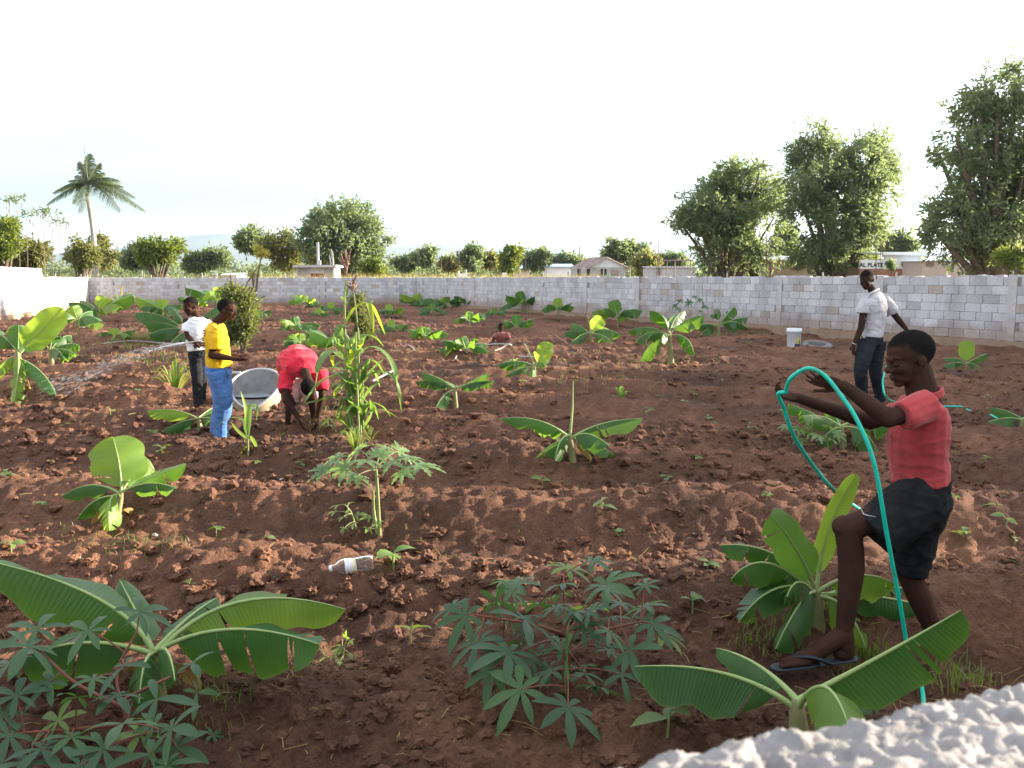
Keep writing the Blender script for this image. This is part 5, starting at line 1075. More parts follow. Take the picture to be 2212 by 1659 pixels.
# ------------------------------------------------------------------ shrubs in the plot
def shrub(label, base, circs, stems, k, ll, lw, m, seed, Yoff=0, name='shrub', gap=.4):
    b = G(*base); Y = b.y; root = empty(name, b); tag(root, label, 'shrub')
    lb = [tuple(P(x, y, Y + random.Random(i + seed).uniform(-.5, .5) * r * mpp(Y)) - b) + (r * mpp(Y),) for i, (x, y, r) in enumerate(circs)]
    V, Fq, rn = foliage(lb, k, 4, ll, lw, seed, gap, .3); mb = MB(); mb.add(V, Fq, rnd=rn); link('foliage', mb.mesh('foliage', m, smooth=False), root)
    for st in stems: mb = MB(); mb.tube([P(x, y, Y) - b for x, y in st], [st_r * Y for st_r in (.0016, .0006)], 6); link('stem', mb.mesh('stem', M['bark']), root)
shrub('leafy vine-covered shrub right behind the head of the boy in yellow', (520, 768), [(498, 638, 32), (530, 640, 30), (516, 668, 34), (490, 672, 26), (545, 672, 22), (510, 705, 28), (534, 702, 20), (498, 735, 20), (522, 738, 16), (474, 640, 14), (548, 630, 12), (556, 655, 12), (520, 612, 12)], [[(522, 772), (520, 700), (522, 640)], [(524, 772), (535, 720), (530, 660)], [(520, 650), (535, 610), (560, 572)], [(518, 660), (500, 615), (498, 590)], [(530, 660), (548, 620), (552, 590)]], 1050, .1, .05, M['shrub'], 41, gap=.62)
shrub('thin dark weed bush behind the maize clump', (775, 748), [(768, 640, 16), (772, 662, 16), (762, 684, 14), (780, 690, 15), (786, 715, 20), (770, 728, 18), (790, 735, 14), (760, 650, 8)], [[(770, 750), (768, 690), (766, 620)], [(782, 750), (782, 700), (780, 640)]], 700, .09, .04, M['shrub'], 42, gap=.5)
shrub('spindly sapling with yellow leaf tuft behind the leafy shrub', (560, 690), [(566, 548, 13), (558, 538, 9), (572, 556, 9), (548, 592, 6)], [[(548, 690), (556, 600), (564, 555)], [(552, 640), (545, 600), (548, 590)]], 130, .1, .05, M['yellowleaf'], 43, name='sapling')
shrub('weedy scrub growing along the foot of the sunlit left wall', (120, 700), [(150, 690, 14), (120, 715, 16), (180, 676, 14), (205, 668, 12), (90, 735, 14), (245, 664, 12)], [], 420, .09, .04, M['shrub'], 44)

# ------------------------------------------------------------------ seedlings, grass and litter
def seedling_mesh(seed, n, sz, m):
    rr = random.Random(seed); mb = MB(); h = sz * rr.uniform(.5, 1.0); mb.tube([(0, 0, -.02), (rr.uniform(-.01, .01), 0, h * .6), (rr.uniform(-.02, .02), 0, h)], [.0035, .002], 4, m=1, cap=False)
    for i in range(n):
        a = i / n * 6.28 + rr.uniform(-.4, .4); d = Vector((math.cos(a), math.sin(a), rr.uniform(.0, .5)))
        palmate(mb, Vector((0, 0, h * rr.uniform(.55, 1))), d, UP + Vector((rr.uniform(-.3, .3), -.4, 0)), sz * rr.uniform(.5, .85), 1, [.02, .2, .27, .18, 0], 0, .5, seed * 9 + i, rnd=rr.random())
    return mb.mesh('seedling', [m, M['greenstem']])
SDM = [seedling_mesh(i, 2 + i % 4, .09, M['weed'] if i % 3 else M['cassavalit']) for i in range(9)]
sd = [(1170, 1062), (1335, 1168), (1440, 1048), (1505, 1003), (1545, 925), (1530, 912), (850, 1240), (700, 1195), (575, 1172), (890, 1410), (1440, 1605), (1495, 1325), (470, 1165), (505, 1050), (200, 1020), (350, 985), (1345, 1160), (2150, 1105), (2060, 1090), (1620, 935), (1690, 900), (1655, 1085), (1400, 905), (1300, 1110), (330, 945), (140, 925), (60, 940), (430, 945), (560, 930), (1050, 830), (1130, 850), (1210, 850), (1420, 845), (1290, 770), (1240, 780), (1610, 800), (1560, 840), (1200, 960), (1040, 905), (905, 905), (930, 830), (650, 1010), (780, 895), (180, 860), (260, 835), (300, 870), (240, 900), (90, 1100), (25, 1205), (410, 1280), (1530, 1240), (2130, 1000), (2170, 1140), (2190, 1180), (1700, 770), (1760, 790), (1620, 760), (2000, 1240), (2130, 870), (1085, 720), (960, 740), (705, 1025), (820, 900), (1480, 880), (1500, 860), (870, 860), (555, 1010), (110, 1010), (15, 1040), (2080, 1170)]
for i, (x, y) in enumerate(sd):
    p = G(x, y); o = link('seedling', SDM[(i * 5) % 9], None, p); s = .75 + .9 * random.Random(i).random(); s *= (1.5 if (x, y) in ((890, 1410), (1440, 1605), (1495, 1325), (850, 1240)) else 1.0); o.scale = (s, s, s); o.rotation_euler = (0, 0, i * 2.4)
    tag(o, 'small green weed seedling standing alone in the bare dug soil', 'seedling', 'weed seedlings scattered over the soil')
def patch(cx, cy, sx, sy):
    def f(rg_):
        x = rg_.normal(cx, sx); y = min(max(rg_.normal(cy, sy), 660), 1640); p = Gz(x, y, 0); return (p.x, p.y, 0)
    return f
mb = MB()
for (cx, cy, sx, sy, n, h, w) in [(300, 742, 30, 8, 900, .16, .006), (330, 790, 60, 14, 500, .12, .006), (140, 745, 60, 20, 500, .18, .006), (1400, 800, 160, 18, 500, .08, .005), (1300, 850, 100, 12, 250, .09, .004), (900, 780, 60, 12, 200, .1, .004), (1870, 1400, 40, 14, 220, .1, .003), (1900, 1440, 40, 14, 160, .08, .003), (2080, 1440, 40, 18, 160, .1, .003), (300, 1240, 60, 14, 120, .07, .0025), (200, 1150, 80, 20, 110, .06, .0025), (480, 1540, 40, 30, 110, .07, .002), (1640, 1370, 40, 14, 140, .08, .003), (560, 1450, 60, 20, 70, .06, .002), (950, 1180, 300, 60, 90, .05, .0025), (2120, 800, 60, 8, 150, .12, .005), (1650, 735, 40, 6, 220, .16, .006), (1850, 980, 100, 20, 140, .08, .004), (700, 930, 40, 8, 120, .1, .004), (430, 980, 200, 25, 110, .06, .003)]:
    V, Fq, rn = blades(n, patch(cx, cy, sx, sy), h * .4, h, w, int(cx), .8); k = len(V) // 5; bz = V.reshape(k, 5, 3); hb = H(bz[:, 0, 0], bz[:, 0, 1]); bz[:, :, 2] += hb[:, None] - .01; mb.add(bz.reshape(-1, 3), Fq, rnd=rn)
tag(link('grass', mb.mesh('grass', M['grass'], smooth=False)), 'thin patches of green grass and weeds on the soil', 'grass', kind='stuff')
mb = MB(); rl = np.random.default_rng(12)
for i in range(620):
    x = rl.uniform(0, 2212); y = 640 + 990 * rl.random() ** .8; p = Gz(x, max(y, 690), 0)
    if not xL(p.y) + .3 < p.x < xR(p.y) - .3: continue
    a = rl.uniform(0, 6.28); l = rl.uniform(.02, .11) * (1 if p.y < 8 else 1.8); d = Vector((math.cos(a), math.sin(a), rl.uniform(-.1, .35))) * l; z = float(H(np.array([p.x]), np.array([p.y]))[0]) + .008
    q = Vector((p.x, p.y, z)); mb.tube([q, q + d * .5 + Vector((0, 0, rl.uniform(-.004, .012))), q + d], .0014 if p.y < 8 else .003, 4, cap=False, rnd=rl.random())
tag(link('dry_litter', mb.mesh('dry_litter', M['straw'])), 'bits of dry straw, roots and twigs littering the soil', 'litter', kind='stuff')
# ================================================================== PEOPLE
def skinmat(name, c):
    m = mat(name, c, .66, .03); n = noise(m, 9, 4, .6)
    at = nd(m, 'ShaderNodeAttribute', attribute_name='rnd'); hc = ramp(m, noise(m, 240, 3, .7), [(.35, (.005, .0045, .0045)), (.7, (.018, .016, .015))])
    lk(m, mixc(m, at.outputs['Fac'], mixc(m, 1.0, c, ramp(m, n, [(.3, (.8, .8, .82)), (.7, (1.2, 1.15, 1.1))]), 'MULTIPLY'), hc), bsdf(m).inputs['Base Color'])
    lk(m, ramp(m, at.outputs['Fac'], [(0, (.62, .62, .62)), (1, (.95, .95, .95))]), bsdf(m).inputs['Roughness'])
    bsdf(m).inputs['Subsurface Weight'].default_value = 0.0; bsdf(m).inputs['Subsurface Radius'].default_value = (.012, .005, .003)
    bump(m, noise(m, 160, 3), .12, .002); return m
def clothmat(name, c1, c2, sc=14, weave=420):
    m = mat(name, c1, .92, .1); n = noise(m, sc, 5, .6); lk(m, mixc(m, 1.0, ramp(m, n, [(.3, c1), (.7, c2)]), ramp(m, noise(m, 4.5, 5, .65), [(.34, (.72, .69, .66)), (.6, (1.06, 1.06, 1.06))]), 'MULTIPLY'), bsdf(m).inputs['Base Color'])
    bsdf(m).inputs['Sheen Weight'].default_value = .15 if c1[0] > .05 else .0; bump(m, noise(m, weave, 2), .25, .0015); return m
M['skin'] = skinmat('skin', (.05, .0265, .019)); M['skin2'] = skinmat('skin_deep', (.042, .0235, .018))
M['hair'] = mottled('cropped_hair', (.007, .006, .006), (.014, .012, .011), 90, .95, .8, 260, .004, .1)
M['redpolo'] = clothmat('red_polo_cloth', (.33, .042, .046), (.4, .058, .062)); M['redtee'] = clothmat('red_tee_cloth', (.52, .02, .045), (.6, .03, .06))
M['yellowtee'] = clothmat('yellow_tee_cloth', (.62, .36, .01), (.7, .42, .015)); M['whitetee'] = clothmat('white_tee_cloth', (.68, .7, .74), (.76, .77, .8))
M['greyshirt'] = clothmat('grey_shirt_cloth', (.4, .39, .43), (.5, .49, .52)); M['pinktee'] = clothmat('faded_pink_cloth', (.2, .07, .07), (.27, .1, .095))
M['blacktro'] = clothmat('black_cloth', (.014, .015, .019), (.026, .027, .032)); M['blackshort'] = clothmat('charcoal_shorts', (.011, .012, .013), (.02, .021, .023))
M['bluetro'] = clothmat('blue_fleece', (.06, .15, .36), (.085, .19, .43)); M['navy'] = clothmat('dark_denim', (.015, .019, .026), (.024, .029, .038)); M['greyshort'] = clothmat('pale_grey_cloth', (.36, .34, .33), (.45, .43, .42))
M['sandal'] = mat('sandal_rubber', (.018, .022, .035), .55, .4); M['metalbright'] = mat('buckle_metal', (.7, .7, .68), .3, .5, 1.0); M['eye'] = mat('eye_dark', (.012, .008, .007), .2, .5); M['printink'] = mat('shirt_print_ink', (.05, .05, .06), .8)
M['silver'] = mat('silver_print', (.6, .62, .64), .5)

def sphere_geo(n=14, m=9):
    V = [(0, 0, 1.0)]; F = []
    for i in range(1, m):
        for j in range(n): a = math.pi * i / m; b = 2 * math.pi * j / n; V.append((math.sin(a) * math.cos(b), math.sin(a) * math.sin(b), math.cos(a)))
    V.append((0, 0, -1.0)); F3 = [[0, 1 + j, 1 + (j + 1) % n] for j in range(n)]; l = len(V) - 1; o = 1 + (m - 2) * n
    F3 += [[l, o + (j + 1) % n, o + j] for j in range(n)]; F4 = [[1 + i * n + j, 1 + (i + 1) * n + j, 1 + (i + 1) * n + (j + 1) % n, 1 + i * n + (j + 1) % n] for i in range(m - 2) for j in range(n)]
    return np.array(V), F3, F4
SPV, SP3, SP4 = sphere_geo()
def ell(mb, c, ax):                     # ax: three scaled axis vectors
    A = np.array([tuple(a) for a in ax]); V = SPV @ A + np.array(tuple(c))
    if np.linalg.det(A) < 0: F3 = [f[::-1] for f in SP3]; F4 = [f[::-1] for f in SP4]
    else: F3, F4 = SP3, SP4
    mb.add(V, F3); n = len(V); mb.F4.append(np.array(F4) + mb.n - n); mb.m4.append(np.zeros(len(F4)))
def ball(mb, c, r): ell(mb, c, ((r, 0, 0), (0, r, 0), (0, 0, r)))
def loft(mb, rings, n=16):              # rings: (centre, u, v) ellipses; closed with caps
    V = []; k = len(rings)
    for c, u, v in rings:
        for j in range(n): a = 2 * math.pi * j / n; V.append(tuple(c + u * math.cos(a) + v * math.sin(a)))
    F4 = [[i * n + j, i * n + (j + 1) % n, (i + 1) * n + (j + 1) % n, (i + 1) * n + j] for i in range(k - 1) for j in range(n)]
    c0 = len(V); V += [tuple(rings[0][0]), tuple(rings[-1][0])]; F3 = [[c0, (j + 1) % n, j] for j in range(n)] + [[c0 + 1, (k - 1) * n + j, (k - 1) * n + (j + 1) % n] for j in range(n)]
    mb.add(V, F3); mb.F4.append(np.array(F4) + mb.n - len(V)); mb.m4.append(np.zeros(len(F4)))
def limb(mb, pts, rad, flat=False, n=12):
    """tapered rod along points, round ends unless flat"""
    s = spline(pts, 5) if len(pts) > 2 else [pts[0].lerp(pts[1], t / 4) for t in range(5)]; k = len(s)
    rr_ = np.interp(np.linspace(0, 1, k), np.linspace(0, 1, len(rad)), rad); rings = []; B = None
    for i in range(k):
        T = (s[min(i + 1, k - 1)] - s[max(i - 1, 0)]).normalized()
        if B is None: B = T.cross(UP) if abs(T.z) < .9 else T.cross(Vector((1, 0, 0)))
        B = (B - T * B.dot(T)).normalized(); rings.append((s[i], B * rr_[i], T.cross(B) * rr_[i]))
    loft(mb, rings, n)
    if not flat: ball(mb, s[0], rr_[0] * .99); ball(mb, s[-1], rr_[-1] * .99)
def remesh(mb, name, m, voxel, smooth=4, org=None, wr=0.0, wsc=9.0, seed=0, fac=.5):
    me = mb.mesh('tmp', m, origin=org); o = link('tmp', me); md = o.modifiers.new('r', 'REMESH'); md.mode = 'VOXEL'; md.voxel_size = voxel
    if smooth: sm = o.modifiers.new('s', 'SMOOTH'); sm.factor = fac; sm.iterations = smooth
    dg = bpy.context.evaluated_depsgraph_get(); out = bpy.data.meshes.new_from_object(o.evaluated_get(dg)); bpy.data.objects.remove(o, do_unlink=True); bpy.data.meshes.remove(me)
    out.name = name; n = len(out.vertices)
    if wr:                               # cloth folds: soft lumps plus creases running across
        V = np.zeros(n * 3, np.float32); out.vertices.foreach_get('co', V); V = V.reshape(-1, 3); N = np.zeros(n * 3, np.float32); out.vertices.foreach_get('normal', N); N = N.reshape(-1, 3)
        f = vnoise3(V * np.array([1, 1, 1.6]), wsc, seed); f2 = vnoise3(V, wsc * 2.3, seed + 2); g = 1 - np.abs(vnoise3(V * np.array([.8, .8, 2.0]), wsc * 1.5, seed + 4)) * 3.2
        V = V + N * (wr * (f * .8 + f2 * .3 + np.clip(g, -.6, 1) * .5))[:, None]; out.vertices.foreach_set('co', V.astype(np.float32).ravel())
    out.polygons.foreach_set('use_smooth', np.ones(len(out.polygons), bool)); out.materials.clear(); out.materials.append(m); out.update(); return out
def hairmask(me, base, f, l, u, h):
    """paints the cropped hair on the scalp as a vertex mask with a soft, uneven hairline"""
    n = len(me.vertices); V = np.zeros(n * 3, np.float32); me.vertices.foreach_get('co', V); V = V.reshape(-1, 3).astype(float); d = (V - np.array(tuple(base))) / h
    X = (d @ np.array(tuple(f)) + .06) / .425; Yy = d @ np.array(tuple(l)) / .325; Z = (d @ np.array(tuple(u)) - .635) / .36
    r = np.sqrt(X ** 2 + Yy ** 2 + Z ** 2); b = np.arctan2(Yy, X); a = np.arctan2(Z, np.hypot(X, Yy)); k = .5 + .5 * np.cos(b)
    lo = -.66 + 1.08 * np.clip((k - .28) / .5, 0, 1) ** 1.2; t = np.clip((a - lo + .1 * vnoise3(V, 60, 2) + .13) / .26, 0, 1) * (r > .9) * (r < 1.07)
    at = me.attributes.get('rnd') or me.attributes.new('rnd', 'FLOAT', 'POINT'); at.data.foreach_set('value', t.astype(np.float32))
def headf(base, face, up, h):
    up = up.normalized(); f = (face - up * face.dot(up)).normalized(); l = up.cross(f)
    return lambda x, y, z: base + (f * x + l * y + up * z) * h, f, l, up
def head_shapes(mb, base, face, up, h, neckb, nr=.2):
    q, f, l, u = headf(base, face, up, h)
    def e(c, r): ell(mb, q(*c), (f * r[0] * h, l * r[1] * h, u * r[2] * h))
    e((-.06, 0, .635), (.425, .325, .36)); e((.1, 0, .4), (.25, .255, .34)); e((.13, 0, .2), (.2, .2, .15)); e((.25, 0, .1), (.085, .1, .07)); e((.02, 0, .33), (.25, .26, .2))
    limb(mb, [q(.335, 0, .5), q(.385, 0, .43), q(.42, 0, .37)], [.03 * h, .045 * h, .06 * h]); ball(mb, q(.375, .06, .345), .045 * h); ball(mb, q(.375, -.06, .345), .045 * h)
    e((.325, 0, .245), (.07, .12, .032)); e((.315, 0, .195), (.07, .105, .035)); limb(mb, [q(.29, -.15, .545), q(.345, 0, .55), q(.29, .15, .545)], [.05 * h, .055 * h, .05 * h])
    for s in (-1, 1):
        e((.22, .17 * s, .37), (.11, .09, .09)); e((-.05, .318 * s, .44), (.07, .03, .11)); e((-.07, .338 * s, .46), (.06, .02, .085)); e((.3, .135 * s, .475), (.05, .07, .045))
    limb(mb, [q(-.1, 0, .28), neckb], [nr * h, nr * 1.06 * h, nr * 1.15 * h])
    return q, f, l, u
def head_extras(root, q, f, l, u, h, org):
    for s in (-1, 1):
        mb = MB(); ell(mb, q(.338, .135 * s, .465) - org, (f * .02 * h, l * .055 * h, u * .018 * h)); link('eye', mb.mesh('eye', M['eye']), root)
        mb = MB(); limb(mb, [q(.335, .07 * s, .553) - org, q(.345, .13 * s, .572) - org, q(.295, .21 * s, .55) - org], [.012 * h, .016 * h, .008 * h], n=6); link('eyebrow', mb.mesh('eyebrow', M['hair']), root)
def hand(mb, w, d, n, s, curl=(.5, .5, .5, .5), thumb=1, tang=.9, tcurl=.4, spread=.12):
    """w wrist, d finger direction, n palm normal, s hand length"""
    d = d.normalized(); n = (n - d * n.dot(d)).normalized(); l = d.cross(n) * thumb
    pl = s * .5; ell(mb, w + d * pl * .52, (d * pl * .62, l * s * .215, n * s * .085)); limb(mb, [w - d * s * .08, w + d * pl * .3], [s * .13, s * .14])
    for i, (off, ln, rd) in enumerate(((.155, .45, .05), (.052, .5, .052), (-.052, .46, .05), (-.15, .36, .044))):
        p = w + d * pl * (.96 - .05 * abs(i - 1.2)) + l * s * off; fd = (d + l * off * spread * 6).normalized(); c = 0
        for k, seg_ in enumerate((.44, .31, .25)):
            c += curl[i] * (.75 if k == 0 else 1.05); dd = fd * math.cos(c) + n * math.sin(c); e_ = p + dd * ln * s * seg_; limb(mb, [p, e_], [rd * s * (1 - .1 * k), rd * s * (.9 - .12 * k)], n=8); p = e_
    p = w + d * pl * .22 + l * s * .16; td = (d * math.cos(tang) + l * math.sin(tang)).normalized(); a = p + td * s * .22; b = a + (td * math.cos(tcurl) + n * math.sin(tcurl) * .8 + d * .3 * tcurl).normalized() * s * .17; c_ = b + (td * math.cos(tcurl * 2) + n * math.sin(tcurl * 2) * .7 + d * .5 * tcurl).normalized() * s * .13
    limb(mb, [p, a], [s * .085, s * .068], n=8); limb(mb, [a, b], [s * .062, s * .056], n=8); limb(mb, [b, c_], [s * .056, s * .045], n=8)
def foot(mb, ankle, toe, heel, r):
    d = (toe - heel); d.normalize(); sd_ = d.cross(UP).normalized(); up_ = sd_.cross(d)
    limb(mb, [ankle, heel + up_ * r * .85 + d * r * .5], [r * .95, r * .8]); ell(mb, heel + d * r * .75 + up_ * r * .6, (d * r * 1.1, sd_ * r * .75, up_ * r * .75))
    limb(mb, [ankle - up_ * r * .2 + d * r * .3, heel.lerp(toe, .6) + up_ * r * .55, toe - d * r * .9 + up_ * r * .38], [r * .95, r * .75, r * .42])
    for i in range(5):
        o = (i - 2) * .3 * r; q = toe - d * r * (.95 + .13 * abs(i - 1)) + sd_ * o; limb(mb, [heel.lerp(toe, .6) + sd_ * o * .8 + up_ * r * .35, q + up_ * r * .28], [r * .4, r * .25], n=8)
        limb(mb, [q + up_ * r * .28, q + d * r * .55 + up_ * r * .2], [r * .22, r * .17], n=8)
def torso_rings(pts, lat, fwd, dims, grow=0.0):
    """pts bottom->top; dims (half width, half depth) each"""
    out = []
    for i, (p, (a, b)) in enumerate(zip(pts, dims)):
        T = (pts[min(i + 1, len(pts) - 1)] - pts[max(i - 1, 0)]).normalized(); L_ = (lat - T * lat.dot(T)).normalized(); out.append((p, L_ * (a + grow), T.cross(L_) * (b + grow)))
    return out
def dense(rings, k=3):
    out = []
    for i in range(len(rings) - 1):
        for j in range(k): t = j / k; out.append(tuple(a.lerp(b, t) for a, b in zip(rings[i], rings[i + 1])))
    out.append(rings[-1]); return out
K = 1.1302
SRC = lambda x, y: (x / K, y / K)
# ---------------------------------------------------------------- boy in the red polo with the green hose
def hero():
    org = G(1800, 1442); Y = org.y
    root = empty('person', org); tag(root, 'person in red polo and black shorts striding left, lifting a green hose', 'person')
    S = lambda x, y, dy=0: P(x / K, y / K, Y + dy) - org
    m_ = mpp(Y) / K; h = 140 * m_; lat = Vector((0, -1, 0)); fwd = Vector((-1, 0, 0))
    top = S(2209, 806, 0); face = Vector((-1, -.12, -.36)); up = Vector((-.2, 0, 1)); up.normalize(); base = top - up * h
    body = MB(); q, f, l, u = head_shapes(body, base, face, up, h, S(2258, 985, 0), .25)
    tp = [S(2250, 1215), S(2246, 1160), S(2243, 1110), S(2245, 1050), S(2252, 1000), S(2262, 965)]
    dims = [(.13, .1), (.118, .092), (.122, .095), (.14, .098), (.135, .075), (.06, .055)]
    loft(body, dense(torso_rings(tp, lat, fwd, dims)))
    ns, ne, nw_ = S(2262, 990, -.145), S(2168, 1022, -.2), S(2060, 942, -.17); fs, fe, fw = S(2240, 990, .145), S(2125, 1030, .13), S(1950, 972, .02)
    limb(body, [ns, ne], [.046, .039]); limb(body, [ne, ne.lerp(nw_, .3), nw_], [.039, .038, .024]); limb(body, [fs, fe], [.044, .036]); limb(body, [fe, fe.lerp(fw, .3), fw], [.036, .035, .022])
    hd = S(1985, 925, -.16) - nw_; hand(body, nw_ + hd.normalized() * .012, hd, Vector((-.15, .75, .5)), .155, (.28, .3, .34, .4), thumb=1, tang=.55, tcurl=.3)
    hd2 = S(1890, 968, .0) - fw; hand(body, fw + hd2.normalized() * .01, hd2 + Vector((0, 0, .01)), Vector((0, -.35, .9)), .15, (.75, .7, .62, .5), thumb=1, tang=.6, tcurl=.5)
    hn, kn, an = S(2262, 1218, -.075), S(2070, 1290, -.11), S(2060, 1548, -.1); hf, kf, af = S(2252, 1218, .075), S(2214, 1388, .1), S(2300, 1590, .12)
    limb(body, [hn.lerp(kn, .15), kn], [.068, .056]); limb(body, [kn, S(2078, 1390, -.105), an], [.057, .056, .035]); limb(body, [hf.lerp(kf, .15), kf], [.066, .054]); limb(body, [kf, kf.lerp(af, .35), af], [.055, .053, .033]); ball(body, S(2060, 1286, -.11), .05)
    toe, heel = S(1893, 1628, -.12), S(2080, 1606, -.1); foot(body, an, toe, heel, .045); toe2, heel2 = S(2225, 1650, .1), S(2335, 1632, .13); foot(body, af, toe2, heel2, .043)
    bme = remesh(body, 'body', M['skin'], .0042, 3); hairmask(bme, base, f, l, u, h); link('body', bme, root)
    head_extras(root, q, f, l, u, h, Vector())
    # polo shirt
    sh = MB(); pts = [S(2246, 1174), S(2243, 1120), S(2240, 1060), S(2246, 1010), S(2254, 985), S(2262, 968)]; dm = [(.15, .118), (.145, .117), (.158, .121), (.165, .11), (.15, .085), (.075, .062)]
    loft(sh, dense(torso_rings(pts, lat, fwd, dm)))
    limb(sh, [S(2262, 992, -.13), S(2222, 1008, -.185), S(2200, 1016, -.2)], [.07, .065, .06], flat=True); limb(sh, [S(2244, 992, .13), S(2200, 1010, .15), S(2180, 1020, .16)], [.075, .068, .064], flat=True)
    link('polo_shirt', remesh(sh, 'polo_shirt', M['redpolo'], .0055, 5, wr=.0062, wsc=7.5, seed=3), root)
    co = MB()
    for i in range(20):                   # standing collar, open at the throat
        a = R(-160 + 320 * i / 20); b2 = R(-160 + 320 * (i + 1) / 20); ce = S(2256, 962)
        def cp(t, z): return ce + Vector((math.cos(t) * .066 + .004, math.sin(t) * .072, z + .022 * math.cos(t)))
        limb(co, [cp(a, -.012), cp(b2, -.012)], [.011, .011], n=8); limb(co, [cp(a, .006) * 1.0, cp(b2, .006)], [.008, .008], n=8)
    link('collar', remesh(co, 'collar', M['redpolo'], .0045, 3), root)
    # shorts
    so = MB(); loft(so, dense(torso_rings([S(2248, 1240), S(2250, 1205), S(2248, 1165)], lat, fwd, [(.15, .12), (.152, .122), (.138, .114)])))
    limb(so, [S(2256, 1216, -.07), S(2195, 1258, -.1), S(2134, 1306, -.115)], [.125, .12, .108], flat=True, n=16); limb(so, [S(2254, 1218, .07), S(2240, 1300, .09), S(2222, 1396, .105)], [.12, .098, .08], flat=True, n=16)
    sho = link('shorts', remesh(so, 'shorts', M['blackshort'], .006, 4, wr=.008, wsc=8, seed=9), root)
    # silver tick printed near the hem
    tk = MB(); pts_ = [S(2103, 1243, -.232), S(2108, 1254, -.234), S(2118, 1258, -.236), S(2140, 1262, -.238)]; tk.tube(spline(pts_, 4), [.0015, .0055, .004, .0008], 6, flat=.5); link('logo_print', tk.mesh('logo_print', M['silver']), sho)
    sn = MB(); d_ = (toe - heel).normalized(); s_ = d_.cross(UP).normalized()      # flip-flop: sole and straps
    rings = []
    for t, w_ in ((-.06, .022), (0, .034), (.3, .033), (.6, .043), (.85, .046), (1.0, .036), (1.06, .016)): rings.append((heel.lerp(toe, t) - UP * .004, s_ * w_, UP * .009))
    loft(sn, rings, 12); sdo = link('sandal', sn.mesh('sandal', M['sandal']), root)
    for s in (-1, 1): st = MB(); a_ = heel.lerp(toe, .3) + s_ * .036 * s; b_ = heel.lerp(toe, .78) + UP * .038; st.tube(spline([a_, heel.lerp(toe, .55) + s_ * .036 * s + UP * .04, b_], 5), [.011, .015, .009], 8, flat=.5); link('strap', st.mesh('strap', M['sandal']), sdo)
    st = MB(); st.tube(spline([heel.lerp(toe, .42) + s_ * .044, heel.lerp(toe, .5) + UP * .062, heel.lerp(toe, .42) - s_ * .044], 5), [.016, .022, .016], 8, flat=.4); link('strap', st.mesh('strap', M['sandal']), sdo)
    return org, Y, S
HORG, HY0, HS = hero()

# ---------------------------------------------------------------- other people
def person(label, org, Y, S, h, head, face, up, neck, torso, tdims, lat, arms, legs, skin, shirt, shirtm, bottoms, botm, vox=.0065, feet=True, hands=True, wr=.006, extra=None, tw=.0):
    root = empty('person', org); tag(root, label, 'person')
    up = up.normalized(); base = head - up * h; body = MB(); q, f, l, u = head_shapes(body, base, face, up, h, neck); fwd = lat.cross(UP)
    loft(body, dense(torso_rings(torso, lat, fwd, tdims)))
    for a in arms:
        limb(body, [a[0], a[1]], [.2 * h, .165 * h]); limb(body, [a[1], a[1].lerp(a[2], .3), a[2]], [.165 * h, .16 * h, .105 * h])
        if a[3] is not None: hand(body, a[2], a[3], a[4], .7 * h, a[5] if len(a) > 5 else (.4, .4, .4, .4), thumb=a[6] if len(a) > 6 else 1)
    for g in legs:
        tk_ = .8 if bottoms['name'] == 'trousers' else 1.0; limb(body, [g[0] * .75 + g[1] * .25, g[1]], [.3 * h * tk_, .23 * h * tk_]); limb(body, [g[1], g[1].lerp(g[2], .35), g[2]], [.225 * h * tk_, .22 * h * tk_, .14 * h])
        if len(g) > 3 and g[3] is not None: foot(body, g[2], g[3], g[4], .17 * h)
    bme = remesh(body, 'body', skin, vox, 2); hairmask(bme, base, f, l, u, h); link('body', bme, root); head_extras(root, q, f, l, u, h, Vector())
    sh = MB(); loft(sh, dense(torso_rings(shirt['pts'], shirt.get('lat', lat), fwd, shirt['dims'])))
    for sl in shirt['sleeves']: limb(sh, sl[0], sl[1], flat=True, n=14)
    so = link('shirt', remesh(sh, 'shirt', shirtm, vox, 3, wr=wr, wsc=shirt.get('wsc', 9), seed=int(abs(org.x * 10))), root)
    bt = MB(); loft(bt, dense(torso_rings(bottoms['pts'], lat, fwd, bottoms['dims'])))
    for lg in bottoms['legs']: limb(bt, lg[0], lg[1], flat=True, n=14)
    link(bottoms['name'], remesh(bt, bottoms['name'], botm, vox, 3, wr=wr * .9, wsc=8, seed=3), root)
    return root, so
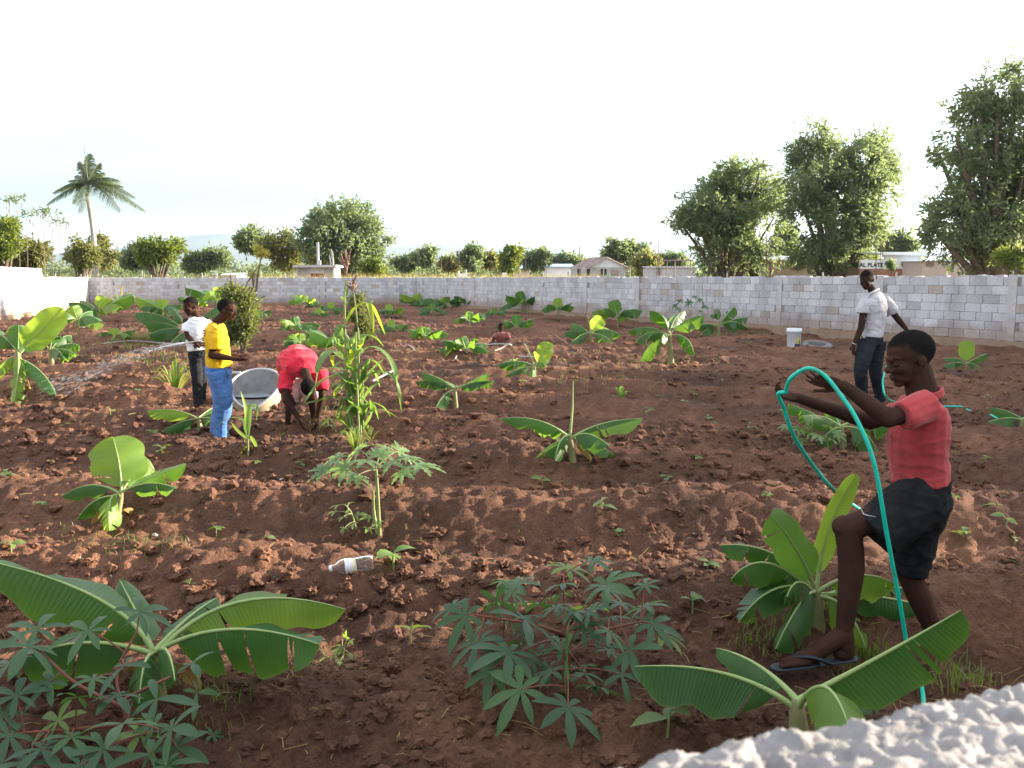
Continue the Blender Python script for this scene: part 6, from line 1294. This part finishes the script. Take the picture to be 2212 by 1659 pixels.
# boy in the white shirt, holding the spraying hose
org = G(*z5(690, 1150)); Yw = org.y; hw = .243
W = lambda x, y, dy=0: P(*z5(x, y), Yw + dy) - org
latw = Vector((.93, .36, 0)).normalized()
person('person in white T-shirt and black trousers spraying water from a hose', org, Yw, W, hw, W(588, 166), Vector((-.55, -.75, -.45)), Vector((-.12, -.25, 1)), W(672, 365, .03),
       [W(680, 690), W(672, 610), W(665, 520), W(668, 430), W(675, 375), W(672, 345)], [(.12, .09), (.105, .085), (.115, .085), (.135, .09), (.125, .07), (.05, .05)], latw,
       [(W(572, 388, -.05), W(590, 530, -.08), W(640, 572, -.2), W(690, 585, -.26) - W(640, 572, -.2), Vector((0, 0, -1)), (.9, .9, .9, .9)), (W(770, 380, .06), W(800, 520, .02), W(720, 600, -.15), W(670, 590, -.22) - W(720, 600, -.15), Vector((0, 0, -1)), (.8, .8, .8, .8), -1)],
       [(W(650, 700, -.03), W(665, 900, -.05), W(680, 1110, -.03), W(640, 1150, -.12), W(690, 1150, .02)), (W(715, 700, .05), W(705, 900, .06), W(705, 1110, .1), W(680, 1150, .0), W(720, 1150, .14))], M['skin'],
       {'pts': [W(665, 650), W(662, 600), W(660, 520), W(668, 440), W(674, 400), W(675, 365), W(675, 345)], 'dims': [(.122, .1), (.126, .1), (.134, .1), (.15, .1), (.15, .09), (.115, .075), (.06, .055)], 'sleeves': [([W(600, 385, -.03), W(578, 430, -.06), W(572, 478, -.075)], [.052, .06, .062]), ([W(750, 380, .04), W(785, 430, .05), W(800, 475, .03)], [.052, .06, .062])]}, M['whitetee'],
       {'name': 'trousers', 'pts': [W(684, 710), W(678, 670), W(674, 640)], 'dims': [(.125, .1), (.125, .1), (.115, .092)], 'legs': [([W(655, 700, -.02), W(665, 900, -.04), W(680, 1130, -.03)], [.09, .07, .058]), ([W(712, 700, .04), W(705, 900, .06), W(706, 1130, .09)], [.09, .07, .058])]}, M['blacktro'])
WH = W(640, 576, -.22) + org                 # where the hose leaves his hand
# boy in the yellow shirt
org = G(*z5(875, 1446)); Yy = org.y; hy = .238
A = lambda x, y, dy=0: P(*z5(x, y), Yy + dy) - org
laty = Vector((0.15, -1, 0)).normalized()
ro, so = person('person in yellow T-shirt and blue trousers standing side-on by the basin', org, Yy, A, hy, A(948, 180), Vector((1, -.1, -.22)), Vector((.1, 0, 1)), A(858, 385, 0),
       [A(868, 800), A(862, 720), A(850, 620), A(845, 520), A(845, 440), A(852, 395)], [(.13, .105), (.115, .095), (.125, .1), (.145, .105), (.14, .085), (.06, .055)], laty,
       [(A(846, 480, -.12), A(800, 690, -.19), A(1000, 722, -.17), Vector((1, .05, -.12)), Vector((0, .4, .9)), (.22, .25, .3, .4), -1), (A(860, 480, .12), A(850, 680, .17), A(1010, 700, .1), Vector((1, .0, -.05)), Vector((0, -.4, .9)), (.3, .3, .35, .4))],
       [(A(870, 800, -.07), A(900, 1100, -.08), A(880, 1390, -.06), A(955, 1452, -.07), A(845, 1446, -.06)), (A(860, 800, .07), A(880, 1100, .07), A(850, 1390, .07), A(925, 1452, .07), A(815, 1446, .07))], M['skin'],
       {'pts': [A(870, 800), A(862, 720), A(848, 620), A(838, 530), A(840, 470), A(848, 425), A(852, 395)], 'dims': [(.15, .138), (.148, .134), (.152, .13), (.165, .13), (.16, .115), (.12, .09), (.068, .062)], 'sleeves': [([A(845, 470, -.115), A(842, 560, -.175), A(846, 640, -.19)], [.072, .08, .082]), ([A(855, 470, .115), A(860, 560, .165), A(866, 635, .175)], [.07, .076, .076])]}, M['yellowtee'],
       {'name': 'trousers', 'pts': [A(862, 860), A(858, 800), A(862, 760)], 'dims': [(.145, .14), (.145, .138), (.132, .122)], 'legs': [([A(868, 840, -.065), A(905, 1100, -.08), A(885, 1300, -.07), A(882, 1440, -.06)], [.125, .1, .085, .078]), ([A(850, 840, .065), A(890, 1100, .075), A(860, 1300, .07), A(845, 1440, .07)], [.12, .095, .082, .075])]}, M['bluetro'], wr=.007)
# dark lettering-like print on the back of the yellow shirt
for i in range(9):
    mb = MB(); r_ = random.Random(i); y_ = 470 + i * 22; x_ = 729 + r_.uniform(-2, 3); mb.box(A(x_ - 2, y_, -.06 - .05 * r_.random()) , (.004, .018 + .02 * r_.random(), .006)); link('back_print', mb.mesh('back_print', M['printink'], smooth=False), so)
mb = MB(); mb.tube(spline([A(915, 812, -.165), A(935, 855, -.168), A(948, 910, -.16)], 4), .004, 5); link('pocket_seam', mb.mesh('pocket_seam', M['navy']), ro)
# stooping boy in red
zb = lambda x, y: ((640 + x / 6.38) / K, (820 + y / 6.38) / K)
org = G(*zb(620, 1480)); Yb = org.y; hb = .235
B_ = lambda x, y, dy=0: P(*zb(x, y), Yb + dy) - org
latb = Vector((1, .12, 0)).normalized()
person('person in red T-shirt bent double, digging at the soil with bare hands', org, Yb, B_, hb, B_(705, 905, -.36), Vector((.0, .25, -1)), Vector((.08, -.75, -.62)), B_(670, 570, -.12),
       [B_(560, 560, .42), B_(545, 430, .36), B_(560, 360, .22), B_(600, 420, .08), B_(640, 500, -.03), B_(665, 550, -.09)], [(.14, .1), (.13, .1), (.14, .11), (.155, .11), (.15, .09), (.07, .06)], latb,
       [(B_(370, 660, -.03), B_(370, 1010, -.16), B_(590, 1300, -.2), B_(625, 1440, -.22) - B_(590, 1300, -.2), Vector((.6, .3, 0)), (.5, .5, .5, .5)), (B_(930, 640, -.03), B_(930, 960, -.1), B_(860, 1280, -.14), B_(845, 1440, -.16) - B_(860, 1280, -.14), Vector((-.6, .3, 0)), (.5, .5, .5, .5), -1)],
       [(B_(490, 640, .36), B_(450, 1010, .16), B_(405, 1440, .2), B_(400, 1500, .02), B_(405, 1480, .25)), (B_(690, 640, .36), B_(790, 980, .14), B_(840, 1440, .2), B_(850, 1500, .02), B_(840, 1480, .25))], M['skin2'],
       {'pts': [B_(520, 520, .46), B_(500, 430, .4), B_(545, 365, .24), B_(600, 420, .08), B_(640, 500, -.03), B_(668, 560, -.1)], 'dims': [(.2, .15), (.2, .16), (.2, .16), (.205, .155), (.19, .125), (.08, .07)], 'sleeves': [([B_(410, 600, .02), B_(365, 760, -.05), B_(362, 870, -.1)], [.1, .085, .08]), ([B_(890, 590, .02), B_(925, 720, -.03), B_(935, 850, -.07)], [.095, .075, .066])], 'wsc': 6}, M['redtee'],
       {'name': 'shorts', 'pts': [B_(590, 780, .36), B_(580, 640, .42), B_(560, 540, .42)], 'dims': [(.15, .12), (.155, .13), (.14, .12)], 'legs': [([B_(500, 700, .34), B_(490, 880, .26), B_(480, 1060, .2)], [.11, .1, .085]), ([B_(680, 700, .34), B_(740, 860, .26), B_(780, 1000, .2)], [.11, .1, .085])]}, M['greyshort'], wr=.012)
# man in the grey shirt
zm = lambda x, y: ((1980 + x / 4.88) / K, (650 + y / 4.88) / K)
org = G(*zm(720, 1640)); Ym = org.y; hm_ = .25
C = lambda x, y, dy=0: P(*zm(x, y), Ym + dy) - org
latm = Vector((.8, .6, 0)).normalized()
ro, so = person('person in pale grey buttoned shirt and dark trousers by the right wall, looking down', org, Ym, C, hm_, C(648, 50, -.02), Vector((-.62, -.68, -.42)), Vector((-.28, -.28, 1)), C(765, 340, .03),
       [C(730, 860), C(745, 760), C(760, 640), C(765, 500), C(768, 410), C(770, 320)], [(.14, .1), (.13, .1), (.14, .105), (.16, .11), (.15, .085), (.06, .055)], latm,
       [(C(885, 425, .1), C(1020, 610, .12), C(1150, 770, .1), Vector((.6, .1, -.7)), Vector((-.5, -.5, 0)), (.5, .5, .5, .5)), (C(645, 425, -.1), C(595, 740, -.12), C(515, 930, -.16), Vector((-.15, -.1, -1)), Vector((.8, .2, 0)), (.5, .5, .55, .6), -1)],
       [(C(680, 880, -.06), C(595, 1230, -.2), C(610, 1540, -.05), C(540, 1650, -.15), C(620, 1640, .02)), (C(790, 880, .06), C(760, 1230, .05), C(820, 1560, .15), C(760, 1650, .05), C(840, 1640, .2))], M['skin2'],
       {'pts': [C(735, 840), C(742, 770), C(755, 640), C(760, 500), C(765, 415), C(768, 355), C(770, 305)], 'dims': [(.162, .125), (.158, .125), (.17, .132), (.195, .138), (.188, .12), (.14, .095), (.075, .066)], 'sleeves': [([C(860, 400, .07), C(920, 470, .1), C(965, 545, .12)], [.075, .086, .085]), ([C(660, 400, -.07), C(622, 490, -.11), C(612, 560, -.12)], [.072, .08, .078])]}, M['greyshirt'],
       {'name': 'trousers', 'pts': [C(725, 930), C(728, 870), C(732, 815)], 'dims': [(.16, .125), (.158, .125), (.148, .118)], 'legs': [([C(670, 900, -.06), C(595, 1230, -.19), C(610, 1450, -.1), C(620, 1600, -.04)], [.118, .088, .072, .066]), ([C(785, 900, .06), C(765, 1230, .06), C(810, 1450, .12), C(828, 1600, .15)], [.118, .088, .072, .066])]}, M['navy'], wr=.007)
mb = MB(); lz = [C(775, 300), C(690, 385, -.14), C(655, 365, -.13)]
col_ = MB(); pts_ = [C(655, 375, -.12), C(690, 340, -.1), C(745, 300, -.07), C(795, 275, .0), C(800, 272, .06), C(750, 290, .1)]; col_.tube(spline(pts_, 4), [.012, .02, .018], 6, flat=.6); link('collar', col_.mesh('collar', M['greyshirt']), so)
for i in range(6): mb = MB(); ball(mb, C(655 - i * 2, 400 + i * 75, -.165 + .002 * i), .006); link('button', mb.mesh('button', M['whitetee']), so)
for a_, b_ in (((620, 820), (618, 860)), ((645, 822), (643, 862)), ((620, 840), (645, 842))): mb = MB(); mb.tube([C(*a_, -.165), C(*b_, -.165)], .005, 5); link('belt_buckle', mb.mesh('belt_buckle', M['metalbright']), ro)
mb = MB(); mb.tube([C(x_, y_, d_) for x_, y_, d_ in ((488, 912, -.17), (520, 925, -.2), (550, 940, -.17), (535, 925, -.13), (488, 912, -.17))], .005, 5); link('bracelet', mb.mesh('bracelet', M['metalbright']), ro)
# child sitting on the ground
zs = lambda x, y: ((1160 + x / 11.85) / K, (760 + y / 11.85) / K)
org = G(*zs(740, 1180)); Ys = org.y; org.z += .0; hs = .205
E = lambda x, y, dy=0: P(*zs(x, y - 60), Ys + dy) - org
lats = Vector((1, 0, 0))
person('child in faded pink T-shirt sitting cross-legged on the soil handling a hose', org, Ys, E, hs, E(752, 400), Vector((-.15, -.85, -.5)), Vector((0, -.3, 1)), E(760, 650, .02),
       [E(770, 1080, .08), E(768, 980, .05), E(765, 860, .02), E(762, 760, 0), E(762, 700, 0), E(760, 660, .01)], [(.11, .09), (.1, .085), (.11, .085), (.125, .085), (.115, .07), (.05, .045)], lats,
       [(E(610, 730, 0), E(520, 890, -.08), E(560, 1000, -.2), E(620, 1030, -.28) - E(560, 1000, -.2), Vector((0, 0, -1)), (.7, .7, .7, .7)), (E(920, 720, 0), E(970, 900, -.06), E(790, 980, -.2), E(710, 1000, -.27) - E(790, 980, -.2), Vector((0, 0, -1)), (.7, .7, .7, .7), -1)],
       [(E(700, 1090, .02), E(470, 1040, -.22), E(700, 1150, -.34), E(790, 1180, -.4), E(690, 1180, -.36)), (E(840, 1090, .02), E(1000, 1050, -.22), E(800, 1150, -.38), E(700, 1185, -.45), E(800, 1185, -.4))], M['skin2'],
       {'pts': [E(770, 1000, .05), E(768, 900, .03), E(765, 820, .01), E(762, 750, 0), E(762, 705, 0), E(761, 668, .01)], 'dims': [(.125, .1), (.128, .1), (.13, .1), (.138, .1), (.13, .08), (.065, .055)], 'sleeves': [([E(630, 715, 0), E(580, 780, -.02), E(550, 840, -.05)], [.06, .06, .058]), ([E(900, 710, 0), E(945, 780, -.02), E(960, 850, -.04)], [.06, .06, .058])]}, M['pinktee'],
       {'name': 'trousers', 'pts': [E(770, 1160, .06), E(770, 1080, .06), E(768, 1000, .05)], 'dims': [(.125, .11), (.125, .11), (.11, .1)], 'legs': [([E(700, 1090, 0), E(580, 1060, -.12), E(470, 1045, -.22), E(600, 1120, -.3)], [.085, .078, .07, .06]), ([E(840, 1090, 0), E(930, 1070, -.12), E(1000, 1055, -.22), E(880, 1120, -.32)], [.085, .078, .07, .06])]}, M['blacktro'], vox=.008)

# ================================================================== HOSES AND THINGS IN THE PLOT
M['hose'] = mottled('green_hose', (.0, .4, .28), (.005, .5, .37), 14, .38, .05, 120, .001, .45, c3=(.03, .32, .22)); M['greyhose'] = mottled('grey_hose', (.28, .25, .23), (.4, .36, .34), 12, .6, 0)
def hose(name, label, pts, r, m, k=8):
    s = spline(pts, k); hq = H(np.array([p.x for p in s]), np.array([p.y for p in s]))
    hq = np.convolve(np.pad(hq, 3, mode='edge'), np.ones(7) / 7, 'valid') + .008
    for p, z_ in zip(s, hq): p.z = max(p.z, float(z_) + r * .8)        # rests on the soil
    b = s[0].copy(); mb = MB(); mb.tube([p - b for p in s], r, 10); o = link(name, mb.mesh(name, m), None, b); tag(o, label, 'hose'); return o
hs_ = lambda x, y, dy: HS(x * K, y * K, dy) + HORG
g1 = G(1985, 1560); g1.z += .0
pts = [G(2000, 1650) + Vector((0, 0, .02)), hs_(1984, 1570, -.2), hs_(1972, 1490, -.2), hs_(1952, 1350, -.24), hs_(1915, 1150, -.3), hs_(1888, 1000, -.31), hs_(1850, 905, -.27), hs_(1812, 848, -.22), hs_(1782, 812, -.19), hs_(1752, 796, -.17), hs_(1728, 802, -.14), hs_(1706, 820, -.11), hs_(1699, 838, -.08), hs_(1697, 847, -.07), hs_(1686, 848, -.06), hs_(1681, 852, -.05), hs_(1686, 866, -.03), hs_(1694, 882, .0), hs_(1702, 910, .02), hs_(1722, 955, .1), hs_(1760, 1010, .25), hs_(1812, 1068, .5)]
ge = G(1880, 1120); gf = G(1985, 1205); gg = G(2010, 1208); gh = G(2200, 1195)
for q in (ge, gf, gg, gh): q.z += .012
hose('garden_hose', 'bright green hose looped through the hands of the boy in red polo', pts + [ge, gf, gg], .0088, M['hose'])
a1 = P(1909, 812, Ym - .55); a2 = P(1907, 830, Ym - .6); a3 = P(1914, 858, Ym - .7); b1 = G(1935, 885); b2 = G(1990, 880); b3 = G(2048, 887); b4 = G(2090, 893); b5 = G(2142, 906); b6 = G(2190, 915)
for q in (b1, b2, b3, b4, b5, b6): q.z += .02
hose('garden_hose', 'thin green hose hanging from the man and trailing to the right edge', [P(1915, 790, Ym - .35), a1, a2, a3, b1, b2, b3, b4, b5, b6], .011, M['hose'])
h1 = [E(300, 1040, -.25), E(560, 1010, -.3), E(860, 1010, -.34), E(1000, 1015, -.4), E(1040, 1050, -.5), E(960, 1010, -.55), E(820, 1090, -.6), E(560, 1280, -.8)]
hh1 = [p + org for p in h1]; e1 = G(*zs(280, 1330)); e2 = G(*zs(180, 1240)); e3 = G(990, 778); e4 = G(1000, 772); e5 = G(960, 790)
hose('garden_hose', 'grey hose looping over the seated child\'s lap to the soil', hh1, .017, M['greyhose'])
for (p0, p1, lab) in (((1002, 772), (983, 790), 'short grey hose end lying left of the seated child'), ((860, 748), (905, 770), 'dark hose line lying right of the maize clump'), ((1120, 778), (1190, 782), 'dark hose stretch lying right of the seated child'), ((805, 830), (850, 818), 'pale stalk-like pipe lying behind the maize')):
    a_ = G(*p0); b_ = G(*p1); m_ = (a_ + b_) / 2
    for q in (a_, b_, m_): q.z = float(H(np.array([q.x]), np.array([q.y]))[0]) + .03
    hose('hose_piece', lab, [a_, m_ + Vector((0, 0, .03)), b_], .016, M['greyhose'], 5)
# hose behind the white-shirted boy and the water
wg = G(*z5(560, 690)); wg2 = G(*z5(300, 690)); wg.z += .03; wg2.z += .03
hose('garden_hose', 'brown hose running from the spraying boy\'s hands along the ground', [WH + Vector((-.06, -.02, .0)), WH + Vector((.12, 0, .0)), WH + Vector((.3, .1, -.25)), Vector((WH.x + .35, WH.y + .6, .05)), Vector((WH.x + .1, WH.y + 1.8, .06)), G(460, 756) + Vector((0, 0, .03)), G(300, 752) + Vector((0, 0, .03)), G(200, 756) + Vector((0, 0, .03))], .014, M['greyhose'])
M['water'] = mat('water', (.95, .97, 1), .05, .5); bsdf(M['water']).inputs['Transmission Weight'].default_value = .93; bsdf(M['water']).inputs['IOR'].default_value = 1.33
z6 = lambda x, y: (x * .2133, 619.4 + y * .2133)
jet = []
for (x, y, dy) in ((1960, 570, 0), (1750, 590, -.1), (1500, 645, -.25), (1250, 730, -.4), (1000, 850, -.55), (750, 950, -.7), (540, 1040, -.85)): jet.append(P(*z6(x, y), WH.y + dy))
jet[0] = WH + Vector((-.07, -.02, 0)); js = spline(jet, 12); root = empty('water_jet', js[0]); tag(root, 'jet of water breaking into drops left of the white-shirted boy', 'water')
mb = MB(); mb.tube([p - js[0] for p in js[:22]], [.011, .014, .013, .008, .003], 8); link('stream', mb.mesh('stream', M['water']), root)
mb = MB(); rd = random.Random(3)
for i in range(540):
    t = rd.random() ** .8; k = t * (len(js) - 1.01); j = int(k); p = js[j].lerp(js[j + 1], k - j); d = (js[j + 1] - js[j]).normalized(); sp_ = .012 + .16 * t
    p = p + Vector((rd.gauss(0, sp_ * .5), rd.gauss(0, sp_), rd.gauss(0, sp_ * .45))) - js[0]; l = rd.uniform(.02, .14); r_ = rd.uniform(.0007, .0022)
    s1 = d.cross(UP).normalized() * r_; s2 = UP * r_
    mb.add([tuple(p - d * l * .5), tuple(p + s1), tuple(p + s2), tuple(p - s1), tuple(p - s2), tuple(p + d * l * .5)], [[0, 1, 2], [0, 2, 3], [0, 3, 4], [0, 4, 1], [5, 2, 1], [5, 3, 2], [5, 4, 3], [5, 1, 4]])
tag(link('drops', mb.mesh('drops', M['water']), root), kind='stuff')
# big tilted metal basin: cut-down tank with a rounded high back
M['tank'] = mottled('tank_inside', (.14, .14, .145), (.25, .25, .255), 3.5, .75, .3, 30, .005, c3=(.17, .155, .14)); M['tankout'] = mottled('tank_outside', (.3, .24, .15), (.38, .31, .2), 4, .8, .2, 30); M['tankrim'] = mat('tank_rim', (.4, .41, .42), .6)
bl = G(*z5(1200, 1230)); YB = bl.y; root = empty('basin', bl + Vector((0, .32, 0))); tag(root, 'big pale tilted tank basin with water behind the boy in yellow', 'basin')
bo = bl + Vector((0, .32, 0)); rb = (z5(1425, 0)[0] - z5(975, 0)[0]) / 2 * mpp(YB + .3); cxb = P(*z5(1200, 1100), YB + .32)
fx = cxb.x + np.array([-1, -.6, 0, .6, 1, 0, 0, .5, -.5, .5, -.5] ) * rb; fy = YB + .32 + np.array([0, 0, 0, 0, 0, 1, -1, .7, .7, -.7, -.7]) * rb * .85; zfl = float(H(fx, fy).max()) - .02
n_ = 40; inner = []; outer = []; rim = []
zfront = P(*z5(1200, 1185), YB + .32 - rb * .9).z; zback = P(*z5(1190, 815), YB + .32 + rb * .9).z; zb0 = P(*z5(1200, 1140), YB + .32).z - .1
for i in range(n_):
    a = 2 * math.pi * i / n_; cx_, cy_ = math.cos(a), math.sin(a); ht = zfront + (zback - zfront) * (max(0, .5 + .5 * cy_) ** .62)
    rim.append(Vector((cxb.x + cx_ * rb, YB + .32 + cy_ * rb * .9, ht)))
def wallring(shr, zf): return [Vector((cxb.x + (p.x - cxb.x) * shr, YB + .32 + (p.y - YB - .32) * shr, zf(p))) for p in rim]
r0_ = rim; r1_ = wallring(.93, lambda p: bl.z + .02); r2_ = wallring(.9, lambda p: bl.z - .12); ri = wallring(.95, lambda p: p.z - .01); rbm = wallring(.86, lambda p: zfl)
def ringmesh(name, rings, m, capl=False):
    mb = MB(); V = [tuple(p - bo) for r_ in rings for p in r_]; Fq = [[i * n_ + j, i * n_ + (j + 1) % n_, (i + 1) * n_ + (j + 1) % n_, (i + 1) * n_ + j] for i in range(len(rings) - 1) for j in range(n_)]; mb.add(V, Fq)
    if capl: mb.add(V[-n_:] + [tuple(sum((Vector(v) for v in V[-n_:]), Vector()) / n_)], [[j, (j + 1) % n_, n_] for j in range(n_)])
    return link(name, mb.mesh(name, m), root)
ringmesh('outer_wall', [r0_, wallring(.97, lambda p: (p.z + bl.z) / 2), r1_, r2_], M['tankout']); ringmesh('inner_wall', [ri, wallring(.92, lambda p: (p.z + bl.z) / 2), rbm], M['tank'], True)
mb = MB(); mb.tube([p - bo for p in rim] + [rim[0] - bo], .017, 8, cap=False); link('rim', mb.mesh('rim', M['tankrim']), root)
wz = zfl + .03; mb = MB(); wr_ = wallring(.885, lambda p: wz); mb.add([tuple(p - bo) for p in wr_] + [(cxb.x - bo.x, YB + .32 - bo.y, wz - bo.z)], [[j, (j + 1) % n_, n_] for j in range(n_)])
M['milky'] = mottled('cloudy_water', (.26, .28, .3), (.32, .34, .36), 3, .12, .1, 6, .01, .5); link('water', mb.mesh('water', M['milky']), root)
mb = MB(); pq = P(*z5(985, 850), YB + .5); mb.tube([pq - bo, pq - bo + Vector((.11, 0, .005))], .018, 8); link('spout', mb.mesh('spout', M['tankrim']), root)
# white bucket with printed label, and half-buried tyre-like drum
M['bucket'] = mottled('bucket_plastic', (.62, .64, .68), (.7, .71, .74), 3, .4, 0, spec=.4); zk = lambda x, y: ((1900 + x / 10.055) / K, (780 + y / 10.055) / K)
bb = G(*zk(380, 630)); bt_ = bb.y; rbk = (zk(560, 0)[0] - zk(205, 0)[0]) / 2 * mpp(bt_); hbk = P(*zk(380, 215), bt_).z - bb.z
root = empty('bucket', bb); tag(root, 'white plastic bucket with a coloured label standing by the right wall', 'bucket')
mb = MB(); prof_ = [(.0, .0), (.86, 0), (.9, .03), (.98, .82), (1.05, .83), (1.05, .9), (1.0, .91), (1.03, .99), (.97, 1.0), (.93, .9), (.84, .05), (0, .05)]; V = [(rbk * r_ * math.cos(2 * math.pi * j / 28), rbk * r_ * math.sin(2 * math.pi * j / 28), hbk * z_) for r_, z_ in prof_ for j in range(28)]
mb.add(V, [[i * 28 + j, i * 28 + (j + 1) % 28, (i + 1) * 28 + (j + 1) % 28, (i + 1) * 28 + j] for i in range(len(prof_) - 1) for j in range(28)]); link('pail', mb.mesh('pail', M['bucket']), root)
for (c_, a0, a1_, z0_, z1_) in (((.03, .04, .12), -100, -45, .1, .26), ((.42, .4, .16), -95, -45, .26, .55), ((.1, .22, .05), -62, -50, .3, .42)):
    mm = mat('label_ink', c_, .5); mb = MB(); off = 1.012 if c_[0] != .1 else 1.02; V = []
    for z_ in (z0_, z1_):
        for i in range(7): a = R(a0 + (a1_ - a0) * i / 6); rr_ = rbk * (.9 + .09 * z_) * off; V.append((rr_ * math.cos(a), rr_ * math.sin(a), hbk * z_))
    mb.add(V, [[i, i + 1, i + 8, i + 7] for i in range(6)]); link('label', mb.mesh('label', mm), root)
M['tyre'] = mottled('dusty_rubber', (.1, .1, .105), (.2, .18, .165), 5, .85, .3, 40, .004)
ty = G(*zk(950, 720)); root = empty('tyre', ty); tag(root, 'dusty old tyre half sunk in soil beside the white bucket', 'tyre'); mb = MB(); Rt = (zk(1300, 0)[0] - zk(560, 0)[0]) / 2 * mpp(ty.y)
V = []; nt2, ms = 36, 14
for i in range(nt2):
    a = 2 * math.pi * i / nt2
    for j in range(ms):
        b = 2 * math.pi * j / ms; rr_ = Rt * (.76 + .24 * math.copysign(abs(math.cos(b)) ** .7, math.cos(b))); V.append((rr_ * math.cos(a), rr_ * math.sin(a), .1 + .095 * math.copysign(abs(math.sin(b)) ** .8, math.sin(b)) + .05 * math.sin(a)))
mb.add(V, [[i * ms + j, ((i + 1) % nt2) * ms + j, ((i + 1) % nt2) * ms + (j + 1) % ms, i * ms + (j + 1) % ms] for i in range(nt2) for j in range(ms)]); link('tread', mb.mesh('tread', M['tyre']), root)
mb = MB(); mb.add([(Rt * .55 * math.cos(2 * math.pi * i / 24), Rt * .55 * math.sin(2 * math.pi * i / 24), .06 + .03 * math.sin(2 * math.pi * i / 24)) for i in range(24)] + [(0, 0, .05)], [[i, (i + 1) % 24, 24] for i in range(24)]); link('soil_fill', mb.mesh('soil_fill', M['soil']), root)
# plastic bottle
M['pet'] = mat('clear_plastic', (.97, .97, 1), .06, .5); bsdf(M['pet']).inputs['Transmission Weight'].default_value = .97; bsdf(M['pet']).inputs['IOR'].default_value = 1.12; M['petlabel'] = mottled('faded_label', (.6, .55, .35), (.75, .72, .6), 40, .6, 0); M['cap'] = mat('bottle_cap', (.75, .74, .76), .5)
a_ = G(712, 1262); b_ = G(808, 1250); Lb_ = (b_ - a_).length; ctr = (a_ + b_) / 2; zt_ = max(float(H(np.array([q.x]), np.array([q.y]))[0]) for q in (a_, b_, ctr)); rbt = 17.5 * mpp(ctr.y)
root = empty('plastic_bottle', (a_.x, a_.y, zt_ + rbt * .8)); d_ = (b_ - a_); d_.z = .02; root.rotation_euler = d_.to_track_quat('X', 'Z').to_euler(); tag(root, 'clear plastic bottle with a yellowed label lying on a crumbly ridge', 'bottle')
def lathe(prof, m, name, par, n=26, fl=0):
    V = []
    for x_, r_ in prof:
        for j in range(n): a = 2 * math.pi * j / n; q = r_ * (1 + fl * (x_ > .93) * .16 * math.cos(5 * a)); V.append((x_ * Lb_, q * rbt * math.cos(a), q * rbt * math.sin(a)))
    mb = MB(); mb.add(V, [[i * n + j, (i + 1) * n + j, (i + 1) * n + (j + 1) % n, i * n + (j + 1) % n] for i in range(len(prof) - 1) for j in range(n)]); return link(name, mb.mesh(name, m), par)
lathe([(.0, .36), (.07, .36), (.08, .44), (.1, .44), (.12, .4), (.17, .6), (.24, .88), (.32, 1), (.44, .99), (.5, .9), (.54, .86), (.62, .93), (.72, .99), (.86, 1.0), (.93, .95), (.985, .8), (1.0, .55), (.97, .3), (.955, .02)], M['pet'], 'bottle_body', root, fl=1)
lathe([(-.005, .01), (-.005, .41), (.065, .41), (.066, .37)], M['cap'], 'bottle_cap', root); lathe([(.36, 1.012), (.49, .955), (.5, .945)], M['whitetee'], 'white_label', root); lathe([(.5, .945), (.54, .89), (.6, .945)], M['petlabel'], 'label_band', root)
# green plastic scrap and stones
M['scrap'] = mat('green_plastic', (.015, .17, .11), .35, .5); sc_ = G(588, 1258); mb = MB(); w_ = 16 * mpp(sc_.y)
V = [(x_ * w_, .35 * w_ * math.cos(x_ * 1.4), z_ * w_ * .62 + .1 * w_ * math.sin(3 * x_)) for z_ in (-.2, .5, 1.2) for x_ in (-1, -.5, 0, .5, 1)]; mb.add(V, [[i + j * 5, i + 1 + j * 5, i + 6 + j * 5, i + 5 + j * 5] for j in range(2) for i in range(4)])
o = link('plastic_scrap', mb.mesh('plastic_scrap', M['scrap']), None, sc_); o.modifiers.new('s', 'SOLIDIFY').thickness = .003; tag(o, 'torn piece of green plastic stuck in the soil left of the bottle', 'scrap')
M['stone'] = mottled('pale_stone', (.38, .32, .24), (.52, .46, .36), 10, .9, .5, 60, .003)
for i, (x, y, s_, lab) in enumerate([(307, 1181, 9, 'pale yellowish stone on the soil below the glowing banana'), (168, 1208, 6, 'small pale stone above the big banana leaf at left'), (610, 1040, 7, 'flat pale stone right of the glowing banana plant'), (335, 1158, 6, 'small whitish stone near the yellow-leaved banana foot'), (880, 1380, 6, 'whitish stone beside the leafy seedling right of the bottle'), (415, 708, 5, 'pale stone in the sunlit soil behind the dark banana')]):
    V, Fc = clod_geo(2, 500 + i); p = G(x, y); s_ = s_ * mpp(p.y); o = link('stone', mesh_from('stone', V * s_, [Fc], mats=[M['stone']], smooth=True), None, p + Vector((0, 0, s_ * .45))); tag(o, lab, 'stone')
